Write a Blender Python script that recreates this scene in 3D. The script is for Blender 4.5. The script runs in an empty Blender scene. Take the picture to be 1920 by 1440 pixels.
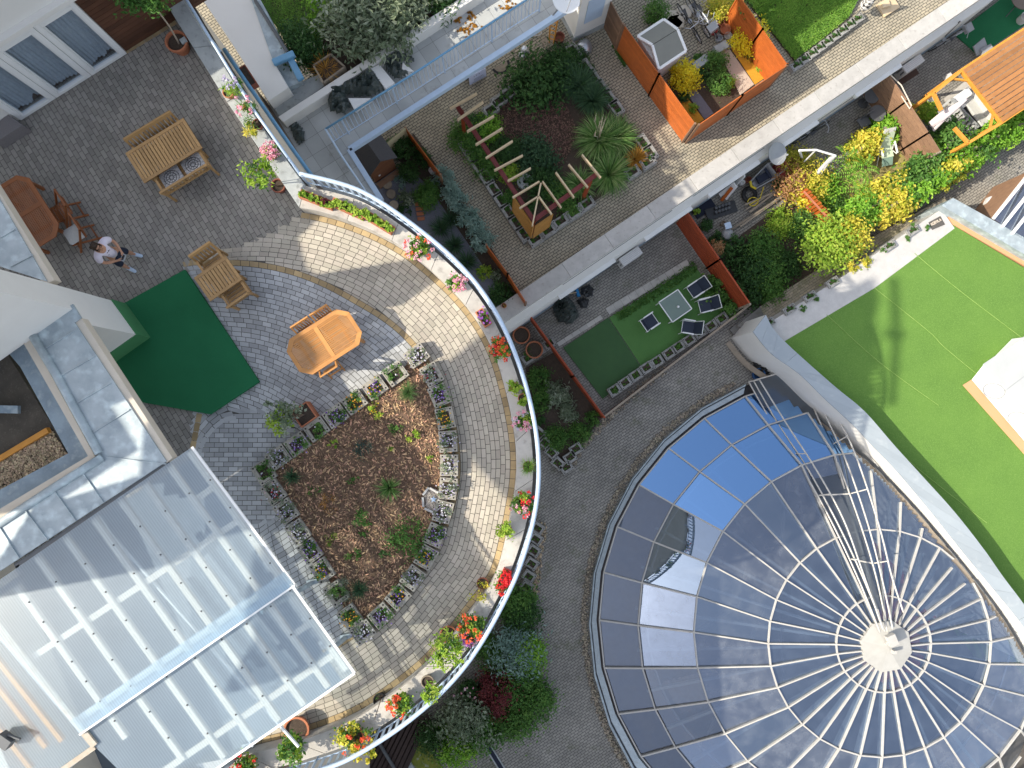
import bpy, math, random
from mathutils import Vector, Quaternion, Matrix, noise
random.seed(7)
R = math.radians
scene = bpy.context.scene
COL = scene.collection
# ---------------------------------------------------------------- camera, sky, sun, exposure
CAMH = 26.0
F = 1330.0
CAMPOS = Vector((0, 0, CAMH))
_down = Vector(((930-960)/F, -(765-720)/F, -1)).normalized()
QCAM = _down.rotation_difference(Vector((0, 0, -1)))
cam_d = bpy.data.cameras.new('camera')
cam_d.sensor_width = 36; cam_d.lens = 36*F/1920
cam_d.clip_start = .5; cam_d.clip_end = 300
cam = bpy.data.objects.new('camera', cam_d); COL.objects.link(cam)
cam.location = CAMPOS; cam.rotation_mode = 'QUATERNION'; cam.rotation_quaternion = QCAM
scene.camera = cam
SUN_EL, SUN_AZ = 38.2, 9.5          # elevation; direction the shadows run, from +x
SUND = Vector((math.cos(R(SUN_EL))*math.cos(R(SUN_AZ)), math.cos(R(SUN_EL))*math.sin(R(SUN_AZ)), -math.sin(R(SUN_EL))))
world = bpy.data.worlds.new('World'); scene.world = world; world.use_nodes = True
wn = world.node_tree.nodes; wl = world.node_tree.links
sky = wn.new('ShaderNodeTexSky'); sky.sky_type = 'NISHITA'; sky.sun_disc = False
sky.sun_elevation = R(SUN_EL); sky.sun_rotation = R(262); sky.altitude = 100
sky.air_density = 1.0; sky.dust_density = 2.0; sky.ozone_density = 1.0
hsw = wn.new('ShaderNodeHueSaturation'); hsw.inputs['Saturation'].default_value = .55
wl.new(sky.outputs[0], hsw.inputs['Color']); wl.new(hsw.outputs[0], wn['Background'].inputs[0]); wn['Background'].inputs[1].default_value = .15
sd = bpy.data.lights.new('sun', 'SUN'); sd.energy = 3.2; sd.angle = R(.5); sd.color = (1, .92, .78)
sun = bpy.data.objects.new('sun', sd); COL.objects.link(sun)
sun.rotation_mode = 'QUATERNION'; sun.rotation_quaternion = SUND.to_track_quat('-Z', 'Y'); sun.location = (-30, -5, 40)
vs = scene.view_settings
vs.view_transform = 'Standard'; vs.look = 'None'; vs.exposure = 1.04; vs.gamma = 1; vs.use_curve_mapping = False
scene.cycles.max_bounces = 8; scene.cycles.transparent_max_bounces = 16

# ---------------------------------------------------------------- helpers
def P(px, py, z):
    """point of the place at height z that the photograph shows at pixel (px, py)"""
    d = QCAM @ Vector(((px-960)/F, -(py-720)/F, -1))
    return CAMPOS + d*((z-CAMH)/d.z)
def q(c, r, x, y): return (480*c+x/4, 360*r+y/4)
def PL(pts, z): return [P(x, y, z) for x, y in pts]
def XY(pts, z): return [(v.x, v.y) for v in PL(pts, z)]
def pxm(z): return F/(CAMH-z)

class MB:
    def __init__(s): s.v = []; s.f = []; s.r = []; s.m = []
    def add(s, vs, fs, rnd=None, mi=0):
        o = len(s.v); s.v.extend([tuple(a) for a in vs])
        if rnd is None: rnd = random.random()
        for f in fs:
            s.f.append([i+o for i in f]); s.r.append(rnd); s.m.append(mi)
    def prism(s, poly, z0, z1, rnd=None, mi=0, bottom=True):
        n = len(poly)
        a = sum(poly[i][0]*poly[(i+1) % n][1]-poly[(i+1) % n][0]*poly[i][1] for i in range(n))
        if a < 0: poly = poly[::-1]
        vs = [(p[0], p[1], z0) for p in poly]+[(p[0], p[1], z1) for p in poly]
        fs = [list(range(n, 2*n))]+[[i, (i+1) % n, n+(i+1) % n, n+i] for i in range(n)]
        if bottom: fs.append(list(range(n-1, -1, -1)))
        s.add(vs, fs, rnd, mi)
    def sheet(s, poly, z, rnd=None, mi=0):
        n = len(poly)
        a = sum(poly[i][0]*poly[(i+1) % n][1]-poly[(i+1) % n][0]*poly[i][1] for i in range(n))
        if a < 0: poly = poly[::-1]
        s.add([(p[0], p[1], z) for p in poly], [list(range(n))], rnd, mi)
    def box(s, c, d, rz=0, rnd=None, mi=0, tilt=None):
        hx, hy, hz = d[0]/2, d[1]/2, d[2]/2
        M = Matrix.Rotation(rz, 3, 'Z')
        if tilt is not None: M = M @ tilt
        vs = [Vector(c)+M @ Vector((x*hx, y*hy, z*hz)) for z in (-1, 1) for x, y in ((-1, -1), (1, -1), (1, 1), (-1, 1))]
        s.add(vs, [[3, 2, 1, 0], [4, 5, 6, 7], [0, 1, 5, 4], [1, 2, 6, 5], [2, 3, 7, 6], [3, 0, 4, 7]], rnd, mi)
    def beam(s, a, b, w, h, rnd=None, mi=0, roll=0):
        a = Vector(a); b = Vector(b); d = (b-a)
        if d.length < 1e-6: return
        d.normalize()
        up = Vector((0, 0, 1)) if abs(d.z) < .95 else Vector((1, 0, 0))
        sd_ = d.cross(up).normalized(); up = sd_.cross(d).normalized()
        if roll:
            qq = Quaternion(d, roll); sd_ = qq @ sd_; up = qq @ up
        vs = [p+sd_*x*w/2+up*y*h/2 for p in (a, b) for x, y in ((-1, -1), (1, -1), (1, 1), (-1, 1))]
        s.add(vs, [[0, 1, 2, 3], [7, 6, 5, 4], [0, 4, 5, 1], [1, 5, 6, 2], [2, 6, 7, 3], [3, 7, 4, 0]], rnd, mi)
    def tube(s, path, r, n=8, rnd=None, mi=0, closed=False, cap=True):
        path = [Vector(p) for p in path]; m = len(path)
        if rnd is None: rnd = random.random()
        rr = r if isinstance(r, (list, tuple)) else [r]*m
        vs = []; prev = None
        for i, p in enumerate(path):
            if closed: d = path[(i+1) % m]-path[i-1]
            else: d = path[min(i+1, m-1)]-path[max(i-1, 0)]
            if d.length < 1e-9: d = Vector((0, 0, 1))
            d.normalize()
            if prev is None:
                u = d.cross(Vector((0, 0, 1)) if abs(d.z) < .9 else Vector((1, 0, 0))).normalized()
            else:
                u = prev-d*prev.dot(d)
                u = u.normalized() if u.length > 1e-6 else d.orthogonal().normalized()
            prev = u; w = d.cross(u)
            for k in range(n):
                a = 2*math.pi*k/n
                vs.append(p+(u*math.cos(a)+w*math.sin(a))*rr[i])
        fs = []
        for i in range(m if closed else m-1):
            j = (i+1) % m
            for k in range(n):
                l = (k+1) % n
                fs.append([i*n+k, i*n+l, j*n+l, j*n+k])
        if cap and not closed:
            fs.append(list(range(n-1, -1, -1))); fs.append([(m-1)*n+k for k in range(n)])
        s.add(vs, fs, rnd, mi)
    def lathe(s, c, prof, n=20, rnd=None, mi=0, ax=None):
        """prof: list of (r, z)"""
        vs = []; m = len(prof)
        for r, z in prof:
            for k in range(n):
                a = 2*math.pi*k/n
                vs.append((c[0]+r*math.cos(a), c[1]+r*math.sin(a), c[2]+z))
        fs = []
        for i in range(m-1):
            for k in range(n):
                l = (k+1) % n
                fs.append([i*n+k, i*n+l, (i+1)*n+l, (i+1)*n+k])
        fs.append(list(range(n-1, -1, -1))); fs.append([(m-1)*n+k for k in range(n)])
        s.add(vs, fs, rnd, mi)
    def strip(s, pl, pr, rnd=None, mi=0):
        n = len(pl)
        s.add(list(pl)+list(pr), [[i, i+1, n+i+1, n+i] for i in range(n-1)], rnd, mi)
    # ---- foliage
    def leaf(s, c, t, nrm, L, W, rnd, mi=0):
        b = nrm.cross(t).normalized()
        s.v.extend([tuple(c-t*(L*.5)), tuple(c+b*(W*.5)+nrm*(W*.12)), tuple(c+t*(L*.5)-nrm*(L*.18)), tuple(c-b*(W*.5)+nrm*(W*.12))])
        o = len(s.v); s.f.append([o-4, o-3, o-2, o-1]); s.r.append(rnd); s.m.append(mi)
    def bush(s, c, rx, ry, rz, n, L=.06, W=.03, clumps=None, up=.7, fill=.5, mi=0, spread=.33):
        """leaf clumps spread through an uneven ellipsoid volume standing on c"""
        c = Vector(c); k = clumps or max(6, int(n/28)); g = random.gauss
        per = max(1, n//k)
        for i in range(k):
            while True:
                p = Vector((random.uniform(-1, 1), random.uniform(-1, 1), random.uniform(-.75, 1)))
                if fill < p.length <= 1: break
            p *= random.uniform(.8, 1.12)
            cc = Vector((p.x*rx, p.y*ry, rz*(.75+p.z)*.57))
            sp = spread*(.6+.8*random.random())*min(rx, ry)
            cr = random.random()
            for j in range(per):
                o = Vector((g(0, sp), g(0, sp), g(0, sp*.7)))*.6
                pos = c+cc+o
                nrm = (Vector((g(0, .5), g(0, .5), g(0, .3)+up))+p*.5).normalized()
                t = Vector((g(0, 1), g(0, 1), g(0, .35)))+p*.6
                t = (t-nrm*t.dot(nrm)).normalized()
                sc = random.uniform(.65, 1.25)
                s.leaf(pos, t, nrm, L*sc, W*sc, min(1, max(0, .55*cr+.45*random.random())), mi)
    def grass(s, c, n, L, W, spread=.9, base=.05, droop=1.0, mi=0, seg=4):
        c = Vector(c)
        for i in range(n):
            a = random.uniform(0, 2*math.pi); el = random.uniform(.15, 1.25)**.8
            l = L*random.uniform(.55, 1.1); w = W*random.uniform(.7, 1.2)
            o = c+Vector((math.cos(a), math.sin(a), 0))*base*random.random()
            h = Vector((math.cos(a), math.sin(a), 0)); b = Vector((-h.y, h.x, 0))
            pts = []; pos = o.copy(); ang = 1.45-el*.55*spread
            for k in range(seg+1):
                pts.append(pos.copy()); pos += (h*math.cos(ang)+Vector((0, 0, 1))*math.sin(ang))*(l/seg); ang -= droop*(.25+.25*random.random())*1.6*el*.8
            rnd = random.random(); o0 = len(s.v)
            for k, p in enumerate(pts):
                ww = w*(1-(k/seg)**2)*.5+.0008
                s.v.append(tuple(p-b*ww)); s.v.append(tuple(p+b*ww))
            for k in range(seg):
                s.f.append([o0+2*k, o0+2*k+1, o0+2*k+3, o0+2*k+2]); s.r.append(rnd); s.m.append(mi)
    def bloom(s, c, r, n=6, rnd=None, mi=0, tilt=.5):
        g = random.gauss; nrm = Vector((g(0, tilt), g(0, tilt), 1)).normalized()
        u = nrm.orthogonal().normalized(); w = nrm.cross(u)
        vs = [Vector(c)+nrm*r*.25]+[Vector(c)+(u*math.cos(6.2832*k/n)+w*math.sin(6.2832*k/n))*r*(1 if k % 2 else .8) for k in range(n)]
        s.add(vs, [[0, 1+k, 1+(k+1) % n] for k in range(n)], rnd, mi)
    def cluster(s, c, R_, k, r, mi=0):
        for i in range(k):
            d = Vector((random.gauss(0, 1), random.gauss(0, 1), abs(random.gauss(0, 1)))).normalized()
            s.bloom(Vector(c)+d*R_*random.uniform(.7, 1), r, 5, None, mi, .9)

def mesh_from(mb, name, mats, smooth=False, off=(0, 0, 0)):
    me = bpy.data.meshes.new(name)
    ox, oy, oz = off
    me.from_pydata([(a-ox, b-oy, c-oz) for a, b, c in mb.v], [], mb.f)
    at = me.attributes.new('rnd', 'FLOAT', 'FACE'); at.data.foreach_set('value', mb.r)
    for m in (mats if isinstance(mats, (list, tuple)) else [mats]): me.materials.append(m)
    if len(me.materials) > 1: me.polygons.foreach_set('material_index', mb.m)
    if smooth: me.polygons.foreach_set('use_smooth', [True]*len(me.polygons))
    me.update()
    return me
def tag(o, label=None, cat=None, group=None, kind=None):
    if label: o['label'] = label
    if cat: o['category'] = cat
    if group: o['group'] = group
    if kind: o['kind'] = kind
    return o
def build(mb, name, mats, parent=None, label=None, cat=None, group=None, kind=None, smooth=False, bevel=0, local=False):
    """one mesh object from world coordinates (or the parent's, with local)"""
    if parent is not None:
        off = (0, 0, 0) if local else tuple(world_loc(parent))
        o = bpy.data.objects.new(name, mesh_from(mb, name, mats, smooth, off)); o.parent = parent
    else:
        xs = [v[0] for v in mb.v]; ys = [v[1] for v in mb.v]; zs = [v[2] for v in mb.v]
        off = (0, 0, 0) if kind == 'structure' or local else ((min(xs)+max(xs))/2, (min(ys)+max(ys))/2, min(zs))
        o = bpy.data.objects.new(name, mesh_from(mb, name, mats, smooth, off)); o.location = off
    COL.objects.link(o)
    if bevel:
        b = o.modifiers.new('bevel', 'BEVEL'); b.width = bevel; b.segments = 2; b.limit_method = 'ANGLE'; b.angle_limit = R(40)
    return tag(o, label, cat, group, kind)
def world_loc(o):
    v = Vector(o.location)
    return v+world_loc(o.parent) if o.parent else v
def thing(name, label, cat, loc=(0, 0, 0), rz=0, group=None):
    o = bpy.data.objects.new(name, None); COL.objects.link(o); o.empty_display_size = .2
    o.location = loc; o.rotation_euler = (0, 0, rz)
    return tag(o, label, cat, group)
def dup(root, loc, rz, label, group=None):
    def cp(o, par):
        c = o.copy(); COL.objects.link(c)
        if par is not None: c.parent = par
        for ch in [x for x in o.children]: cp(ch, c)
        return c
    kids = list(root.children)
    r = root.copy(); COL.objects.link(r); r.location = loc; r.rotation_euler = (0, 0, rz); r['label'] = label
    if group: r['group'] = group
    for ch in kids: cp(ch, r)
    return r
ORD = ['first', 'second', 'third', 'fourth', 'fifth', 'sixth', 'seventh', 'eighth', 'ninth', 'tenth', 'eleventh', 'twelfth', 'thirteenth', 'fourteenth', 'fifteenth', 'sixteenth', 'seventeenth', 'eighteenth', 'nineteenth', 'twentieth']
def spline(pts, n=8, closed=False):
    pts = [Vector(p) for p in pts]; out = []; m = len(pts)
    for i in range(m if closed else m-1):
        if closed: p0, p1, p2, p3 = pts[i-1], pts[i], pts[(i+1) % m], pts[(i+2) % m]
        else: p0, p1, p2, p3 = pts[max(i-1, 0)], pts[i], pts[i+1], pts[min(i+2, m-1)]
        for k in range(n):
            t = k/n
            out.append(.5*((2*p1)+(p2-p0)*t+(2*p0-5*p1+4*p2-p3)*t*t+(3*p1-p0-3*p2+p3)*t**3))
    if not closed: out.append(pts[-1])
    return out
def smooth_line(pts, it=2):
    for _ in range(it):
        pts = [pts[0]]+[(pts[i-1]+pts[i]*2+pts[i+1])/4 for i in range(1, len(pts)-1)]+[pts[-1]]
    return pts
def inside(p, poly):
    x, y = p[0], p[1]; c = False; n = len(poly); j = n-1
    for i in range(n):
        xi, yi = poly[i][0], poly[i][1]; xj, yj = poly[j][0], poly[j][1]
        if (yi > y) != (yj > y) and x < (xj-xi)*(y-yi)/(yj-yi)+xi: c = not c
        j = i
    return c
def offset(line, d):
    out = []
    for i, p in enumerate(line):
        t = (line[min(i+1, len(line)-1)]-line[max(i-1, 0)]); t.z = 0; t.normalize()
        out.append(p+Vector((-t.y, t.x, 0))*d)
    return out
def resample(line, step):
    out = [line[0].copy()]; acc = 0
    for a, b in zip(line[:-1], line[1:]):
        L = (b-a).length; t = step-acc
        while t <= L:
            out.append(a+(b-a)*(t/L)); t += step
        acc = (acc+L) % step if L else acc
    return out

# ---------------------------------------------------------------- materials
def _new(name):
    m = bpy.data.materials.new(name); m.use_nodes = True
    nt = m.node_tree; return m, nt, nt.nodes['Principled BSDF']
def mat(name, c, c2=None, rough=.8, scale=3, rnd=0, hue=0, bump=0, bscale=60, metal=0, spec=.35, contrast=.25, detail=6, c3=None, s3=20, w3=.3, coat=0):
    m, nt, b = _new(name); N = nt.nodes; L = nt.links
    geo = N.new('ShaderNodeNewGeometry')
    nz = N.new('ShaderNodeTexNoise'); nz.inputs['Scale'].default_value = scale; nz.inputs['Detail'].default_value = detail; nz.inputs['Roughness'].default_value = .6
    L.new(geo.outputs['Position'], nz.inputs['Vector'])
    mr = N.new('ShaderNodeMapRange'); mr.inputs[1].default_value = .5-contrast; mr.inputs[2].default_value = .5+contrast
    L.new(nz.outputs['Fac'], mr.inputs[0])
    mx = N.new('ShaderNodeMix'); mx.data_type = 'RGBA'
    c2 = c2 or tuple(x*.72 for x in c)
    mx.inputs[6].default_value = (*c, 1); mx.inputs[7].default_value = (*c2, 1)
    L.new(mr.outputs[0], mx.inputs[0]); out = mx.outputs[2]
    if c3:
        n3 = N.new('ShaderNodeTexNoise'); n3.inputs['Scale'].default_value = s3; n3.inputs['Detail'].default_value = 4
        L.new(geo.outputs['Position'], n3.inputs['Vector'])
        m3 = N.new('ShaderNodeMapRange'); m3.inputs[1].default_value = 1-w3-.12; m3.inputs[2].default_value = 1-w3+.12
        L.new(n3.outputs['Fac'], m3.inputs[0])
        x3 = N.new('ShaderNodeMix'); x3.data_type = 'RGBA'; x3.inputs[7].default_value = (*c3, 1)
        L.new(m3.outputs[0], x3.inputs[0]); L.new(out, x3.inputs[6]); out = x3.outputs[2]
    if rnd or hue:
        at = N.new('ShaderNodeAttribute'); at.attribute_name = 'rnd'
        hs = N.new('ShaderNodeHueSaturation')
        v = N.new('ShaderNodeMapRange'); v.inputs[3].default_value = 1-rnd; v.inputs[4].default_value = 1+rnd
        L.new(at.outputs['Fac'], v.inputs[0]); L.new(v.outputs[0], hs.inputs['Value'])
        if hue:
            wn_ = N.new('ShaderNodeTexWhiteNoise'); wn_.noise_dimensions = '1D'
            L.new(at.outputs['Fac'], wn_.inputs['W'])
            h = N.new('ShaderNodeMapRange'); h.inputs[3].default_value = .5-hue; h.inputs[4].default_value = .5+hue
            L.new(wn_.outputs['Value'], h.inputs[0]); L.new(h.outputs[0], hs.inputs['Hue'])
        L.new(out, hs.inputs['Color']); out = hs.outputs[0]
    L.new(out, b.inputs['Base Color'])
    b.inputs['Roughness'].default_value = rough; b.inputs['Metallic'].default_value = metal
    b.inputs['Specular IOR Level'].default_value = spec
    if coat: b.inputs['Coat Weight'].default_value = coat
    if bump:
        nb = N.new('ShaderNodeTexNoise'); nb.inputs['Scale'].default_value = bscale; nb.inputs['Detail'].default_value = 5
        L.new(geo.outputs['Position'], nb.inputs['Vector'])
        bp = N.new('ShaderNodeBump'); bp.inputs['Strength'].default_value = bump; bp.inputs['Distance'].default_value = .02
        L.new(nb.outputs['Fac'], bp.inputs['Height']); L.new(bp.outputs[0], b.inputs['Normal'])
    return m
def leafmat(name, cols, transl=.35, rough=.55):
    """foliage: colour picked per leaf"""
    m, nt, b = _new(name); N = nt.nodes; L = nt.links
    at = N.new('ShaderNodeAttribute'); at.attribute_name = 'rnd'
    cr = N.new('ShaderNodeValToRGB'); el = cr.color_ramp.elements
    n = len(cols)
    for i, c in enumerate(cols):
        e = el[i] if i < 2 else el.new(i/(n-1))
        e.position = i/(n-1)
        e.color = (*c, 1)
    L.new(at.outputs['Fac'], cr.inputs[0]); L.new(cr.outputs[0], b.inputs['Base Color'])
    b.inputs['Roughness'].default_value = rough; b.inputs['Specular IOR Level'].default_value = .3
    tr = N.new('ShaderNodeBsdfTranslucent'); L.new(cr.outputs[0], tr.inputs[0])
    mx = N.new('ShaderNodeMixShader'); mx.inputs[0].default_value = transl
    L.new(b.outputs[0], mx.inputs[1]); L.new(tr.outputs[0], mx.inputs[2])
    L.new(mx.outputs[0], N['Material Output'].inputs[0])
    return m
def brickmat(name, c, c2, mort, ang, w=.2, h=.1, rough=.85, msize=.012, weeds=None, wscale=1.2, wamt=.3, off=.5):
    """straight laid block paving, courses turned by ang"""
    m, nt, b = _new(name); N = nt.nodes; L = nt.links
    geo = N.new('ShaderNodeNewGeometry'); mp = N.new('ShaderNodeMapping'); mp.inputs['Rotation'].default_value = (0, 0, -ang)
    L.new(geo.outputs['Position'], mp.inputs['Vector'])
    bk = N.new('ShaderNodeTexBrick'); bk.offset = off
    bk.inputs['Scale'].default_value = 1; bk.inputs['Brick Width'].default_value = w; bk.inputs['Row Height'].default_value = h
    bk.inputs['Mortar Size'].default_value = msize*.5; bk.inputs['Mortar Smooth'].default_value = .3; bk.inputs['Bias'].default_value = 0
    bk.inputs['Color1'].default_value = (*c, 1); bk.inputs['Color2'].default_value = (*c2, 1); bk.inputs['Mortar'].default_value = (*mort, 1)
    L.new(mp.outputs[0], bk.inputs['Vector'])
    nz = N.new('ShaderNodeTexNoise'); nz.inputs['Scale'].default_value = .9; nz.inputs['Detail'].default_value = 8
    L.new(geo.outputs['Position'], nz.inputs['Vector'])
    mr = N.new('ShaderNodeMapRange'); mr.inputs[1].default_value = .3; mr.inputs[2].default_value = .7; mr.inputs[3].default_value = .84; mr.inputs[4].default_value = 1.14
    L.new(nz.outputs['Fac'], mr.inputs[0])
    hs = N.new('ShaderNodeHueSaturation'); L.new(bk.outputs['Color'], hs.inputs['Color']); L.new(mr.outputs[0], hs.inputs['Value'])
    out = hs.outputs[0]
    if weeds:
        n2 = N.new('ShaderNodeTexNoise'); n2.inputs['Scale'].default_value = wscale; n2.inputs['Detail'].default_value = 9; n2.inputs['Roughness'].default_value = .7
        L.new(geo.outputs['Position'], n2.inputs['Vector'])
        m2 = N.new('ShaderNodeMapRange'); m2.inputs[1].default_value = 1-wamt-.1; m2.inputs[2].default_value = 1-wamt+.1; m2.inputs[4].default_value = .8
        L.new(n2.outputs['Fac'], m2.inputs[0])
        x2 = N.new('ShaderNodeMix'); x2.data_type = 'RGBA'; x2.inputs[7].default_value = (*weeds, 1)
        L.new(m2.outputs[0], x2.inputs[0]); L.new(out, x2.inputs[6]); out = x2.outputs[2]
    L.new(out, b.inputs['Base Color']); b.inputs['Roughness'].default_value = rough; b.inputs['Specular IOR Level'].default_value = .25
    bp = N.new('ShaderNodeBump'); bp.inputs['Strength'].default_value = .5; bp.inputs['Distance'].default_value = .01; bp.invert = True
    L.new(bk.outputs['Fac'], bp.inputs['Height']); L.new(bp.outputs[0], b.inputs['Normal'])
    return m
def glassmat(name, tint, refl=.3, rough=.02, frost=0, fcol=(.8, .85, .9), gcol=(.9, .95, 1), dirt=0):
    m, nt, b = _new(name); N = nt.nodes; L = nt.links; N.remove(b)
    tr = N.new('ShaderNodeBsdfTransparent'); tr.inputs[0].default_value = (*tint, 1)
    gl = N.new('ShaderNodeBsdfGlossy'); gl.inputs[0].default_value = (*gcol, 1); gl.inputs['Roughness'].default_value = rough
    mx = N.new('ShaderNodeMixShader'); mx.inputs[0].default_value = refl
    L.new(tr.outputs[0], mx.inputs[1]); L.new(gl.outputs[0], mx.inputs[2]); out = mx.outputs[0]
    if frost or dirt:
        df = N.new('ShaderNodeBsdfDiffuse'); df.inputs[0].default_value = (*fcol, 1)
        tl = N.new('ShaderNodeBsdfTranslucent'); tl.inputs[0].default_value = (*fcol, 1)
        m1 = N.new('ShaderNodeMixShader'); m1.inputs[0].default_value = .45
        L.new(df.outputs[0], m1.inputs[1]); L.new(tl.outputs[0], m1.inputs[2])
        m2 = N.new('ShaderNodeMixShader'); m2.inputs[0].default_value = frost
        if dirt:
            geo = N.new('ShaderNodeNewGeometry')
            nz = N.new('ShaderNodeTexNoise'); nz.inputs['Scale'].default_value = 1.6; nz.inputs['Detail'].default_value = 10; nz.inputs['Roughness'].default_value = .62
            L.new(geo.outputs['Position'], nz.inputs['Vector'])
            mr = N.new('ShaderNodeMapRange'); mr.inputs[1].default_value = .42; mr.inputs[2].default_value = .68; mr.inputs[3].default_value = frost; mr.inputs[4].default_value = frost+dirt
            L.new(nz.outputs['Fac'], mr.inputs[0]); L.new(mr.outputs[0], m2.inputs[0])
        L.new(out, m2.inputs[1]); L.new(m1.outputs[0], m2.inputs[2]); out = m2.outputs[0]
    L.new(out, N['Material Output'].inputs[0])
    return m
# ---------------------------------------------------------------- colours
ANG = R(33)
M = {}
M['joint'] = mat('paver_joint', (.115, .105, .09), (.07, .065, .06), scale=5)
M['pav_in'] = mat('grey_paver', (.43, .435, .43), (.33, .335, .335), scale=1.2, rnd=.22, hue=.012, bump=.25, bscale=90)
M['pav_walk'] = mat('sand_paver', (.475, .425, .345), (.37, .335, .275), scale=1.1, rnd=.14, hue=.008, bump=.25, bscale=90)
M['pav_str'] = mat('dark_paver', (.32, .295, .26), (.225, .21, .185), scale=.8, rnd=.16, hue=.012, bump=.25, bscale=90)
M['pav_tan'] = mat('tan_edging', (.45, .33, .17), (.28, .21, .12), scale=3, rnd=.2, bump=.25, bscale=90)
M['pav_path'] = mat('path_paver', (.225, .215, .2), (.14, .135, .125), scale=.7, rnd=.16, hue=.01, bump=.25, bscale=90, c3=(.1, .11, .06), s3=2.2, w3=.33)
M['stone'] = mat('cap_stone', (.52, .49, .44), (.36, .34, .31), scale=2.5, rnd=.07, bump=.2, bscale=50, c3=(.27, .25, .22), s3=5, w3=.32)
M['stone_g'] = mat('grey_stone', (.42, .44, .43), (.28, .30, .3), scale=2.5, rnd=.07, bump=.2, bscale=50, c3=(.2, .21, .2), s3=7, w3=.32)
M['conc'] = mat('concrete', (.50, .48, .45), (.38, .365, .34), scale=3, rnd=.08, bump=.2, bscale=70, c3=(.3, .28, .25), s3=9, w3=.3)
M['block'] = mat('block_concrete', (.50, .46, .39), (.36, .33, .28), scale=5, rnd=.1, bump=.3, bscale=120, c3=(.27, .24, .2), s3=14, w3=.33)
M['hole'] = mat('dark_hole', (.012, .011, .01))
M['white'] = mat('white_render', (.74, .72, .68), (.66, .64, .6), scale=1.2, bump=.1, bscale=90, contrast=.35)
M['white_b'] = mat('white_paint', (.78, .78, .76), (.7, .7, .69), rough=.45, scale=2)
M['beige'] = mat('beige_render', (.62, .55, .45), (.52, .46, .38), scale=2.5, bump=.1)
M['railw'] = mat('pale_blue_paint', (.46, .57, .70), (.40, .5, .63), rough=.35, scale=6, metal=.0, spec=.5)
M['railb'] = mat('blue_paint', (.14, .33, .50), (.11, .26, .42), rough=.4, scale=6, spec=.5)
M['zinc'] = mat('zinc_sheet', (.40, .45, .47), (.27, .32, .345), rough=.5, scale=2.2, bump=.15, bscale=4, contrast=.18, c3=(.50, .58, .6), s3=4.5, w3=.38, metal=.15)
M['zinc_d'] = mat('zinc_dirty', (.27, .34, .39), (.17, .22, .26), rough=.6, scale=3, contrast=.16, c3=(.38, .44, .46), s3=6, w3=.35)
M['flash'] = mat('flashing_sheet', (.36, .40, .42), (.31, .35, .38), rough=.45, scale=.8, rnd=.06, c3=(.42, .45, .46), s3=3, w3=.3)
M['turf'] = mat('artificial_turf', (.135, .255, .05), (.10, .20, .042), scale=.8, bump=.7, bscale=160, contrast=.3, c3=(.18, .305, .075), s3=38, w3=.40, spec=.1, rough=.9)
M['turf_d'] = mat('green_carpet', (.024, .155, .066), (.020, .13, .055), scale=1.5, bump=.5, bscale=220, c3=(.034, .185, .08), s3=80, w3=.4, spec=.1, rough=.95)
M['green_p'] = mat('green_paint', (.06, .22, .09), (.05, .18, .07), scale=2)
M['gravel_w'] = mat('white_gravel', (.62, .60, .57), (.5, .48, .46), scale=4, bump=1, bscale=110, c3=(.36, .35, .33), s3=70, w3=.33)
M['gravel_g'] = mat('grey_gravel', (.20, .21, .25), (.12, .12, .15), scale=40, bump=1, bscale=90, c3=(.3, .3, .33), s3=60, w3=.33)
M['gravel_p'] = mat('pale_gravel', (.62, .53, .44), (.42, .36, .3), scale=40, bump=1, bscale=90, c3=(.25, .21, .18), s3=60, w3=.35)
M['soil'] = mat('soil', (.085, .06, .042), (.045, .032, .024), scale=14, bump=1, bscale=60, c3=(.14, .1, .07), s3=35, w3=.3)
M['mulchb'] = mat('mulch_base', (.20, .125, .08), (.10, .06, .04), scale=20, bump=1, bscale=60, c3=(.26, .16, .09), s3=45, w3=.33)
M['chip'] = mat('bark_chip', (.50, .33, .20), (.32, .19, .115), scale=9, rnd=.75, hue=.02)
M['chip_d'] = mat('dark_bark_chip', (.24, .135, .10), (.12, .07, .055), scale=9, rnd=.6, hue=.02)
M['pebble'] = mat('pebble', (.50, .38, .24), (.32, .25, .17), scale=9, rnd=.45, hue=.02)
M['pebble_y'] = mat('edge_pebble', (.36, .30, .22), (.2, .17, .13), scale=9, rnd=.5, hue=.02)
M['teak'] = mat('teak', (.42, .255, .105), (.30, .175, .07), scale=7, rnd=.16, rough=.55, contrast=.3)
M['teak_o'] = mat('oiled_teak', (.56, .27, .085), (.44, .2, .06), scale=7, rnd=.13, rough=.45, contrast=.3)
M['teak_r'] = mat('red_teak', (.30, .105, .035), (.22, .075, .026), scale=7, rnd=.15, rough=.45, contrast=.3)
M['wood_or'] = mat('orange_fence', (.50, .13, .026), (.36, .09, .02), scale=5, rnd=.12, rough=.5, contrast=.3)
M['wood_rd'] = mat('red_fence', (.33, .06, .018), (.24, .042, .015), scale=5, rnd=.15, rough=.6, contrast=.3)
M['wood_br'] = mat('brown_boards', (.30, .175, .105), (.19, .11, .07), scale=5, rnd=.18, rough=.7, contrast=.3)
M['wood_dk'] = mat('dark_cladding', (.115, .05, .028), (.075, .033, .02), scale=4, rnd=.2, rough=.5)
M['wood_pine'] = mat('raw_pine', (.66, .52, .34), (.55, .42, .26), scale=6, rnd=.1)
M['wood_pinko'] = mat('orange_pine', (.66, .30, .05), (.55, .23, .035), scale=6, rnd=.1, rough=.5)
M['wood_old'] = mat('weathered_wood', (.34, .28, .21), (.22, .18, .14), scale=9, rnd=.2)
M['maroon'] = mat('maroon_beam', (.17, .032, .03), (.13, .025, .024), scale=6, rough=.45)
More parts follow.
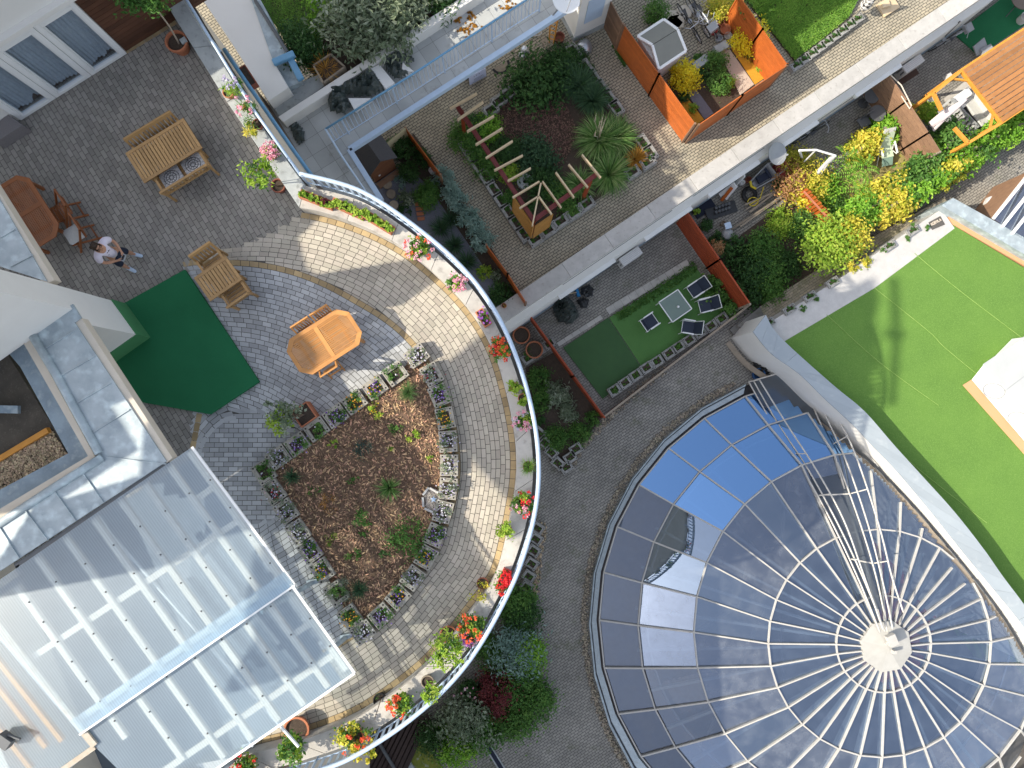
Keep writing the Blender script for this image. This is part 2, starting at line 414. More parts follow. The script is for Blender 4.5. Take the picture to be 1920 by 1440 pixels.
M['lattice'] = mat('trellis_wood', (.52, .27, .07), (.40, .2, .05), scale=12, rnd=.12)
M['terra'] = mat('terracotta', (.46, .17, .085), (.36, .13, .065), scale=6, rnd=.08)
M['terra_b'] = mat('brown_pot', (.25, .08, .05), (.18, .06, .04), scale=6, rnd=.08)
M['blackp'] = mat('black_plastic', (.018, .019, .02), (.03, .032, .034), rough=.32, scale=6, spec=.5)
M['tarp'] = mat('green_black_tarp', (.022, .032, .03), (.045, .06, .055), rough=.3, scale=3, spec=.5)
M['rubber'] = mat('rubber', (.02, .02, .021), rough=.6)
M['steel'] = mat('steel', (.55, .56, .58), (.4, .41, .43), rough=.35, metal=.7, scale=10)
M['grey'] = mat('grey_plastic', (.33, .34, .35), (.27, .28, .29), rough=.5)
M['greyd'] = mat('dark_grey_plastic', (.115, .12, .125), (.085, .09, .095), rough=.5)
M['shed_g'] = mat('shed_roof', (.215, .215, .185), (.19, .19, .165), rough=.6)
M['cream'] = mat('cream_timber', (.68, .58, .47), (.62, .53, .42), rough=.7, scale=4)
M['weed'] = leafmat('weed_leaf', [(.03, .08, .015), (.07, .15, .03), (.13, .2, .05)])
M['red'] = mat('red_plastic', (.5, .03, .025), rough=.4)
M['yellow'] = mat('yellow_plastic', (.65, .5, .04), rough=.45)
M['navy'] = mat('navy_mesh', (.022, .03, .05), (.03, .04, .065), scale=30, rough=.6)
M['clothw'] = mat('pale_cloth', (.62, .60, .58), (.5, .49, .48), scale=12)
M['clothg'] = mat('grey_cushion', (.5, .5, .48), (.43, .43, .41), scale=20)
M['asph'] = mat('bitumen', (.10, .085, .065), (.055, .047, .038), scale=4, bump=.4, bscale=100, c3=(.16, .14, .11), s3=30, w3=.3)

# ---------------------------------------------------------------- levels (metres above the upper courtyard)
ZT, ZL, ZB, ZR, ZTURF, ZWALL = 9.0, -3.0, 4.5, 11.8, -1.3, -.5
# terrace edge lines
_in = [(571, 399), (615, 407), (687, 432), (755, 467), (805, 507), (855, 553), (895, 603), (926, 660), (944, 718), (957, 772), (966, 827), (968, 875), (965, 915), (955, 970), (946, 1015), (935, 1058), (919, 1092), (878, 1145), (807, 1236), (730, 1295), (670, 1336), (580, 1370), (480, 1397), (380, 1415)]
INNER = smooth_line(spline(PL(_in, ZT), 6), 10)
_st = PL([(300, -12), (335, 45), (425, 190), (567, 397)], 9.45)
STR_IN = [Vector((v.x, v.y, ZT)) for v in _st]
STR_IN[-1] = INNER[0].copy()
_rail = [(562, 326), (640, 344), (705, 372), (812, 450), (880, 515), (925, 577), (957, 640), (985, 718), (1003, 795), (1010, 860), (1009, 922), (997, 992), (976, 1060), (957, 1105), (920, 1177), (875, 1247), (817, 1310), (742, 1371), (655, 1424), (600, 1444), (500, 1475), (400, 1490)]
RAIL = smooth_line(spline(PL(_rail, 10.0), 6), 8)
RAIL_ST = PL([(330, -35), (350, 0), (475, 205), (562, 326)], 10.0)
RAIL_ST[-1] = RAIL[0].copy()
def atz(line, z): return [Vector((p.x, p.y, z)) for p in line]
OUT_ALL = RAIL_ST[:-1]+RAIL
IN_ALL = STR_IN[:-1]+INNER

# ---------------------------------------------------------------- ground, dome pit, courtyards
DC = P(1586, 1167, -2.9); DR = 483/pxm(-2.9)
mb = MB(); NSEG = 64
ring = [(DC.x+(DR-.05)*math.cos(2*math.pi*k/NSEG), DC.y+(DR-.05)*math.sin(2*math.pi*k/NSEG)) for k in range(NSEG)]
far = [(DC.x+120*math.cos(2*math.pi*k/NSEG), DC.y+120*math.sin(2*math.pi*k/NSEG)) for k in range(NSEG)]
mb.add([(x, y, ZL-.02) for x, y in ring]+[(x, y, ZL-.02) for x, y in far], [[k, NSEG+k, NSEG+(k+1) % NSEG, (k+1) % NSEG] for k in range(NSEG)])
M['ground'] = brickmat('lower_paving', (.30, .28, .245), (.235, .22, .195), (.05, .048, .045), ANG, msize=.018, weeds=(.09, .1, .05), wscale=1.3, wamt=.36)
build(mb, 'ground', M['ground'], kind='structure')
def wallpt(t, z, n=0):
    """point t metres along the long white wall, n metres to its lower right"""
    a = P(977, 546, .35); b = P(1782, 0, .35); d = (b-a); d.z = 0; d.normalize()
    p = a+d*t+Vector((d.y, -d.x, 0))*n
    return Vector((p.x, p.y, z))
mb = MB()
up = [wallpt(-6, 0, .3), wallpt(24, 0, .3), wallpt(24, 0, -24), wallpt(-26, 0, -24), wallpt(-26, 0, -6), wallpt(-6, 0, -3)]
mb.prism([(p.x, p.y) for p in up], ZL-.1, 0)
M['court'] = brickmat('courtyard_paving', (.40, .35, .26), (.32, .285, .215), (.05, .048, .043), ANG, msize=.022, weeds=(.1, .1, .05), wscale=.9, wamt=.24)
build(mb, 'upper_courtyard', M['court'], kind='structure')
# long white wall: stone coping, rendered face, deeper lower storey
w = thing('garden_wall', 'long white rendered wall with a pale stone coping dividing upper courtyard from lower gardens', 'wall', wallpt(8, ZL, .3))
mb = MB(); t = -2.0
while t < 22:
    L = 1.9; n0, n1 = -.02, .60
    mb.prism([(wallpt(t+a, 0, n).x, wallpt(t+a, 0, n).y) for a, n in ((0.004, n0), (L-.004, n0), (L-.004, n1), (.004, n1))], .02, .35)
    t += L
build(mb, 'coping', M['conc'], w, bevel=.012)
mb = MB(); c4 = [wallpt(-2, 0, .04), wallpt(22, 0, .04), wallpt(22, 0, .55), wallpt(-2, 0, .55)]
mb.prism([(p.x, p.y) for p in c4], -.75, .02)
c4 = [wallpt(-2, 0, .04), wallpt(22, 0, .04), wallpt(22, 0, .80), wallpt(-2, 0, .80)]
mb.prism([(p.x, p.y) for p in c4], ZL, -.75)
build(mb, 'rendered_face', M['white'], w)
mb = MB(); c4 = [wallpt(-2, 0, .80), wallpt(22, 0, .80), wallpt(22, 0, .84), wallpt(-2, 0, .84)]
mb.prism([(p.x, p.y) for p in c4], ZL, ZL+.25)
build(mb, 'plinth', M['zinc_d'], w)
mb = MB()
for a, b_ in ((1.2, 3.8), (5.2, 7.4), (8.2, 10.6), (11.5, 13.4), (15.2, 17.4)):
    c4 = [wallpt(a, 0, .80), wallpt(b_, 0, .80), wallpt(b_, 0, .96), wallpt(a, 0, .96)]
    mb.prism([(p.x, p.y) for p in c4], -1.0, -.82)
build(mb, 'shutter_box', M['white_b'], w, bevel=.01)
mb = MB()
for t0, t1, n, z in ((1.5, 6.5, .60, -.3), (7.5, 10.8, .60, -.35), (8.5, 10.5, .83, -1.3), (13.5, 17.5, .83, -1.2)):
    mb.tube([wallpt(t0, z, n), wallpt(t1, z+.03, n)], .012, 5)
build(mb, 'cable', M['greyd'], w)

# terrace block
mb = MB()
pol = [(p.x, p.y) for p in OUT_ALL]
far_l = [(-16, pol[-1][1]-1), (-16, pol[0][1]+.5)]
mb.prism(pol+far_l, ZL-.2, ZT-.02, mi=1); mb.sheet(pol+far_l, ZT-.012)
build(mb, 'terrace', [M['joint'], M['beige']], kind='structure')

# ---------------------------------------------------------------- terrace paving, laid stone by stone
TC = P(473, 875, ZT)
def polar(line):
    a = sorted((math.atan2(p.y-TC.y, p.x-TC.x), (p-TC).length) for p in atz(line, ZT))
    return a
def rad(tab, th):
    if th <= tab[0][0]: return tab[0][1]
    for (a0, r0), (a1, r1) in zip(tab[:-1], tab[1:]):
        if a0 <= th <= a1: return r0+(r1-r0)*(th-a0)/max(1e-9, a1-a0)
    return tab[-1][1]
IN_P = polar(INNER)
_r2 = [(300, 500), (355, 487), (400, 487), (460, 488), (520, 497), (575, 513), (625, 535), (675, 563), (720, 590), (760, 622), (800, 668), (832, 725), (853, 785), (862, 840), (864, 885), (858, 930), (842, 985), (818, 1035), (785, 1085), (745, 1130), (700, 1170), (660, 1200), (600, 1235), (520, 1265)]
RING2 = smooth_line(spline(PL(_r2, ZT), 6), 6)
R2_P = polar(RING2)
ARCZONE = XY([(571, 399), (480, 452), (352, 486), (352, 500), (362, 840), (362, 1500), (1100, 1500), (1100, 300), (700, 300)], ZT)
mats3 = [M['pav_walk'], M['pav_in'], M['pav_tan'], M['pav_str']]
pv = MB()
def arc_rows(rfun, rmin, w, L, mi, th0, th1, kmax=60, clamp=None):
    k = 0
    while k < kmax:
        any_ = False
        o0 = k*w+.006; o1 = (k+1)*w-.006
        rm = rfun((th0+th1)/2)-k*w
        if rm < .25: break
        n = max(6, int(round((th1-th0)*rm/L))); ph = (.5 if k % 2 else 0)+random.uniform(-.12, .12)
        for i in range(-1, n+1):
            a0 = th0+(th1-th0)*(i+ph)/n; a1 = th0+(th1-th0)*(i+1+ph)/n; g = .006/max(rm, .3)
            a0 += g; a1 -= g
            if a1 < th0 or a0 > th1: continue
            am = (a0+a1)/2
            if clamp:
                if rfun(am)-k*w-.03 < clamp(am): continue
            elif rfun(am)-k*w-w*.5 < rmin(am): continue
            pts = []
            for a, o in ((a0, o0), (a1, o0), (a1, o1), (a0, o1)):
                r = rfun(a)-o
                if clamp: r = max(r, clamp(a)+.004)
                pts.append((TC.x+r*math.cos(a), TC.y+r*math.sin(a)))
            c = ((pts[0][0]+pts[2][0])/2, (pts[0][1]+pts[2][1])/2)
            if not inside(c, ARCZONE): continue
            any_ = True
            pv.add([(x, y, ZT+random.uniform(-.002, .002)) for x, y in pts], [[3, 2, 1, 0]], random.random(), mi)
        k += 1
        if not any_ and k > 12 and rm < 1: break
TH0, TH1 = -2.3, 2.2
arc_rows(lambda a: rad(IN_P, a), lambda a: rad(IN_P, a)-.2, .14, .22, 2, TH0, TH1, 1)
arc_rows(lambda a: rad(IN_P, a)-.14, None, .114, .225, 0, TH0, TH1, 60, lambda a: rad(R2_P, a))
arc_rows(lambda a: rad(R2_P, a)+.0, lambda a: rad(R2_P, a)-.2, .14, .22, 2, TH0, 2.9, 1)
arc_rows(lambda a: rad(R2_P, a)-.14, lambda a: 1.3, .114, .225, 1, TH0, 3.15)
for r_ in range(-16, 16):
    for c_ in range(-9, 9):
        x = TC.x+(c_+(r_ % 2)*.5)*.225; y = TC.y+r_*.114
        if math.hypot(x+.11-TC.x, y+.057-TC.y) > 1.36: continue
        pv.add([(x+.006, y+.006, ZT-.003), (x+.219, y+.006, ZT-.003), (x+.219, y+.108, ZT-.003), (x+.006, y+.108, ZT-.003)], [[0, 1, 2, 3]], random.random(), 1)
# straight courses under the houses, running along the straight parapet
sd_dir = (STR_IN[2]-STR_IN[1]).normalized(); sn = Vector((-sd_dir.y, sd_dir.x, 0))
lim = [(p.x, p.y) for p in IN_ALL]+[(-16, INNER[-1].y), (-16, STR_IN[0].y+1)]
o = STR_IN[2]; w_, L_ = .112, .225
for r_ in range(-120, 120):
    off_ = (r_ % 2)*.5+random.uniform(-.05, .05)
    for c_ in range(-80, 80):
        a = o+sd_dir*((c_+off_)*L_)+sn*(r_*w_)
        ce = a+sd_dir*(L_/2)+sn*(w_/2)
        if ce.x < -13.5 or ce.y < -9.8: continue
        if not inside((ce.x, ce.y), lim): continue
        zz = ZT
        if inside((ce.x, ce.y), ARCZONE):
            if all(inside((ce.x+dx_, ce.y+dy_), ARCZONE) for dx_, dy_ in ((.3, 0), (-.3, 0), (0, .3), (0, -.3))): continue
            zz = ZT-.006
        pts = [a+sd_dir*.006+sn*.006, a+sd_dir*(L_-.006)+sn*.006, a+sd_dir*(L_-.006)+sn*(w_-.006), a+sd_dir*.006+sn*(w_-.006)]
        pv.add([(p.x, p.y, zz+random.uniform(-.002, .002)) for p in pts], [[0, 1, 2, 3]], random.random(), 3)
build(pv, 'terrace_paving', mats3, kind='structure')
# tan soldier course along the house front and down the lower left
mb = MB()
def course(a, b, w, L, z):
    d = (b-a); n = int(d.length/L); d.normalize(); s_ = Vector((-d.y, d.x, 0))
    for i in range(n):
        p0 = a+d*(i*L+.006); p1 = a+d*((i+1)*L-.006)
        mb.add([tuple(v)[:2]+(z,) for v in (p0, p1, p1+s_*w, p0+s_*w)], [[0, 1, 2, 3]])
course(P(-40, 268, ZT), P(340, 40, ZT), .15, .22, ZT+.006)
course(P(352, 860, ZT), P(372, 760, ZT), -.13, .22, ZT+.006)
build(mb, 'edging_course', M['pav_tan'], kind='structure')

# parapet: coping stones on a low wall
pw = thing('parapet_wall', 'low curving parapet wall with stone coping round the terrace', 'wall', INNER[40])
li = resample(atz(INNER, 0), .02); lo = [min(((Vector((p.x, p.y, 0))-q_).length, i) for i, p in enumerate(RAIL))[1] for q_ in li[::45]]
mb = MB(); mg = MB()
def coping(l_in, l_out, tgt, step, w0=0):
    """matched stones between two lines"""
    n = max(1, int(sum((b-a).length for a, b in zip(l_in[:-1], l_in[1:]))/step))
    def at(line, t):
        tot = sum((b-a).length for a, b in zip(line[:-1], line[1:])); s_ = t*tot
        for a, b in zip(line[:-1], line[1:]):
            L = (b-a).length
            if s_ <= L: return a+(b-a)*(s_/L if L else 0)
            s_ -= L
        return line[-1]
    for i in range(n):
        t0 = (i+.004)/n; t1 = (i+.996)/n; K = 5
        pi = [at(l_in, t0+(t1-t0)*k/K) for k in range(K+1)]; po = [at(l_out, t0+(t1-t0)*k/K) for k in range(K+1)]
        tgt.prism([(p.x, p.y) for p in pi]+[(p.x, p.y) for p in reversed(po)], ZT+.005, ZT+.45)
RC = offset(RAIL, -.10) if (offset(RAIL, -.10)[60]-TC).length < (RAIL[60]-TC).length else offset(RAIL, .10)
RSC = offset(RAIL_ST, -.10) if (offset(RAIL_ST, -.10)[1]-TC).length < (RAIL_ST[1]-TC).length else offset(RAIL_ST, .10)
RSC[-1] = RC[0].copy()
coping(INNER, RC, mb, 1.15)
coping(STR_IN, RSC, mg, 1.3)
build(mb, 'coping', M['stone'], pw, bevel=.008)
build(mg, 'coping', M['stone_g'], pw, bevel=.008)

# railing round the terrace
rl = thing('terrace_railing', 'pale blue tubular railing curving along the terrace parapet', 'railing', RAIL[40])
mb = MB(); mb.tube(RAIL, .05, 10); mb.tube([RAIL_ST[-1], RAIL_ST[-2], RAIL_ST[-3], RAIL_ST[-4]], .035, 8)
build(mb, 'handrail', M['railw'], rl, smooth=True)
mb = MB(); low = atz(RAIL, 9.38); mb.tube(low, .018, 6); mb.tube(atz(RAIL, 9.86), .018, 6)
build(mb, 'lower_rail', M['railw'], rl, smooth=True)
mb = MB(); mg = []
for i, p in enumerate(resample(atz(RAIL, 0), .19)):
    mb.box((p.x, p.y, 9.66), (.02, .065, .56), rz=math.atan2(p.y-TC.y, p.x-TC.x))
    if i % 8 == 0:
        mg.append([(p.x, p.y, 8.9), (p.x, p.y, 9.96)])
st = resample(atz(RAIL_ST, 0), 1.4)
for p in st: mg.append([(p.x, p.y, 9.2), (p.x, p.y, 9.98)])
bo = build(mb, 'baluster_row', M['railw'], rl); bo['kind'] = 'stuff'
for pp in mg:
    m_ = MB(); m_.tube(pp, .021, 6); build(m_, 'post', M['railw'], rl)
mb = MB(); mb.tube(PL([(420, 92), (450, 137), (549, 280), (585, 330)], 8.8), .05, 8)
build(mb, 'gutter_pipe', M['railb'], label='blue gutter pipe running below the straight railing', cat='pipe', smooth=True)

# ---------------------------------------------------------------- balcony with its floor, blue edge and low white wall
mb = MB()
bal = XY([(498, 175), (535, 215), (700, 105), (900, -30), (1120, -120), (1085, 2), (655, 280), (715, 375), (700, 420), (600, 400), (540, 300)], ZB)
mb.prism(bal, ZB-.22, ZB)
M['tiles'] = brickmat('balcony_tiles', (.44, .45, .44), (.36, .37, .36), (.2, .2, .19), ANG, w=.5, h=.5, weeds=(.16, .14, .11), wscale=1.6, wamt=.32, off=0)
build(mb, 'balcony_floor', M['tiles'], kind='structure')
mb = MB()
for a, b in (((655, 280), (1085, 2)), ((655, 280), (715, 375))):
    a_, b_ = P(*a, ZB), P(*b, ZB); mb.beam(a_+Vector((0, 0, -.06)), b_+Vector((0, 0, -.06)), .16, .2)
build(mb, 'balcony_edge', M['railw'], label='pale blue metal edging along the balcony rim', cat='metal edging')
mb = MB()
a_ = XY([(521, 219), (831, 18), (890, -20), (900, -26), (912, -16), (900, -4), (837, 34), (530, 229)], ZB+.45)
mb.prism(XY([(521, 219), (895, -25), (908, -14), (531, 229)], ZB+.45), ZB-.1, ZB+.45)
build(mb, 'low_wall', M['white'], label='low white rendered wall between balcony floor and planting bed', cat='wall', bevel=.02)
# white slab roof beside the railing with blue gutters
mb = MB(); sl = XY([(395, -60), (470, -5), (514, 117), (541, 164), (503, 190), (440, 90), (380, 0)], 5.3)
mb.prism(sl, 4.4, 5.3)
sr = thing('lower_roof', 'white rendered flat roof below the terrace railing with blue gutters', 'roof', P(500, 120, 4.4))
build(mb, 'roof_slab', M['white'], sr, bevel=.02)
mb = MB(); mb.prism(XY([(470, -5), (486, -5), (541, 100), (513, 118)], 5.33), 4.4, 5.33); build(mb, 'edge_slope', M['zinc'], sr)
mb = MB(); mb.beam(P(512, 118, 5.4), P(552, 101, 5.4), .2, .14); mb.beam(P(544, 110, 5.3), P(565, 150, 5.3), .2, .14)
build(mb, 'gutter', M['railb'], sr, bevel=.03)
mb = MB(); mb.tube(PL([(478, 0), (539, 98)], 5.4), .05, 6); build(mb, 'dark_gutter', M['greyd'], sr)
mb = MB(); mb.prism(XY([(514, 118), (545, 108), (566, 152), (541, 164)], 5.0), 4.4, 5.0); build(mb, 'roof_slab', M['zinc'], sr)
mb = MB(); mb.prism(XY([(506, 190), (541, 166), (566, 153), (596, 140), (612, 158), (525, 220)], 4.75), 4.4, 4.75)
build(mb, 'grey_step', M['stone_g'], label='grey stone step below the white flat roof', cat='step')
mb = MB(); mb.prism(XY([(490, 178), (504, 196), (595, 345), (700, 430), (660, 425), (560, 345), (470, 205)], ZB+.05), ZB-.2, ZB+.05)
build(mb, 'brown_ledge', mat('brown_ledge_stone', (.24, .19, .15), (.17, .13, .1), scale=6), label='brown stone ledge under the straight part of the railing', cat='ledge')

# ---------------------------------------------------------------- gravel strip and turf roof, dome wall
TURF = [(1440, 610), (1462, 637), (1640, 532), (1787, 424)]
mb = MB(); mb.prism(XY([(1462, 634), (1640, 530), (1787, 422), (2150, 640), (2150, 1450), (2005, 1270), (1885, 1112), (1790, 975), (1677, 850), (1560, 735)], ZTURF), ZL-6, ZTURF)
build(mb, 'turf_roof', M['turf'], kind='structure')
mb = MB()
for ln in ([(1550, 590), (1650, 680), (1760, 760)], [(1640, 540), (1740, 620), (1770, 650), (1830, 700)], [(1715, 475), (1800, 545), (1925, 640)], [(1620, 770), (1700, 860), (1850, 980)]):
    pts = spline(PL(ln, ZTURF+.012), 6); mb.tube(pts, .012, 4)
build(mb, 'turf_seam', mat('turf_seam', (.16, .3, .05), (.3, .42, .12), scale=6), kind='structure')
mb = MB(); mb.prism(XY([(1432, 612), (1590, 512), (1625, 487), (1765, 392), (1790, 428), (1640, 540), (1462, 645)], ZTURF+.004), ZL-.1, ZTURF+.004)
build(mb, 'gravel_strip', M['gravel_w'], kind='structure')
FL_OUT = spline(PL([(1436, 590), (1463, 632), (1560, 720), (1620, 770), (1677, 835), (1727, 890), (1790, 960), (1845, 1030), (1880, 1080), (1925, 1140), (2010, 1260)], ZWALL), 5)
FL_IN = spline(PL([(1412, 622), (1445, 662), (1487, 692), (1510, 711), (1547, 748), (1600, 797), (1640, 840), (1680, 881), (1740, 952), (1802, 1030), (1838, 1074), (1918, 1172), (1990, 1275)], ZWALL), 5)
dw = thing('dome_wall', 'curving white wall with a wide grey metal cap between turf roof and glass dome', 'wall', FL_IN[20])
mb = MB(); pol = [(p.x, p.y) for p in FL_IN]+[(p.x, p.y) for p in reversed(FL_OUT)]
mb.prism(pol, ZL-6, ZWALL-.06); build(mb, 'rendered_face', M['white'], dw)
mb = MB(); mg = MB()
NW = 22
def at(line, t):
    k = t*(len(line)-1); i = min(int(k), len(line)-2); return line[i]+(line[i+1]-line[i])*(k-i)
for i in range(NW):
    t0, t1 = (i+.004)/NW, (i+.996)/NW
    pi = [at(FL_IN, t0+(t1-t0)*k/3) for k in range(4)]; po = [at(FL_OUT, t0+(t1-t0)*k/3) for k in range(4)]
    mb.prism([(p.x, p.y) for p in pi]+[(p.x, p.y) for p in reversed(po)], ZWALL-.06, ZWALL)
build(mb, 'metal_cap', M['flash'], dw)
# metal parapet and sand coloured strip at the far edge of the turf
mb = MB(); mb.prism(XY([(1765, 385), (1787, 371), (1960, 467), (1960, 500)], ZTURF+.45), ZL, ZTURF+.45)
build(mb, 'metal_parapet', M['zinc'], label='grey metal capped parapet at the top right edge of the turf', cat='parapet')
mb = MB(); mb.prism(XY([(1770, 392), (1960, 499), (1960, 520), (1788, 421)], ZTURF+.03), ZTURF-.1, ZTURF+.03)
M['sand'] = mat('sand_strip', (.62, .33, .17), (.55, .29, .15), scale=30, rough=.9)
build(mb, 'sand_strip', M['sand'], kind='structure')
# ================================================================ houses on the left of the terrace
def lines_box(mb, a, b, z0, z1, w, mi=0):
    """upright slab from a to b (world points), w thick to the left of a->b"""
    d = (b-a); d.z = 0; d.normalize(); s_ = Vector((-d.y, d.x, 0))*w
    mb.prism([(a.x, a.y), (b.x, b.y), (b.x+s_.x, b.y+s_.y), (a.x+s_.x, a.y+s_.y)], z0, z1, None, mi)
# ---- house front with glazed doors and dark cladding
FA, FB = P(-45, 276, ZT), P(352, 26, ZT)      # foot of the front
fd = (FB-FA).normalized(); fn = Vector((-fd.y, fd.x, 0))   # fn points into the house
def fp(px, py): # param along the foot line
    return (P(px, py, ZT)-FA).dot(fd)
def fpt(t, z, n=0): v = FA+fd*t+fn*n; return Vector((v.x, v.y, z))
tL, tR = fp(37, 222), fp(236, 96)
house = thing('house', 'white house front with three tall glazed doors and dark timber cladding', 'house', fpt(tL, ZT))
mb = MB()
def wallrect(t0, t1, z0, z1, n0, n1):
    c = [fpt(t0, 0, n0), fpt(t1, 0, n0), fpt(t1, 0, n1), fpt(t0, 0, n1)]
    mb.prism([(p.x, p.y) for p in c], z0, z1)
wallrect(-3, tL, ZT, 13, .0, .3); wallrect(tL, 12, 11.22, 13.0, .0, .3)
wallrect(tL, 12, 11.3, 11.42, -.14, -.002)
build(mb, 'wall', M['white'], house)
mb = MB(); wallrect(tR+.01, 12, ZT, 11.215, .04, .3); 
cl = MB(); z = ZT
mb = MB()
for i in range(16):
    z0 = ZT+.02+i*.137
    c = [fpt(tR+.01, 0, .02), fpt(tR+6, 0, .02), fpt(tR+6, 0, .3), fpt(tR+.01, 0, .3)]
    mb.prism([(p.x, p.y) for p in c], z0, min(z0+.128, 11.21), random.random())
build(mb, 'cladding', M['wood_dk'], house)
# glazed doors: three leaves, white frames
dw_ = (tR-tL); n3 = 3
mb = MB(); H0, H1 = ZT+.02, 11.2
for i in range(n3):
    a, b_ = tL+dw_*i/n3, tL+dw_*(i+1)/n3
    fr = thing('door', None, None); fr.parent = house; fr.location = fpt((a+b_)/2, ZT)-Vector(house.location)
    m1 = MB()
    def fb(t0, t1, z0, z1, n0=-.05, n1=.06):
        c = [fpt(t0, 0, n0), fpt(t1, 0, n0), fpt(t1, 0, n1), fpt(t0, 0, n1)]
        m1.prism([(p.x, p.y) for p in c], z0, z1)
    fb(a+.005, a+.13, H0, H1); fb(b_-.13, b_-.005, H0, H1); fb(a+.13, b_-.13, H0, H0+.1); fb(a+.13, b_-.13, H1-.16, H1)
    fb(a+.13, a+.165, H0+.1, H1-.16, -.02); fb(b_-.165, b_-.13, H0+.1, H1-.16, -.02)
    build(m1, 'door_frame', M['white_b'], fr, bevel=.008)
    m1 = MB(); fb(a+.165, b_-.165, H0+.1, H1-.16, .018, .024); build(m1, 'pane', M.setdefault('doorglass', glassmat('door_glass', (.88, .92, .95), .10, .02)), fr)
    m1 = MB(); K = 30   # hanging curtain with soft folds and an uneven hem
    top = []; bot = []
    for k in range(K+1):
        t = a+.14+(b_-a-.28)*k/K; f = .05+.02*math.sin(k*1.7+i)+.012*math.sin(k*.6)
        hz = .14+.05*math.sin(k*.35+i*2)+(.13*max(0, 1-abs(k-(7 if i == 1 else 22))/6.))
        top.append(fpt(t, H1-.1, f+.06)); bot.append(fpt(t, H0+hz, f+.06))
    m1.strip(bot, top); build(m1, 'curtain', M.setdefault('curtain', mat('curtain_cloth', (.50, .52, .55), (.40, .42, .45), scale=9)), fr, smooth=True)
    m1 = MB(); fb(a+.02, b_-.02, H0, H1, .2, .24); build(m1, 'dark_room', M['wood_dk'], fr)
mb = MB(); mb.prism(XY([(-10, 235), (14, 214), (42, 235), (-10, 268)], ZT+.35), ZT, ZT+.35)
build(mb, 'doorstep', mat('granite', (.22, .2, .2), (.15, .14, .14), scale=40), label='grey granite step at the lower left end of the glazed doors', cat='step')

# ---- tower block and pillar with green foot
t0, t1 = P(240, 572, ZT), P(284, 633, ZT)
rt = (t1-t0).normalized(); lf = Vector((rt.y, -rt.x, 0))
if lf.x > 0: lf = -lf
mb = MB(); tw = thing('tower', 'white rendered pillar block with a green painted foot standing on the terrace', 'building', t1)
c = [t0, t1, t1+lf*1.05, t0+lf*1.05]
mb.prism([(p.x, p.y) for p in c], ZT+.74, 11.7)
e1 = t0+rt*.60
c = [t0, e1, e1+lf*1.15, t0+lf*1.15]
mb.prism([(p.x, p.y) for p in c], 11.7, 14.65)
c = [t0+lf*1.15+rt*.03, e1+lf*1.15-rt*.03, e1+lf*4-rt*.03, t0+lf*4+rt*.03]
mb.prism([(p.x, p.y) for p in c], 11.7, 13.2)
build(mb, 'rendered_wall', M['white'], tw)
mb = MB(); g = .0
c = [t0-lf*.02-rt*.02, t1-lf*.02+rt*.02, t1+lf*1.05+rt*.02, t0+lf*1.05-rt*.02]
mb.prism([(p.x, p.y) for p in c], ZT, ZT+.74)
build(mb, 'painted_foot', M['green_p'], tw)
# ---- flat metal roofs
def seam_roof(poly_px, z, name, label, fascia, seams, ridge=None, extra=None):
    r = thing(name, label, 'roof', P(*poly_px[0], z))
    m1 = MB(); m1.prism(XY(poly_px, z), z-.05, z); build(m1, 'metal_sheet', M['zinc'], r)
    m1 = MB(); m1.prism(XY(fascia, z-.03), z-.28, z-.03); build(m1, 'fascia', M['beige'], r, bevel=.008)
    m1 = MB()
    for a, b_ in seams: m1.beam(P(*a, z+.012), P(*b_, z+.012), .018, .03)
    if seams: build(m1, 'standing_seam', M['zinc'], r)
    return r
r1 = seam_roof([(-40, 305), (88, 528), (-60, 480)], ZR, 'metal_roof', 'grey blue sheet metal roof edge above the red wooden table', [(-60, 268), (102, 525), (82, 535), (-60, 312)], [((0, 446), (28, 430)), ((20, 500), (62, 478))])
r2 = seam_roof([(55, 618), (136, 570), (152, 596), (140, 605), (312, 865), (-60, 1110), (-60, 1015), (186, 857)], ZR, 'metal_roof',
    'grey blue sheet metal roof edge wrapping round a sunken gravel roof', [(140, 605), (152, 596), (323, 858), (312, 868)],
    [((76, 659), (144, 617)), ((108, 708), (178, 668)), ((140, 758), (208, 718)), ((176, 810), (243, 768)), ((200, 857), (312, 870)), ((154, 885), (194, 942)), ((101, 919), (142, 976)), ((46, 955), (90, 1013)), ((0, 990), (36, 1046))])
mb = MB(); mb.tube(PL([(57, 622), (104, 700), (186, 850)], ZR+.02), .085, 8); mb.tube(PL([(192, 857), (100, 915), (-60, 1020)], ZR+.02), .085, 8)
build(mb, 'rolled_edge', M['zinc'], r2, smooth=True)
mb = MB(); mb.prism(XY([(25, 610), (50, 620), (178, 856), (-60, 1015), (-60, 990), (165, 855)], ZR-.05), ZR-.5, ZR-.05)
build(mb, 'fascia', M['beige'], r2)
mb = MB(); mb.prism(XY([(-20, 590), (27, 612), (172, 858), (-60, 1003), (-60, 950), (128, 850), (95, 790), (38, 688), (-20, 620)], ZR-.35), ZR-.6, ZR-.35)
build(mb, 'inner_ledge', M['zinc_d'], r2)
mb = MB(); mb.prism(XY([(-60, 560), (5, 650), (132, 852), (-60, 970)], ZR-.75), ZR-1.0, ZR-.75); build(mb, 'basin', M['asph'], r2)
mb = MB(); mb.beam(P(-20, 873, ZR-.7), P(92, 806, ZR-.66), .11, .12); build(mb, 'edge_board', M['wood_pinko'], r2)
mb = MB()
gp = XY([(-60, 895), (98, 808), (128, 852), (-60, 962)], ZR-.75)
n = 0
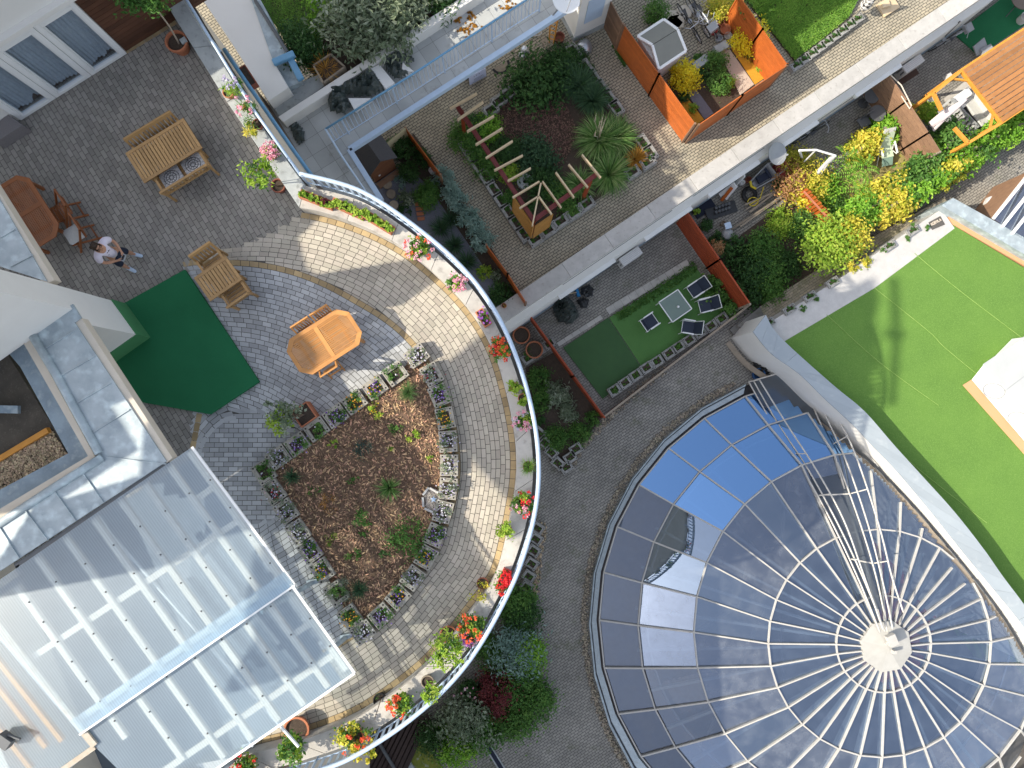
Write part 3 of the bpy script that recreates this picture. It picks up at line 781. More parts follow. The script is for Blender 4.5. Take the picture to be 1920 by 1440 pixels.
while n < 2600:
    p = P(random.uniform(-20, 128), random.uniform(800, 950), ZR-.72)
    if not inside((p.x, p.y), gp): continue
    n += 1; a = random.uniform(.014, .03)
    mb.box((p.x, p.y, p.z+random.uniform(-.02, .03)), (a*1.6, a*1.2, a), rz=random.uniform(0, 3.1), tilt=Matrix.Rotation(random.uniform(-.7, .7), 3, 'X'))
build(mb, 'roof_pebbles', M['pebble'], kind='stuff', label='brown and white pebbles in the corner of the sunken roof', cat='gravel')
mb = MB(); mb.beam(P(-20, 767, ZR-.6), P(36, 768, ZR-.6), .16, .1); build(mb, 'drain_channel', M['zinc_d'], label='grey metal channel lying on the sunken roof', cat='channel')

# ---- translucent canopy
ZC = 11.65
M['poly'] = None
def polymat():
    m, nt, b = _new('twinwall_sheet'); N = nt.nodes; L = nt.links; N.remove(b)
    geo = N.new('ShaderNodeNewGeometry'); mp = N.new('ShaderNodeMapping')
    dd = (P(665, 1262, ZC)-P(360, 838, ZC)); ang = math.atan2(dd.y, dd.x); mp.inputs['Rotation'].default_value = (0, 0, -ang)
    L.new(geo.outputs['Position'], mp.inputs['Vector'])
    wv = N.new('ShaderNodeTexWave'); wv.bands_direction = 'Y'; wv.inputs['Scale'].default_value = 6.2; wv.inputs['Distortion'].default_value = 0
    L.new(mp.outputs[0], wv.inputs['Vector'])
    nz = N.new('ShaderNodeTexNoise'); nz.inputs['Scale'].default_value = .7; nz.inputs['Detail'].default_value = 5; L.new(geo.outputs['Position'], nz.inputs['Vector'])
    mr = N.new('ShaderNodeMapRange'); mr.inputs[3].default_value = .30; mr.inputs[4].default_value = .38; L.new(wv.outputs['Fac'], mr.inputs[0])
    m2 = N.new('ShaderNodeMath'); m2.operation = 'MULTIPLY_ADD'; m2.inputs[1].default_value = .2; L.new(nz.outputs['Fac'], m2.inputs[0])
    sb = N.new('ShaderNodeMath'); sb.operation = 'SUBTRACT'; sb.inputs[1].default_value = .1; L.new(mr.outputs[0], sb.inputs[0]); L.new(sb.outputs[0], m2.inputs[2])
    tr = N.new('ShaderNodeBsdfTransparent'); tr.inputs[0].default_value = (.80, .88, .93, 1)
    df = N.new('ShaderNodeBsdfDiffuse'); df.inputs[0].default_value = (.56, .76, .92, 1)
    tl = N.new('ShaderNodeBsdfTranslucent'); tl.inputs[0].default_value = (.66, .82, .94, 1)
    gl = N.new('ShaderNodeBsdfGlossy'); gl.inputs['Roughness'].default_value = .3
    a = N.new('ShaderNodeMixShader'); a.inputs[0].default_value = .5; L.new(df.outputs[0], a.inputs[1]); L.new(tl.outputs[0], a.inputs[2])
    b2 = N.new('ShaderNodeMixShader'); L.new(m2.outputs[0], b2.inputs[0]); L.new(tr.outputs[0], b2.inputs[1]); L.new(a.outputs[0], b2.inputs[2])
    c = N.new('ShaderNodeMixShader'); c.inputs[0].default_value = .10; L.new(b2.outputs[0], c.inputs[1]); L.new(gl.outputs[0], c.inputs[2])
    L.new(c.outputs[0], N['Material Output'].inputs[0]); return m
M['poly'] = polymat()
can = thing('canopy', 'translucent ribbed canopy roof on cream timber rafters', 'canopy roof', P(360, 1130, ZC))
mb = MB(); mb.sheet(XY([(360, 838), (552, 1096), (150, 1376), (-60, 1130), (-60, 1128)], ZC+.1), ZC+.1); build(mb, 'upper_sheet', M['poly'], can)
mb = MB(); mb.sheet(XY([(545, 1086), (665, 1262), (440, 1418), (300, 1520), (180, 1402), (143, 1367)], ZC), ZC); build(mb, 'lower_sheet', M['poly'], can)
mb = MB()
for a, b_ in (((360, 838), (552, 1096)), ((545, 1094), (665, 1262))): mb.beam(P(*a, ZC+.1), P(*b_, ZC+.1), .05, .03)
mb.beam(P(553, 1097, ZC+.1), P(150, 1377, ZC+.1), .035, .06); mb.beam(P(665, 1262, ZC), P(300, 1515, ZC), .045, .05)
build(mb, 'edge_trim', M['white_b'], can)
mb = MB(); mb.sheet(XY([(533, 1072), (552, 1096), (150, 1376), (131, 1352)], ZC+.115), ZC+.115); build(mb, 'overlap_strip', M['poly'], can)
sl = Vector((305, 424)); rafters = [((357, 848), 0.98), ((317, 872), 1.0), ((272, 905), 1.0), ((225, 934), 1.0), ((175, 969), 1.0), ((122, 1004), 1.0), ((70, 1042), .92), ((28, 1092), .7)]
for (x, y), f in rafters:
    m1 = MB(); m1.beam(P(x, y, ZC-.04), P(x+sl[0]*f*.98, y+sl[1]*f*.98, ZC-.075), .115, .11); build(m1, 'rafter', M['cream'], can)
for a, b_ in (((366, 938), (403, 912)), ((62, 1232), (452, 973)), ((146, 1350), (535, 1082)), ((300, 1450), (628, 1225)), ((547, 1192), (585, 1166))):
    m1 = MB(); m1.beam(P(*a, ZC-.10), P(*b_, ZC-.10), .125, .09); build(m1, 'purlin', M['cream'], can)
mb = MB()
for (x, y), f in rafters:
    for k in range(1, 8):
        s_ = k*.125*f; p = P(x+sl[0]*s_, y+sl[1]*s_, ZC+.1 if s_ < .6 else ZC); mb.lathe((p.x, p.y, p.z), [(.018, 0), (.018, .012), (.006, .018)], 8)
so = build(mb, 'screw_row', M['greyd'], can); so['kind'] = 'stuff'
mb = MB(); mb.tube(PL([(180, 970), (560, 1400)], ZC-.35), .035, 6); mb.tube(PL([(186, 966), (474, 1400)], ZC-.3), .02, 6); build(mb, 'drain_pipe', M['white_b'], can)
for x, y in ((590, 1090), (652, 1192), (470, 1395)):
    m1 = MB(); p = P(x, y, ZT); m1.prism([(p.x-.16, p.y-.1), (p.x+.12, p.y+.0), (p.x+.12, p.y+.1), (p.x-.16, p.y+.05)], ZT+.01, ZT+.14); m1.beam((p.x, p.y, ZT), (p.x-.45, p.y-.02, ZC-.2), .08, .08)
    build(m1, 'post', M['zinc'], can)
mb = MB(); mb.beam(P(318, 868, ZC+.06), P(30, 1062, ZC+.06), .10, .05); mb.beam(P(33, 1060, ZC+.06), P(46, 1082, ZC+.06), .10, .05); mb.beam(P(46, 1080, ZC+.06), P(-60, 1150, ZC+.06), .12, .05)
build(mb, 'dark_gap_strip', M['greyd'], can)
mb = MB(); mb.sheet(XY([(360, 860), (640, 1275), (470, 1400), (100, 1500), (-60, 1500), (-60, 1120)], ZT), ZT+.008); build(mb, 'canopy_floor', mat('shade_floor', (.15, .18, .21), (.11, .135, .16), scale=2), kind='structure')  # dark sheet over the paving, its colour standing for shade under the canopy
# lower glazed lean-to
le = thing('lean_to_roof', 'clear glazed lean to roof with orange rafters and rusty edge beside the canopy', 'roof', P(60, 1350, ZC-.1))
mb = MB(); mb.sheet(XY([(-60, 1120), (180, 1400), (110, 1460), (-60, 1560)], ZC-.06), ZC-.06); build(mb, 'glazing', M['poly'], le)
mb = MB(); mb.beam(P(-60, 1100, ZC+.03), P(178, 1398, ZC+.03), .13, .05); mb.beam(P(178, 1400, ZC+.0), P(110, 1448, ZC), .1, .05)
build(mb, 'edge_bar', mat('rusty_edge', (.48, .46, .4), (.34, .24, .15), scale=5), le)
for a, b_ in (((-40, 1190), (118, 1388)), ((-40, 1240), (88, 1400)), ((-20, 1340), (60, 1440))):
    m1 = MB(); m1.beam(P(*a, ZC-.16), P(*b_, ZC-.16), .09, .1); build(m1, 'rafter', M['wood_pinko'], le)
mb = MB(); mb.box(P(10, 1388, ZC+.1), (.28, .2, .2), rz=-.6); mb.tube(PL([(15, 1378), (38, 1386)], ZC+.12), .03, 6); build(mb, 'roof_bracket', M['greyd'], label='dark metal bracket on the lean to roof at the left edge', cat='bracket')
# dim loggia floor keeps going under the roofs; back wall of the loggia
mb = MB(); lines_box(mb, P(-60, 900, ZT), P(200, 1500, ZT), ZT, 11.4, .2); build(mb, 'loggia_wall', M['beige'], label='beige back wall under the canopy', cat='wall')

# ================================================================ unseen house shape further left, added for the shade on the terrace
def occl(poly, name, parent, x0=-15.0, dx=-5.0):
    """unseen shade blockers standing at x0; poly is (y, z)"""
    t = math.tan(R(SUN_AZ)); m1 = MB(); n = len(poly)
    vs = [(x0, y+t*x0*0, z) for y, z in poly]+[(x0+dx, y+t*dx, z) for y, z in poly]
    m1.add(vs, [list(range(n)), list(range(2*n-1, n-1, -1))]+[[i, n+i, n+(i+1) % n, (i+1) % n] for i in range(n)])
    build(m1, name, M['white'], parent)
# ================================================================ glass dome
RINGS = {'A': (1571.7, 1158.5, 449.7, -2.72), 'B': (1596.4, 1168.8, 402.4, -2.3), 'C': (1633, 1182, 335, -1.4), 'D': (1648.7, 1204, 211, -.88), 'E': (1655.4, 1206.3, 89.8, -.58), 'H': (1659, 1210, 46, -.5)}
NR = 32
# the dome is cut off by the curving wall
_w = [at(FL_IN, k/60) for k in range(61)]; _c = offset(_w, .32)
if (_c[30]-DC).length > (_w[30]-DC).length: _c = offset(_w, -.32)
mid = [(p.x, p.y) for p in _c]
CUT = [(mid[0][0]-2, mid[0][1]+1.5)]+mid+[(mid[-1][0], -40), (-5, -40), (-5, mid[0][1]+1.5)]
def rp(ring, k, dz=0, dr=0):
    cx, cy, r, z = RINGS[ring]; c = P(cx, cy, z); rr = r/pxm(z)+dr; a = math.pi-2*math.pi*k/NR
    return Vector((c.x+rr*math.cos(a), c.y+rr*math.sin(a), z+dz))
def keep(p): return inside((p.x, p.y), CUT)
dome = thing('glass_dome', 'large round glass roof with white radial ribs and blue sky reflections', 'glass roof', (DC.x, DC.y, ZL))
M['rib'] = mat('rib_white', (.52, .50, .465), (.42, .40, .365), rough=.45, scale=4, c3=(.45, .38, .28), s3=6, w3=.24)
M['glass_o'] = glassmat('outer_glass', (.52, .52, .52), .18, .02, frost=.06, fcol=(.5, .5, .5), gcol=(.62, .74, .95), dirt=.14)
M['glass_sky'] = glassmat('sky_reflection_glass', (.25, .36, .5), .62, .012, gcol=(.30, .56, .98))  # deep blue of the reflected sky is put into the gloss colour
M['glass_d'] = glassmat('dusty_cloud_glass', (.34, .38, .44), .32, .04, frost=.10, fcol=(.55, .60, .68), gcol=(.58, .70, .92), dirt=.20)  # haze is dust plus soft white cloud reflections put into the colour
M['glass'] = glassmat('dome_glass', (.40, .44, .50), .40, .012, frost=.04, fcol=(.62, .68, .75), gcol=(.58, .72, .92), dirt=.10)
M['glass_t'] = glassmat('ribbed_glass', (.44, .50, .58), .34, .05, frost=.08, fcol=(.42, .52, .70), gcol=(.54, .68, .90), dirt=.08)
seq = ['A', 'B', 'C', 'D', 'E', 'H']
for s_, (r0, r1) in enumerate(zip(seq[:-1], seq[1:])):
    for k in range(NR):
        cs = [rp(r0, k), rp(r0, k+1), rp(r1, k), rp(r1, k+1)]; kk_ = [keep(x) for x in cs]
        m1 = MB(); U, V = (4, 1) if all(kk_) else (26, 10)
        for i in range(U):
            for j in range(V):
                def gp(u, v): return rp(r0, k+v)*(1-u)+rp(r1, k+v)*u
                # flat facet: interpolate between the two rib lines
                a0, a1 = rp(r0, k)*(1-i/U)+rp(r1, k)*(i/U), rp(r0, k+1)*(1-i/U)+rp(r1, k+1)*(i/U)
                b0, b1 = rp(r0, k)*(1-(i+1)/U)+rp(r1, k)*((i+1)/U), rp(r0, k+1)*(1-(i+1)/U)+rp(r1, k+1)*((i+1)/U)
                p = [a0+(a1-a0)*(j/V), a0+(a1-a0)*((j+1)/V), b0+(b1-b0)*((j+1)/V), b0+(b1-b0)*(j/V)]
                if all(keep(x) for x in p): m1.add(p, [[0, 1, 2, 3]], random.random())
        if m1.f:
            # each pane hangs a touch out of true, so reflections break from pane to pane
            ax = Vector((random.gauss(0, 1), random.gauss(0, 1), 0))*.012
            c = sum((Vector(v) for v in m1.v), Vector())/len(m1.v)
            m1.v = [(v[0], v[1], v[2]+(Vector(v)-c).dot(ax)) for v in m1.v]
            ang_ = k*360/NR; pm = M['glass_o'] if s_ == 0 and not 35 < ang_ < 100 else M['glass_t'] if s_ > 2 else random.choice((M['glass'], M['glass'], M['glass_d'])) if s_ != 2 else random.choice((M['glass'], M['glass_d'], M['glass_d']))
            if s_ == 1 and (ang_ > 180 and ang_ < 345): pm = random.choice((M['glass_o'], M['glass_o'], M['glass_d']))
            if s_ < 2 and 33 < ang_ < 82: pm = M['glass_sky']  # upper left panes get the glass coloured for sky reflection
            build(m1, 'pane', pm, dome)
for k in range(NR):
    m1 = MB()
    for r0, r1 in zip(seq[:-1], seq[1:]):
        pts = [rp(r0, k, .05)*(1-i/8)+rp(r1, k, .05)*(i/8) for i in range(9)]; pts = [p for p in pts if keep(p)]
        if len(pts) > 1: m1.beam(pts[0], pts[-1], .06 if r0 in 'AB' else .05, .10)
    if m1.f: build(m1, 'rib', M['rib'], dome)
for k in range(NR):
    m1 = MB(); pts = [p for p in (rp('A', k+.3, -.7)*(1-i/10)+rp('B', k+.3, -.7)*(i/10) if False else rp('B', k+.3, -.6)*(1-i/10)+rp('E', k+.3, -.55)*(i/10) for i in range(11)) if keep(p)]
    if len(pts) > 1: m1.beam(pts[0], pts[-1], .10, .16); build(m1, 'inner_strut', M.setdefault('strut', mat('strut_grey', (.42, .45, .44), (.34, .37, .36), scale=3)), dome)
for rn in 'ABCDE':
    m1 = MB()
    for k in range(NR):
        a, b_ = rp(rn, k, .045), rp(rn, k+1, .045)
        if keep(a) and keep(b_): m1.beam(a, b_, .052, .085)
        elif keep(a) or keep(b_):
            pts = [a+(b_-a)*i/10 for i in range(11)]; pts = [p for p in pts if keep(p)]
            if len(pts) > 1: m1.beam(pts[0], pts[-1], .052, .085)
    build(m1, 'ring_bar', M['rib'], dome)
mb = MB()
hub = [rp('H', k*4+1.2, .13, .06) for k in range(8)]; hc = sum(hub, Vector())/8+Vector((0, 0, .12))
for i in range(8): mb.add([hub[i], hub[i-1], hc], [[0, 1, 2]], random.random())
for i in range(8): mb.add([hub[i], hub[i-1], hub[i-1]-Vector((0, 0, .25)), hub[i]-Vector((0, 0, .25))], [[3, 2, 1, 0]])
build(mb, 'hub_cap', mat('hub_plate', (.44, .43, .40), (.38, .37, .34), scale=3, rnd=.06), dome)
# rim: curb, dark slot, metal gutter
def annulus(ra, rb, z0, z1, name, m_, seg=NR):
    m1 = MB(); c = P(1585.7, 1166.5, -2.9)
    ca = P(1571.7, 1158.5, -2.72)
    for k in range(seg):
        ps = []
        for kk in (k, k+1):
            a = math.pi-2*math.pi*kk/seg
            for f in (ra, rb):
                cc = c*(f)+ca*(1-f); rr = (483/pxm(-2.9))*f+(455/pxm(-2.72))*(1-f)
                ps.append(Vector((cc.x+rr*math.cos(a), cc.y+rr*math.sin(a), z0*f+z1*(1-f) if False else 0)))
        if not all(keep(x) for x in ps): continue
        za, zb = z0, z1
        vs = [(ps[0].x, ps[0].y, za), (ps[1].x, ps[1].y, zb), (ps[3].x, ps[3].y, zb), (ps[2].x, ps[2].y, za)]
        vs += [(x, y, -3.3) for x, y, z in vs]
        m1.add(vs, [[0, 1, 2, 3], [0, 3, 7, 4], [1, 5, 6, 2], [0, 4, 5, 1], [3, 2, 6, 7]], random.random())
    build(m1, name, m_, dome)
annulus(1.0, .80, -2.78, -2.78, 'rim_curb', M['zinc'])
annulus(.80, .62, -2.88, -2.88, 'rim_slot', M['greyd'])
annulus(.62, .0, -2.80, -2.70, 'rim_gutter', mat('gutter_metal', (.46, .53, .57), (.34, .40, .44), rough=.5, scale=4, c3=(.3, .28, .24), s3=9, w3=.28))
# hall under the glass
M['hall'] = mat('hall_wall', (.34, .31, .29), (.2, .18, .17), scale=.8)
hall = thing('hall', 'dim hall below the glass dome with gallery, stairs and red seats', 'building', (DC.x, DC.y, -9))
mb = MB(); mb.lathe((DC.x, DC.y, -9), [(.01, 0), (DR-.1, 0)], 48); build(mb, 'hall_floor', mat('hall_floor', (.42, .40, .38), (.2, .2, .2), scale=.7), hall)
mb = MB(); ringp = [(DC.x+(DR-.06)*math.cos(a*2*math.pi/48), DC.y+(DR-.06)*math.sin(a*2*math.pi/48)) for a in range(48)]
mb.add([(x, y, -9) for x, y in ringp]+[(x, y, -3.02) for x, y in ringp], [[i, 48+i, 48+(i+1) % 48, (i+1) % 48] for i in range(48)]); build(mb, 'hall_wall', M['hall'], hall)
mb = MB()
for i in range(48):
    a0, a1 = i*2*math.pi/48, (i+1)*2*math.pi/48
    mb.add([(DC.x+r*math.cos(a), DC.y+r*math.sin(a), -5.2) for r, a in ((DR-2.6, a0), (DR-.1, a0), (DR-.1, a1), (DR-2.6, a1))], [[0, 1, 2, 3]])
build(mb, 'gallery_floor', mat('gallery_floor', (.30, .26, .24), (.2, .17, .16), scale=2), hall)
mb = MB(); mb.tube([(DC.x+(DR-2.6)*math.cos(a*2*math.pi/48), DC.y+(DR-2.6)*math.sin(a*2*math.pi/48), -4.2) for a in range(48)], .05, 5, closed=True); build(mb, 'gallery_rail', M['steel'], hall)
mb = MB()
for i in range(14):
    a = math.pi+.55+i*.03; r = DR-3.0-i*.28; mb.box((DC.x+r*math.cos(a), DC.y+r*math.sin(a), -5.4-i*.22), (.3, 1.6, .06), rz=a)
build(mb, 'stair', mat('stair_tread', (.32, .28, .25)), hall)
for i in range(26):
    m1 = MB(); a = -.75+(i % 13)*.12; r = 5.0+(i//13)*1.6; x, y = DC.x+r*math.cos(a), DC.y+r*math.sin(a)
    m1.box((x, y, -8.55), (.55, .6, .12), rz=a); m1.box((x+.28*math.cos(a), y+.28*math.sin(a), -8.2), (.1, .6, .7), rz=a); m1.box((x, y, -8.8), (.4, .45, .38), rz=a)
    build(m1, 'seat', M['red'], hall)
mb = MB()
for k in range(7):
    a = 1.2+k*.55; mb.tube([(DC.x+1.5*math.cos(a), DC.y+1.5*math.sin(a), -8.9), (DC.x+7.5*math.cos(a), DC.y+7.5*math.sin(a), -4.9)], .09, 6)
build(mb, 'strut', M['greyd'], hall)
# travelling maintenance ladder lying on the dome
lad = thing('maintenance_ladder', 'long steel maintenance ladder with grey mesh steps curving over the glass dome to its hub', 'ladder', P(1500, 830, -1.5))
def dz(px, py):
    """height of the glass under a pixel"""
    p = P(px, py, -1.2); best = -2.4
    c = P(1640, 1190, -1); r = math.hypot(p.x-c.x, p.y-c.y)
    return max(-2.75, -.5-r*r/36)
def dpath(pts, lift, l2=None):
    out = []; n = len(pts)
    sp = spline([Vector((x, y, 0)) for x, y in pts], 6)
    for i, v in enumerate(sp):
        t = i/(len(sp)-1); out.append(P(v.x, v.y, dz(v.x, v.y)+lift+((l2-lift)*t if l2 is not None else 0)))
    return out
M['steelw'] = mat('ladder_tube', (.60, .58, .54), (.46, .43, .38), rough=.4, scale=6, c3=(.38, .22, .1), s3=5, w3=.25)
Lp = [(1404, 716), (1449, 795), (1505, 880), (1560, 980), (1608, 1082), (1650, 1185)]
Rp = [(1495, 690), (1530, 775), (1571, 868), (1614, 985), (1645, 1090), (1664, 1185)]
sides = [(Lp, .25, .5), ([(x+9, y-2) for x, y in Lp], .32, .5), ([(1424, 712), (1475, 795), (1530, 880), (1582, 975), (1622, 1085), (1656, 1180)], .75, .7),
         (Rp, .25, .5), ([(1507, 689), (1546, 775), (1588, 868), (1628, 985), (1655, 1090), (1674, 1180)], .6, .6), ([(1519, 686), (1560, 765), (1603, 850), (1648, 985), (1672, 1080), (1694, 1148)], .95, .8)]
for pts, a, b_ in sides:
    m1 = MB(); m1.tube(dpath(pts, a, b_), .032, 6); build(m1, 'side_tube', M['steelw'], lad, smooth=True)
A, B = dpath(Lp, .22, .4), dpath(Rp, .22, .4)
M['mesh'] = glassmat('step_mesh', (.42, .47, .52), .04, .3, frost=.35, fcol=(.30, .33, .37))
m1 = MB(); m1.strip(A[:28], B[:28]); build(m1, 'mesh_deck', M['mesh'], lad)
for i in (0, 10, 15, 22):
    m1 = MB(); m1.beam(A[i], B[i], .05, .05); m1.beam(B[i], dpath(sides[5][0], .95, .8)[i], .035, .035); m1.beam(A[i], dpath(sides[2][0], .75, .7)[i], .035, .035); build(m1, 'cross_bar', M['steelw'], lad)
mb = MB(); mb.box(P(1672, 1200, 0), (.32, .4, .2), rz=.4); mb.box(P(1676, 1222, -.1), (.12, .12, .2)); mb.tube(PL([(1660, 1208), (1672, 1200)], -.05), .07, 8); build(mb, 'pivot', M['rib'], lad)

gz = []
for p in _c:
    c = P(1640, 1190, -1); r = math.hypot(p.x-c.x, p.y-c.y); gz.append(Vector((p.x, p.y, max(-2.7, -.5-r*r/36)+.02)))
mb = MB()
for a, b_ in zip(gz[:-1], gz[1:]): mb.beam(a, b_, .22, .07)
build(mb, 'edge_gutter', mat('bronze_gutter', (.30, .25, .19), (.22, .18, .14), scale=5), dome)
# ================================================================ things on the terrace
# ---- furniture builders (local coordinates, origin on the floor)
def lbox(mb, x, y, z, dx, dy, dz_, rz=0, tilt=None): mb.box((x, y, z), (dx, dy, dz_), rz, random.random(), 0, tilt)
def slat_table(name, label, L, W, H, m_, loc, rz, oct_=0, group=None, hole=True):
    t = thing(name, label, 'table', loc, rz, group)
    mb = MB(); th = .028
    if not oct_:
        e = .07
        for s_ in (-1, 1):
            lbox(mb, 0, s_*(W/2-e/2), H-th/2, L, e, th); lbox(mb, s_*(L/2-e/2), 0, H-th/2, e, W-2*e-.004, th)
        n = int((L-2*e)/.075)
        for i in range(n):
            x = -L/2+e+(i+.5)*(L-2*e)/n; lbox(mb, x, 0, H-th/2-.002, (L-2*e)/n-.016, W-2*e-.004, th-.006)
        lbox(mb, 0, 0, H-th-.02, .09, W-.1, .03)
        if hole: mb.lathe((.0, .0, H-.004), [(.028, 0), (.028, .007)], 12)
    else:
        c = oct_; e = .095
        out = [(L/2-c, W/2), (L/2, W/2-c), (L/2, -W/2+c), (L/2-c, -W/2), (-L/2+c, -W/2), (-L/2, -W/2+c), (-L/2, W/2-c), (-L/2+c, W/2)]
        f_ = lambda p: (p[0]*(1-2*e/L), p[1]*(1-2*e/W))
        inn = [f_(p) for p in out]
        for i in range(8):
            a, b_, c2, d = out[i-1], out[i], inn[i], inn[i-1]
            mb.prism([a, b_, c2, d], H-th, H, random.random())
        lbox(mb, 0, 0, H-th/2+.001, .10, 2*inn[0][1]-.002, th)
        n = int(2*inn[0][1]/.043); hw = inn[1][0]; hy = inn[0][1]
        for i in range(n):
            y = -hy+(i+.5)*2*hy/n; cut = max(0, abs(y)-inn[1][1]); x1 = hw-cut*(hw-inn[0][0])/max(1e-6, hy-inn[1][1])-.002
            for s_ in (-1, 1): lbox(mb, s_*(.052+x1)/2, y, H-th/2-.003, x1-.052, 2*hy/n-.015, th-.006)
        lbox(mb, L*.3, 0, H-th-.018, .06, W-.25, .03); lbox(mb, -L*.3, 0, H-th-.018, .06, W-.25, .03)
    build(mb, 'tabletop', m_, t, local=True)
    for sx in (-1, 1):
        for sy in (-1, 1):
            mb = MB(); mb.beam((sx*(L/2-.16), sy*(W/2-.13), 0), (sx*(L/2-.16), sy*(W/2-.13), H-th-.005), .065, .065); build(mb, 'leg', m_, t, local=True)
    mb = MB(); lbox(mb, 0, W/2-.13, H-.1, L-.4, .025, .07); lbox(mb, 0, -W/2+.13, H-.1, L-.4, .025, .07); build(mb, 'apron', m_, t, local=True)
    return t
def slat_bench(name, label, L, m_, loc, rz, cat='bench', cushion=None, group=None):
    """faces -y; back on the +y side"""
    t = thing(name, label, cat, loc, rz, group); D = .52
    mb = MB()
    for i in range(6): lbox(mb, 0, -D/2+.045+i*.085, .42, L-.1, .07, .022)
    build(mb, 'seat', m_, t, local=True)
    mb = MB(); tl = Matrix.Rotation(R(-14), 3, 'X')
    lbox(mb, 0, D/2+.115, .905, L-.02, .05, .085, tilt=tl); lbox(mb, 0, D/2+.03, .50, L-.1, .03, .06, tilt=tl)
    n = int((L-.15)/.085)
    for i in range(n): lbox(mb, -L/2+.08+(i+.5)*(L-.16)/n, D/2+.07, .70, (L-.16)/n-.03, .018, .36, tilt=tl)
    build(mb, 'backrest', m_, t, local=True)
    for sx in (-1, 1):
        mb = MB(); lbox(mb, sx*(L/2-.03), -.0, .645, .055, D+.12, .028); build(mb, 'armrest', m_, t, local=True)
        mb = MB(); mb.beam((sx*(L/2-.03), -D/2+.03, 0), (sx*(L/2-.03), -D/2+.03, .63), .05, .05); build(mb, 'leg', m_, t, local=True)
        mb = MB(); mb.beam((sx*(L/2-.03), D/2+.02, 0), (sx*(L/2-.03), D/2+.02, .45), .05, .05); mb.beam((sx*(L/2-.03), D/2+.015, .43), (sx*(L/2-.03), D/2+.125, .93), .045, .05); build(mb, 'leg', m_, t, local=True)
        mb = MB(); lbox(mb, sx*(L/2-.03), 0, .37, .03, D-.08, .06); build(mb, 'side_rail', m_, t, local=True)
    return t
def fold_chair(name, label, m_, loc, rz, group=None):
    t = thing(name, label, 'chair', loc, rz, group)
    mb = MB()
    for i in range(7): lbox(mb, 0, -.18+i*.06, .435+.0*i, .38, .045, .02)
    build(mb, 'seat', m_, t, local=True)
    mb = MB(); tl = Matrix.Rotation(R(-12), 3, 'X')
    lbox(mb, 0, .315, .92, .46, .035, .06, tilt=tl)
    lbox(mb, 0, .235, .545, .40, .025, .04, tilt=tl)
    for i in range(6): lbox(mb, -.15+i*.06, .275, .73, .028, .014, .34, tilt=tl)
    build(mb, 'backrest', m_, t, local=True)
    for sx in (-1, 1):
        mb = MB(); mb.beam((sx*.215, -.27, 0), (sx*.215, .32, .93), .03, .045); build(mb, 'leg', m_, t, local=True)
        mb = MB(); mb.beam((sx*.18, .34, 0), (sx*.18, -.19, .44), .03, .045); build(mb, 'leg', m_, t, local=True)
    mb = MB(); mb.beam((-.2, -.2, .1), (.2, -.2, .1), .03, .03); mb.beam((-.18, .28, .1), (.18, .28, .1), .03, .03); build(mb, 'stretcher', m_, t, local=True)
    return t
def TOP(px, py, h=.74):
    p = P(px, py, ZT+h); return Vector((p.x, p.y, ZT))
def wang(dx, dy): return math.atan2(-dy, dx)   # pixel direction -> world angle
def cushion(name, label, cat, c, d, rz, m_, group=None, pattern=None):
    t = thing(name, label, cat, c, rz, group); mb = MB(); K = 8
    vs = []; 
    for s_ in (1, -1):
        for i in range(K+1):
            for j in range(K+1):
                x, y = i/K*2-1, j/K*2-1
                h = d[2]*.5*(1-abs(x)**4)**.5*(1-abs(y)**4)**.5*(.85+.15*math.cos(x*2)*math.cos(y*2))
                k = 1-.05*(1-abs(x))*(abs(y) > .99)
                vs.append((x*d[0]/2*k, y*d[1]/2*k, d[2]*.5+s_*h))
    n = (K+1)**2; fs = []
    for i in range(K):
        for j in range(K):
            a = i*(K+1)+j; fs.append([a, a+K+1, a+K+2, a+1]); fs.append([n+a, n+a+1, n+a+K+2, n+a+K+1])
    mb.add(vs, fs); build(mb, 'cover', m_, t, local=True, smooth=True)
    if pattern:
        mb = MB()
        for r_ in pattern:
            pts = [(r_*math.cos(k*.2618), r_*.92*math.sin(k*.2618), d[2]*(.985-.15*(r_/.2)**4)) for k in range(24)]
            mb.tube(pts, .007, 4, closed=True)
        for k in range(10): a = k*.628; mb.beam((.03*math.cos(a), .03*math.sin(a), d[2]*.985), (pattern[-1]*math.cos(a), pattern[-1]*math.sin(a), d[2]*.9), .008, .006)
        build(mb, 'printed_ring', M['blackp'], t, local=True)
    return t

# table and two benches, upper left
a1 = wang(108, -69)
slat_table('garden_table', 'rectangular brown slatted table with a bench on either side', 1.55, .82, .74, M['teak'], TOP(307, 282), a1)
def benchpos(px, py, z, rz, back):   # px of the top of the back -> floor position
    p = P(px, py, ZT+z); d = Vector((-math.sin(rz), math.cos(rz), 0))
    return Vector((p.x, p.y, ZT))-d*back
slat_bench('garden_bench', 'brown slatted bench with its back to the glazed doors', 1.25, M['teak'], benchpos(276, 236, .92, a1, .375), a1)
rb = a1+math.pi
bb = benchpos(343, 335, .92, rb, .375)
slat_bench('garden_bench', 'brown slatted bench carrying two patterned cushions', 1.25, M['teak'], bb, rb)
u = Vector((math.cos(rb), math.sin(rb), 0))
M['cushp'] = mat('printed_cushion', (.55, .54, .53), (.30, .30, .31), scale=30, contrast=.08)
for i, s_ in enumerate((-1, 1)):
    cushion('cushion', ('black ringed cushion on the bench, the one nearer the folding chairs', 'black ringed cushion on the bench, the one nearer the parapet')[0 if s_ > 0 else 1], 'cushion', bb+u*s_*.29+Vector((0, 0, .435)), (.5, .46, .07), rb, M['cushp'], pattern=(.06, .12, .18))
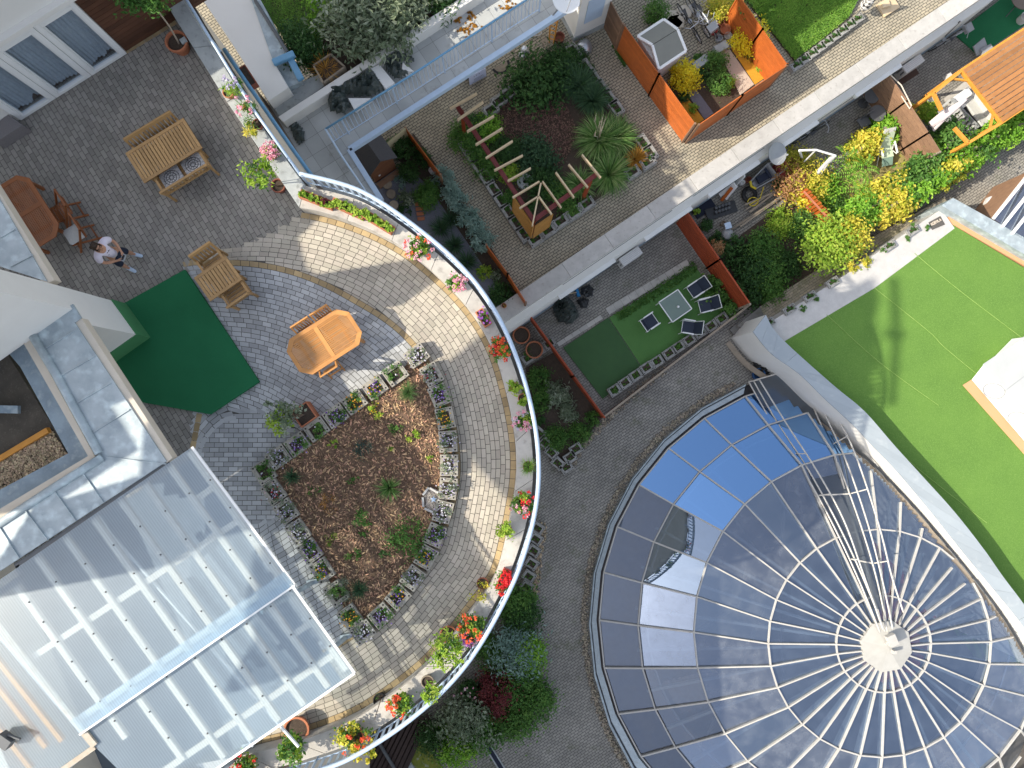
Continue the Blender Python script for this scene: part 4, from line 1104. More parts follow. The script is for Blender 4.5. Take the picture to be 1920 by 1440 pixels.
# small table and two armchairs
a3 = wang(58, -41)
slat_table('garden_table', 'small light brown slatted table beside the green carpet', .88, .66, .72, M['teak'], TOP(408, 522), a3, hole=False)
slat_bench('garden_armchair', 'light brown wooden armchair at the upper left side of the small table', .60, M['teak'], benchpos(374, 468, .92, a3, .375), a3, 'armchair')
slat_bench('garden_armchair', 'light brown wooden armchair at the lower right side of the small table', .60, M['teak'], benchpos(444, 563, .92, a3+math.pi, .375), a3+math.pi, 'armchair')
# eight sided tables
a4 = R(33)
slat_table('octagonal_table', 'sunlit orange eight sided slatted table in the middle of the terrace', 1.68, .97, .74, M['teak_o'], TOP(608, 641), a4, oct_=.21)
c0 = fold_chair('folding_chair', 'oiled folding chair at the upper left side of the sunlit table, nearer the small table', M['teak_o'], (0, 0, 0), 0, 'folding chairs at the sunlit table')
def put(o, px, py, rz, label=None, group=None):
    p = P(px, py, ZT+.94); d = Vector((-math.sin(rz), math.cos(rz), 0)); p = Vector((p.x, p.y, ZT))-d*.32
    if label is None: o.location = p; o.rotation_euler = (0, 0, rz); return o
    return dup(o, p, rz, label, group)
put(c0, 560, 604, a4)
put(c0, 596, 581, a4, 'oiled folding chair at the upper left side of the sunlit table, nearer the parapet')
put(c0, 616, 697, a4+math.pi, 'oiled folding chair with a grey cushion at the lower right side of the sunlit table')
p = P(616, 697, ZT+.94); d = Vector((math.sin(a4), -math.cos(a4), 0)); p = Vector((p.x, p.y, ZT))-d*.34
cushion('seat_cushion', 'grey seat cushion on the folding chair below the sunlit table', 'cushion', p+Vector((0, 0, .45)), (.38, .38, .05), a4, M['clothg'])
a2 = wang(.55, .84)
slat_table('octagonal_table', 'dark red brown eight sided table half under the metal roof', 1.68, .97, .74, M['teak_r'], TOP(48, 398), a2, oct_=.21)
c1 = fold_chair('folding_chair', 'red brown folding chair at the dark table, nearer the house front', M['teak_r'], (0, 0, 0), 0, 'folding chairs at the dark table')
ra = a2+math.pi/2+0
fr = wang(-.84, .55)
for (px, py), lb in (((112, 370), None), ((139, 415), 'red brown folding chair with a pale cushion at the dark table, nearer the person')):
    rz = fr+math.pi/2   # local -y looks at the table
    put(c1, px, py, rz, lb, None) if lb else put(c1, px, py, rz)
p = P(139, 415, ZT+.94); d = Vector((-math.sin(rz), math.cos(rz), 0)); p = Vector((p.x, p.y, ZT))-d*.34
cushion('seat_cushion', 'pale grey seat cushion on the red brown folding chair', 'cushion', p+Vector((0, 0, .45)), (.4, .38, .05), rz, M['clothg'])

# ---- green carpet platform
mb = MB(); mb.prism(XY([(236, 566), (346, 505), (486, 716), (394, 777), (252, 752), (150, 600)], ZT+.1), ZT+.004, ZT+.1)
build(mb, 'carpet_platform', M['turf_d'], label='dark green carpeted platform between the white pillar and the small table', cat='platform', bevel=.015)

# ---- foliage colours
M['lf_mid'] = leafmat('leaf_mid', [(0.0384, 0.109, 0.0192), (0.0704, 0.179, 0.032), (0.122, 0.256, 0.0512), (0.192, 0.32, 0.064)])
M['lf_dark'] = leafmat('leaf_dark', [(0.0192, 0.0576, 0.0154), (0.0384, 0.102, 0.0256), (0.064, 0.154, 0.0384), (0.102, 0.192, 0.0512)])
M['lf_lime'] = leafmat('leaf_lime', [(0.128, 0.256, 0.0256), (0.243, 0.41, 0.0384), (0.371, 0.512, 0.064), (0.538, 0.589, 0.102)])
M['lf_yel'] = leafmat('leaf_yellow', [(0.538, 0.384, 0.0154), (0.768, 0.589, 0.0192), (0.8, 0.742, 0.0384), (0.666, 0.64, 0.0512)])
M['lf_yg'] = leafmat('leaf_yellow_green', [(0.154, 0.256, 0.0256), (0.41, 0.435, 0.0384), (0.704, 0.589, 0.0768), (0.8, 0.704, 0.154)])
M['lf_vine'] = leafmat('leaf_vine', [(0.0768, 0.218, 0.0192), (0.166, 0.371, 0.032), (0.256, 0.486, 0.0512), (0.384, 0.563, 0.0768)])
M['lf_blue'] = leafmat('leaf_blue', [(0.128, 0.218, 0.179), (0.218, 0.333, 0.282), (0.32, 0.448, 0.384), (0.41, 0.538, 0.474)])
M['lf_grey'] = leafmat('leaf_grey', [(0.0768, 0.115, 0.064), (0.154, 0.205, 0.115), (0.282, 0.333, 0.218), (0.461, 0.499, 0.384)])
M['lf_spruce'] = leafmat('leaf_spruce', [(.08, .14, .12), (0.032, 0.0832, 0.064), (0.064, 0.141, 0.109), (0.115, 0.205, 0.166)])
M['lf_red'] = leafmat('leaf_red', [(0.0768, 0.0154, 0.0205), (0.141, 0.0256, 0.032), (0.218, 0.0448, 0.0448), (0.115, 0.0384, 0.0256)])
M['lf_orange'] = leafmat('leaf_orange', [(.27, .12, .05), (.38, .19, .08), (.44, .26, .13), (.30, .2, .06)])
M['lf_brown'] = leafmat('leaf_brown', [(0.32, 0.154, 0.0256), (0.512, 0.256, 0.0384), (0.64, 0.358, 0.064)])
M['lf_grass'] = leafmat('grass_blade', [(0.064, 0.154, 0.0384), (0.115, 0.243, 0.0512), (0.192, 0.333, 0.0896), (0.358, 0.422, 0.179)])
M['lf_sky'] = leafmat('grass_blade_dark', [(0.032, 0.0768, 0.0384), (0.0576, 0.128, 0.0576), (0.0896, 0.179, 0.0768)])
M['lf_lawn'] = leafmat('lawn_blade', [(0.0768, 0.192, 0.0256), (0.154, 0.32, 0.0448), (0.243, 0.435, 0.064), (0.346, 0.512, 0.102)])
M['stem'] = mat('bark', (.16, .11, .075), (.1, .07, .05), scale=20)
def petal(name, *c): return leafmat(name, list(c), transl=.25, rough=.5)
M['fl_red'] = petal('petal_red', (.60, .012, .015), (.75, .03, .03), (.62, .02, .05))
M['fl_orange'] = petal('petal_orange', (.78, .10, .03), (.85, .18, .06), (.8, .06, .04))
M['fl_pink'] = petal('petal_pink', (.75, .22, .38), (.85, .42, .52), (.82, .60, .62), (.80, .18, .28))
M['fl_mag'] = petal('petal_purple', (.45, .08, .55), (.62, .22, .68), (.75, .35, .72))
M['fl_viol'] = petal('petal_violet', (.10, .03, .26), (.20, .07, .42), (.4, .28, .55), (.65, .6, .7))
M['fl_white'] = petal('petal_white', (.62, .60, .66), (.74, .72, .74), (.50, .45, .60), (.34, .26, .48))
M['fl_yel'] = petal('petal_yellow', (.75, .42, .02), (.80, .52, .04), (.72, .26, .02))
M['fl_dred'] = petal('petal_dark_red', (.35, .01, .02), (.5, .02, .03), (.6, .5, .5))

def pot_part(par, c, r, h, m_, soil=True, rim=True):
    mb = MB(); mb.lathe(c, [(r*.68, 0), (r*.95, h*.82), (r*1.06, h*.82), (r*1.06, h), (r*.90, h), (r*.84, h*.6), (.01, h*.6)], 22)
    build(mb, 'pot', m_, par, smooth=False)
    if soil:
        mb = MB(); mb.lathe((c[0], c[1], c[2]+h*.62), [(r*.85, 0), (r*.84, h*.18), (.01, h*.2)], 16); build(mb, 'soil', M['soil'], par)
def trough_part(par, c, L, W, h, rz, m_):
    mb = MB(); M_ = Matrix.Rotation(rz, 3, 'Z')
    for x, y, dx, dy in ((0, W/2-.012, L, .024), (0, -W/2+.012, L, .024), (L/2-.012, 0, .024, W-.05), (-L/2+.012, 0, .024, W-.05)):
        mb.box(Vector(c)+M_ @ Vector((x, y, h/2)), (dx, dy, h), rz)
    build(mb, 'pot', m_, par)
    mb = MB(); mb.box(Vector(c)+Vector((0, 0, h*.42)), (L-.05, W-.05, h*.8), rz); build(mb, 'soil', M['soil'], par)
def potted(name, label, cat, px, py, z, r=.13, h=.2, pm='terra', plants=(), flowers=(), trough=None, crown=None, stem=None, group=None):
    """crown: (px,py,zc) where the foliage centre shows; plants: (mat, rx, ry, rz, n, L, W); flowers: (mat, count, spread, clusters size, petal)"""
    c = P(px, py, z); t = thing(name, label, cat, c, 0, group)
    if trough: trough_part(t, c, trough[0], trough[1], h, trough[2], M[pm])
    else: pot_part(t, c, r, h, M[pm])
    top = c+Vector((0, 0, h*.75)) if crown is None else P(*crown)
    if crown is not None:
        mb = MB(); q0 = c+Vector((0, 0, h*.6)); 
        for k in range(3):
            o = Vector((random.uniform(-.05, .05), random.uniform(-.05, .05), 0)); mb.tube([q0+o*.3, (q0+top)/2+o, top+o*2], [.012, .009, .005], 5)
        build(mb, 'stem', M['stem'], t)
    mb = MB(); ms = []
    for m_, rx, ry, rz, n, L, W in plants:
        ms.append(M[m_]); mb.bush(top-Vector((0, 0, rz*.35)) if crown is not None else top, rx, ry, rz, n, L, W, mi=len(ms)-1)
    for m_, cnt, sx, sz, cl, ps in flowers:
        ms.append(M[m_]); mi = len(ms)-1
        for i in range(cnt):
            a = random.uniform(0, 6.28); rr = sx*math.sqrt(random.random())
            cc = top+Vector((rr*math.cos(a), rr*math.sin(a), sz*(1.1-.5*(rr/sx)**2)+random.uniform(-.03, .05)))
            if trough:
                M_ = Matrix.Rotation(trough[2], 3, 'Z'); cc = top+M_ @ Vector((random.uniform(-.5, .5)*trough[0], random.uniform(-.6, .6)*trough[1], sz+random.uniform(-.04, .04)))
            if cl: mb.cluster(cc, cl, 11, ps, mi)
            else: mb.bloom(cc, ps, 6, None, mi)
    if ms: build(mb, 'foliage', ms, t)
    return t
ZP = ZT+.45
ger = lambda r, n=420: [('lf_mid', r*1.15, r*1.15, r*1.1, n, .06, .055), ('lf_lime', r*1.05, r*1.05, r*1.25, int(n*.8), .06, .05)]
tg = lambda px, py: wang(-(py-875), (px-473))    # along the parapet at a pixel
potted('potted_oleander', 'white flowering oleander in a terracotta pot, topmost on the parapet', 'potted plant', 433, 180, ZP, .12, .2, 'terra', [('lf_lime', .24, .24, .34, 170, .15, .02), ('lf_mid', .22, .22, .3, 130, .15, .02)], [('fl_white', 9, .17, .33, .04, .026)], crown=(437, 160, 9.98))
potted('potted_oleander', 'pink flowering oleander in a beige pot behind the railing', 'potted plant', 470, 205, ZP, .13, .2, 'beige', [('lf_mid', .24, .24, .3, 170, .14, .02), ('lf_brown', .12, .12, .2, 40, .1, .02)], [('fl_pink', 10, .24, .2, .04, .026)], crown=(460, 203, 9.9))
potted('potted_lily', 'yellowing spiky plant beside a brown pot on the straight parapet', 'potted plant', 487, 238, ZP, .12, .18, 'terra_b', [('lf_yg', .2, .2, .24, 150, .16, .025), ('lf_mid', .2, .2, .22, 60, .14, .02)], crown=(472, 238, 9.78))
potted('potted_geranium', 'round pink geranium at the corner of the straight parapet', 'potted plant', 513, 292, ZP, .13, .2, 'terra', ger(.16, 260), [('fl_pink', 34, .22, .26, .05, .02)])
potted('potted_citrus', 'lanky lime green shrub in a clay pot on the floor by the parapet corner', 'potted plant', 527, 354, ZT, .16, .26, 'terra_b', [('lf_lime', .38, .34, .4, 330, .09, .05), ('lf_mid', .3, .3, .3, 120, .09, .05)], crown=(482, 322, 10.35))
for i, (px, py, ang_, lb) in enumerate(((596, 377, wang(58, 22), 'terracotta trough of lettuce green leaves, first from the railing corner'), (655, 394, wang(60, 27), 'terracotta trough of lettuce green leaves, second from the railing corner'), (710, 418, wang(55, 33), 'terracotta trough of lettuce green leaves, third from the railing corner'))):
    t = potted('window_box', lb, 'planter', px, py, ZP, 0, .16, 'terra', [], [], trough=(.82, .2, ang_), group='leaf troughs on the parapet')
    mb = MB(); M_ = Matrix.Rotation(ang_, 3, 'Z'); c = P(px, py, ZP)
    for k in range(9): mb.bush(c+M_ @ Vector((-.36+k*.09, random.uniform(-.03, .03), .12)), .085, .11, .16, 44, .07, .055, clumps=5)
    build(mb, 'foliage', M['lf_lime'], t)
    if i == 0:
        mb = MB(); mb.bush(c+M_ @ Vector((.2, 0, .14)), .14, .1, .18, 60, .06, .045, clumps=6); build(mb, 'dark_foliage', M['lf_red'], t)
potted('potted_geranium', 'big red and pink geranium where the wall garden hedge ends', 'potted plant', 786, 470, ZP, .16, .2, 'terra', ger(.24), [('fl_pink', 16, .34, .3, .05, .022), ('fl_orange', 9, .36, .26, .05, .022)])
potted('potted_geranium', 'compact pale pink geranium on the parapet near the end of the white wall', 'potted plant', 857, 533, ZP, .13, .2, 'terra', ger(.17, 260), [('fl_pink', 24, .25, .24, .045, .02)])
potted('window_box', 'short terracotta trough of purple petunias on the parapet', 'planter', 907, 597, ZP, 0, .16, 'terra', [('lf_mid', .12, .16, .18, 120, .05, .035)], [('fl_mag', 12, .15, .2, 0, .035)], trough=(.42, .2, tg(907, 597)))
potted('potted_geranium', 'orange red geranium beside two clay bowls below the terrace', 'potted plant', 938, 655, ZP, .15, .2, 'terra', ger(.20, 330), [('fl_orange', 17, .29, .28, .05, .022), ('fl_red', 6, .3, .25, .045, .022)])
potted('potted_nasturtium', 'yellow green trailing plant on the parapet, the upper of a pair', 'potted plant', 966, 727, ZP, .11, .16, 'terra', [('lf_lime', .19, .17, .22, 200, .08, .055)])
potted('potted_nasturtium', 'yellow green trailing plant on the parapet, the lower of a pair', 'potted plant', 980, 747, ZP, .11, .16, 'terra', [('lf_lime', .16, .17, .2, 160, .08, .055)])
potted('potted_geranium', 'white and pink geranium on the parapet opposite the herb bed', 'potted plant', 980, 791, ZP, .14, .2, 'terra', ger(.19, 300), [('fl_pink', 20, .27, .26, .045, .02), ('fl_white', 8, .27, .22, .04, .02)])
t = potted('potted_grass', 'small tuft of grass in a round clay pot on the parapet', 'potted plant', 990, 874, ZP, .12, .14, 'terra_b')
mb = MB(); mb.grass(P(990, 874, ZP)+Vector((0, 0, .1)), 120, .24, .007, .9, .09); build(mb, 'grass_tuft', M['lf_lawn'], t)
potted('potted_geranium', 'red and green geranium on the parapet level with the bed of pebbles', 'potted plant', 979, 941, ZP, .15, .2, 'terra', ger(.21, 340), [('fl_red', 9, .3, .3, .05, .022), ('fl_pink', 10, .33, .24, .045, .02)])
potted('potted_lemon_balm', 'lone lime yellow leafy plant on the curved parapet', 'potted plant', 950, 992, ZP, .12, .16, 'terra', [('lf_lime', .22, .24, .3, 300, .07, .045)], crown=(945, 990, 9.85))
potted('potted_geranium', 'bright scarlet geranium in a red trough on the parapet', 'potted plant', 944, 1085, ZP, 0, .16, 'red', [('lf_mid', .2, .24, .22, 260, .05, .045)], [('fl_red', 26, .27, .24, .05, .024)], trough=(.5, .2, tg(944, 1085)))
potted('potted_vine', 'straggly yellow vine in a brown pot on the floor by the scarlet geranium', 'potted plant', 905, 1090, ZT, .13, .2, 'terra_b', [('lf_yg', .22, .34, .2, 190, .05, .03)], crown=(900, 1108, 9.4))
potted('potted_geranium', 'tall orange red geranium with pink petunias at its foot', 'potted plant', 885, 1168, ZP, .17, .22, 'terra', ger(.25, 460), [('fl_orange', 18, .34, .36, .055, .024), ('fl_mag', 0, .1, .1, 0, .03)])
potted('potted_petunia', 'pink and purple petunias hanging over the parapet below the tall geranium', 'potted plant', 881, 1192, ZP, .12, .14, 'terra', [('lf_mid', .12, .12, .12, 70, .04, .03)], [('fl_mag', 12, .17, .14, 0, .04), ('fl_pink', 9, .18, .12, 0, .035)])
potted('potted_laurel', 'large lime green shrub growing from a clay pot on the terrace floor', 'potted plant', 842, 1183, ZT, .19, .28, 'terra', [('lf_lime', .36, .46, .46, 520, .11, .04), ('lf_mid', .3, .3, .36, 220, .11, .035)], crown=(838, 1216, 9.95))
potted('potted_pepper', 'lime green leafy plant in a wicker pot on the parapet, below the large shrub', 'potted plant', 803, 1272, ZP, .14, .22, 'wood_old', [('lf_lime', .24, .22, .26, 260, .1, .035), ('lf_mid', .18, .18, .2, 80, .1, .03)], crown=(804, 1296, 10.0))
potted('potted_geranium', 'orange red geranium between the wicker pot and the bare sapling', 'potted plant', 755, 1312, ZP, .15, .2, 'terra', ger(.22, 380), [('fl_orange', 15, .3, .3, .05, .024)])
t = potted('potted_sapling', 'bare thin sapling in a black pot on the floor by the lower parapet', 'potted plant', 715, 1306, ZT, .15, .22, 'rubber')
mb = MB(); mb.tube([P(715, 1306, ZT+.1), P(712, 1318, ZT+.5), P(702, 1350, ZT+1.1)], [.014, .011, .006], 6); build(mb, 'stem', M['stem'], t)
mb = MB(); mb.bush(P(712, 1306, ZT+.14), .09, .09, .1, 40, .04, .02); build(mb, 'foliage', M['lf_mid'], t)
t = potted('potted_ivy', 'big variegated ivy with orange geraniums spilling over the railing', 'potted plant', 668, 1372, ZP, .2, .24, 'terra', [('lf_mid', .32, .3, .3, 360, .07, .06), ('lf_yg', .34, .34, .34, 420, .075, .065)], [('fl_orange', 12, .4, .3, .05, .024)])
mb = MB(); mb.bush(P(685, 1412, ZP+.1), .26, .16, .2, 240, .075, .065); build(mb, 'trailing_foliage', M['lf_yg'], t)
t = potted('clay_bowl', 'large empty terracotta bowl half under the canopy edge', 'pot', 562, 1358, ZT, .28, .3, 'terra')
potted('potted_fig', 'green leafy shrub in front of the large empty bowl', 'potted plant', 545, 1402, ZP, .15, .2, 'terra', [('lf_mid', .3, .34, .36, 330, .11, .05), ('lf_lime', .28, .26, .36, 240, .11, .05)], crown=(546, 1404, 9.95))
potted('potted_geranium', 'red geranium at the bottom end of the parapet under the canopy corner', 'potted plant', 468, 1424, ZP, .15, .2, 'terra', ger(.22, 300), [('fl_red', 14, .32, .28, .05, .024)])
# tree in a pot by the cladding
t = potted('potted_tree', 'clipped green standard tree in a terracotta pot by the dark cladding', 'potted tree', 343, 92, ZT, .25, .38, 'terra')
mb = MB(); mb.tube([P(337, 84, ZT+.25), P(318, 50, ZT+1.0), P(290, 12, ZT+1.75)], [.022, .02, .016], 7); build(mb, 'trunk', M['wood_old'], t)
mb = MB(); mb.bush(P(280, -2, ZT+1.7), .5, .46, .7, 2400, .10, .045, fill=.3); build(mb, 'crown', M['lf_mid'], t)
t.children[0].data
mb = MB(); mb.box(P(344, 76, ZT+.4), (.14, .12, .05), rz=.6); build(mb, 'stone', M['stone_g'], label='grey stone lying in the pot of the standard tree', cat='stone')
# trough outside the railing
t = thing('window_box', 'empty red brown trough hanging outside the straight railing', 'planter', P(467, 150, 8.6)); trough_part(t, P(467, 150, 8.6), .55, .26, .2, wang(28, 43), M['terra_b'])
# square pot with variegated shrub
t = thing('square_pot', 'square terracotta pot with a pale variegated shrub leaning over the paving', 'potted plant', P(577, 777, ZT)); c = P(577, 777, ZT); rz = R(35)
trough_part(t, c, .44, .44, .36, rz, M['terra'])
mb = MB(); tp = P(532, 786, ZT+.75)
for k in range(4): mb.tube([c+Vector((0, 0, .3)), (c+tp)/2+Vector((0, .05*k-.1, .3)), tp+Vector((.1*k-.15, .1*(k % 2)-.05, -.1))], [.014, .01, .006], 5)
build(mb, 'stem', M['stem'], t)
mb = MB(); mb.bush(tp-Vector((0, 0, .2)), .38, .34, .4, 420, .085, .055); mb.bush(P(504, 758, ZT+.8), .08, .08, .1, 40, .08, .06); build(mb, 'foliage', M['lf_grey'], t)
mb = MB(); mb.bush(tp-Vector((.05, .05, .2)), .34, .3, .4, 230, .085, .05); build(mb, 'green_foliage', M['lf_lime'], t)

# ---- raised bark bed with its planter blocks
bedpx = [(786, 660), (812, 705), (830, 750), (843, 800), (848, 850), (846, 905), (838, 955), (822, 1005), (803, 1048), (775, 1085), (745, 1122), (712, 1155), (672, 1182), (655, 1150), (632, 1110), (607, 1065), (585, 1030), (560, 992), (540, 955), (515, 920), (500, 884), (527, 858), (565, 836), (600, 806), (636, 778), (670, 753), (708, 727), (748, 700)]
BED = XY(bedpx, ZT)
mb = MB(); mb.prism(BED, ZT-.005, ZT+.10); build(mb, 'mulch_bed', M['mulchb'], kind='structure')
mb = MB(); n = 0; xs = [p[0] for p in BED]; ys = [p[1] for p in BED]
while n < 8500:
    x, y = random.uniform(min(xs), max(xs)), random.uniform(min(ys), max(ys))
    if not inside((x, y), BED): continue
    n += 1; L = random.uniform(.045, .13)*(1.5 if random.random() < .08 else 1)
    a = random.uniform(0, 6.28); t_ = Vector((math.cos(a), math.sin(a), random.gauss(0, .25))).normalized()
    nr = Vector((random.gauss(0, .4), random.gauss(0, .4), 1)); nr = (nr-t_*nr.dot(t_)).normalized()
    mb.leaf(Vector((x, y, ZT+.105+random.uniform(0, .035))), t_, nr, L, L*random.uniform(.18, .4), random.random()**1.3)
build(mb, 'bark_chips', M['chip'], kind='stuff', label='brown bark chips covering the terrace flower bed', cat='bark mulch')
# hollow planter block (local: x = length, open side up)
M['block'] = mat('block_concrete', (.40, .37, .31), (.28, .26, .22), scale=5, bump=.3, bscale=120, c3=(.2, .18, .15), s3=14, w3=.36)
M['block_g'] = mat('old_block_concrete', (.34, .33, .31), (.23, .225, .21), scale=5, bump=.3, bscale=120, c3=(.14, .14, .11), s3=9, w3=.36)
def block_proto(label, L=.50, W=.42, H=.24, soil=True, m_='block', hand=0, weeds=False):
    t = thing('planter_block', label, 'planter block')
    mb = MB(); e = .095; s_ = .07
    o = [(-L/2, -W/2), (L/2, -W/2), (L/2, W/2), (-L/2, W/2)]
    mb.prism([(-L/2, -W/2), (-L/2+e, -W/2), (-L/2+e, W/2), (-L/2, W/2)], 0, H, .4); mb.prism([(L/2-e, -W/2), (L/2, -W/2), (L/2, W/2), (L/2-e, W/2)], 0, H, .5)
    mb.prism([(-L/2+e, -W/2), (L/2-e, -W/2), (L/2-e, -W/2+s_+.03), (-L/2+e, -W/2+s_+.03)], 0, H-.001, .45)
    if not hand: mb.prism([(-L/2+e, W/2-s_), (L/2-e, W/2-s_), (L/2-e, W/2), (-L/2+e, W/2)], 0, H*.8, .45)
    for sx in (-1, 1):
        for sy in (-1, 1): mb.lathe((sx*(L/2-e/2), sy*(W/2-.055), H-.01), [(.021, 0), (.021, .013)], 10, mi=1)
        mb.box((sx*(L/2-e/2+.018), 0, H-.002), (.007, W-.19, .008), mi=1)
    build(mb, 'shell', [M[m_], M['hole']], t, local=True)
    mb = MB(); mb.prism([(-L/2+e, -W/2+s_+.03), (L/2-e, -W/2+s_+.03), (L/2-e, W/2-(0 if hand else s_)), (-L/2+e, W/2-(0 if hand else s_))], .02, H*.8); build(mb, 'soil', M['soil'], t, local=True)
    if weeds:
        mb = MB(); mb.bush((0, .03, H*.72), L*.34, W*.34, .14, 70, .09, .05); build(mb, 'foliage', M['lf_mid'], t, local=True)
    return t
def pansy_proto(kind):
    t = thing('pansy', '', 'flowers')
    leaf_m, fl = kind
    mb = MB(); mb.bush((0, .02, .15), .24, .21, .18, 260, .05, .034, up=.6); ms = [M[leaf_m]]
    for f_, n in fl:
        ms.append(M[f_])
        for i in range(n): mb.bloom((random.gauss(0, .11), random.gauss(0, .095)+.02, .29+random.uniform(-.06, .05)), random.uniform(.015, .028), 5, None, len(ms)-1)
    build(mb, 'foliage', ms, t, local=True)
    return t
KIND = {'white': ('lf_grey', [('fl_white', 42)]), 'violet': ('lf_mid', [('fl_viol', 34), ('fl_white', 10)]), 'yellow': ('lf_mid', [('fl_yel', 26)]), 'mixed': ('lf_mid', [('fl_viol', 24), ('fl_yel', 16)]), 'red': ('lf_grey', [('fl_dred', 16), ('fl_white', 22)]), 'green': ('lf_mid', [('fl_white', 3)])}
WORD = {'white': 'white pansies', 'violet': 'violet pansies', 'yellow': 'yellow pansies', 'mixed': 'two coloured pansies', 'red': 'dark red pansies', 'green': 'leafy green plants'}
BL = [  # px, py, direction of length in pixels, rim, kind
 (500, 884, (.55, .83), 'upper left', 'green'), (527, 856, (.8, -.58), 'upper left', 'white'), (562, 832, (.8, -.58), 'upper left', 'violet'), (598, 804, (.8, -.58), 'upper left', 'green'), (633, 779, (.8, -.58), 'upper left', 'violet'), (668, 754, (.8, -.58), 'upper left', 'yellow'), (706, 727, (.8, -.58), 'upper left', 'mixed'), (744, 702, (.8, -.58), 'upper left', 'green'), (783, 668, (.8, -.58), 'upper left', 'white'),
 (811, 703, (.5, .87), 'right', 'red'), (825, 742, (.4, .92), 'right', 'violet'), (836, 784, (.2, .98), 'right', 'yellow'), (841, 827, (.07, 1), 'right', 'white'), (843, 871, (0, 1), 'right', 'white'), (841, 914, (-.1, 1), 'right', 'white'), (832, 957, (-.25, .97), 'right', 'white'), (817, 1000, (-.4, .92), 'right', 'violet'), (801, 1041, (-.5, .87), 'right', 'mixed'), (776, 1079, (-.6, .8), 'right', 'white'), (749, 1115, (-.7, .72), 'right', 'mixed'), (717, 1149, (-.75, .66), 'right', 'violet'), (684, 1180, (-.8, .6), 'right', 'white'),
 (518, 921, (.58, .82), 'lower left', 'red'), (541, 956, (.58, .82), 'lower left', 'white'), (563, 994, (.58, .82), 'lower left', 'white'), (585, 1030, (.58, .82), 'lower left', 'violet'), (608, 1066, (.58, .82), 'lower left', 'mixed'), (634, 1108, (.58, .82), 'lower left', 'green'), (660, 1152, (.58, .82), 'lower left', 'yellow')]
bp = block_proto('x'); pan = {k: [pansy_proto(v) for _ in range(2)] for k, v in KIND.items()}
ctr = {'upper left': 0, 'right': 0, 'lower left': 0}
WAY = {'upper left': 'from the left tip', 'right': 'from the top', 'lower left': 'from the left tip'}
used_p = {k: 0 for k in KIND}; first = True
for px, py, dr, rim, kd in BL:
    i = ctr[rim]; ctr[rim] += 1; loc = P(px, py, ZT+.0); loc.z = ZT+.004
    rz = wang(*dr); v = Vector((math.cos(rz), math.sin(rz), 0)); inn = Vector((-v.y, v.x, 0)); cen = P(690, 910, ZT)-loc
    if inn.dot(cen) < 0: rz += math.pi
    wh = f'{ORD[i]} {WAY[rim]} along the bark bed\'s {rim} rim'; wf = f'{ORD[i]} block {WAY[rim]} along the {rim} rim'
    if first: bp.location = loc; bp.rotation_euler = (0, 0, rz); bp['label'] = 'concrete block, '+wh; bp['group'] = 'concrete planter blocks round the bark bed'; first = False
    else: dup(bp, loc, rz, 'concrete block, '+wh, 'concrete planter blocks round the bark bed')
    pl = pan[kd][used_p[kd] % 2]; lab = WORD[kd]+' in the '+wf; lp = loc+Vector((0, 0, .02)); ra_ = random.uniform(0, 6.28)
    if used_p[kd] < 2: pl.location = lp; pl.rotation_euler = (0, 0, rz); pl['label'] = lab; pl['group'] = 'flowers in the planter blocks of the bark bed'
    else: dup(pl, lp, rz+random.choice((0, math.pi)), lab, 'flowers in the planter blocks of the bark bed')
    used_p[kd] += 1
# plants standing in the bark
def plant(name, label, cat, px, py, z, m_, rx, rz, n, L=.05, W=.03, ry=None, flowers=None, group=None, stem=0, **kw):
    c = P(px, py, z); t = thing(name, label, cat, c, 0, group); ry = ry or rx
    if z < 8:
        L, W = max(L, .085), max(W, .042); rx *= 1.1; ry *= 1.1; need = 4.2*math.pi*rx*ry/(.5*L*W)
        if need > 2600: f_ = math.sqrt(need/2600); L *= f_; W *= f_; need = 2600
        n = max(n, int(need))
    else: rx *= 1.2; ry *= 1.2; n = int(n*1.5)
    if stem:
        mb = MB(); mb.tube([c, c+Vector((random.uniform(-.03, .03), random.uniform(-.03, .03), stem))], [.02+stem*.02, .012+stem*.012], 6)
        for k in range(4): mb.tube([c+Vector((0, 0, stem*.75)), c+Vector((random.uniform(-1, 1)*rx*.6, random.uniform(-1, 1)*rx*.6, stem+rz*.5))], [.012, .005], 4)
        build(mb, 'trunk', M['stem'], t)
    mb = MB(); mb.bush(c+Vector((0, 0, stem*.8)), rx, ry or rx, rz, n, L, W, **kw); ms = [M[m_]]
    if flowers:
        f_, k, r_ = flowers; ms.append(M[f_])
        for i in range(k): mb.bloom(c+Vector((random.gauss(0, rx*.5), random.gauss(0, rx*.5), stem+rz*1.0+random.uniform(-.05, .05))), r_, 6, None, 1)
    build(mb, 'foliage', ms, t)
    return t
def tuft(name, label, cat, px, py, z, m_, n, L, W, base=.06, droop=1., spread=.9, group=None):
    c = P(px, py, z); mb = MB(); mb.grass(c, n, L, W, spread, base, droop)
    return build(mb, name, M[m_], label=label, cat=cat, group=group)
ZM = ZT+.1
tuft('grass_tuft', 'pale yellow green grass tuft near the top of the bark bed', 'grass', 766, 735, ZM, 'lf_grass', 170, .34, .010)
plant('potentilla', 'small yellow flowering plant near the upper left rim of the bark bed', 'plant', 705, 768, ZM, 'lf_lime', .14, .2, 90, .07, .045, flowers=('fl_yel', 9, .016))
plant('sedum', 'green leafy plant below the pale grass tuft in the bark', 'plant', 743, 797, ZM, 'lf_mid', .15, .16, 110)
plant('sedum', 'bright green leafy plant right of the middle of the bark bed', 'plant', 775, 819, ZM, 'lf_lime', .14, .18, 90, .06, .04)
plant('sprout', 'small lime green sprout near the right rim of the bark bed', 'plant', 805, 858, ZM, 'lf_lime', .085, .1, 50)
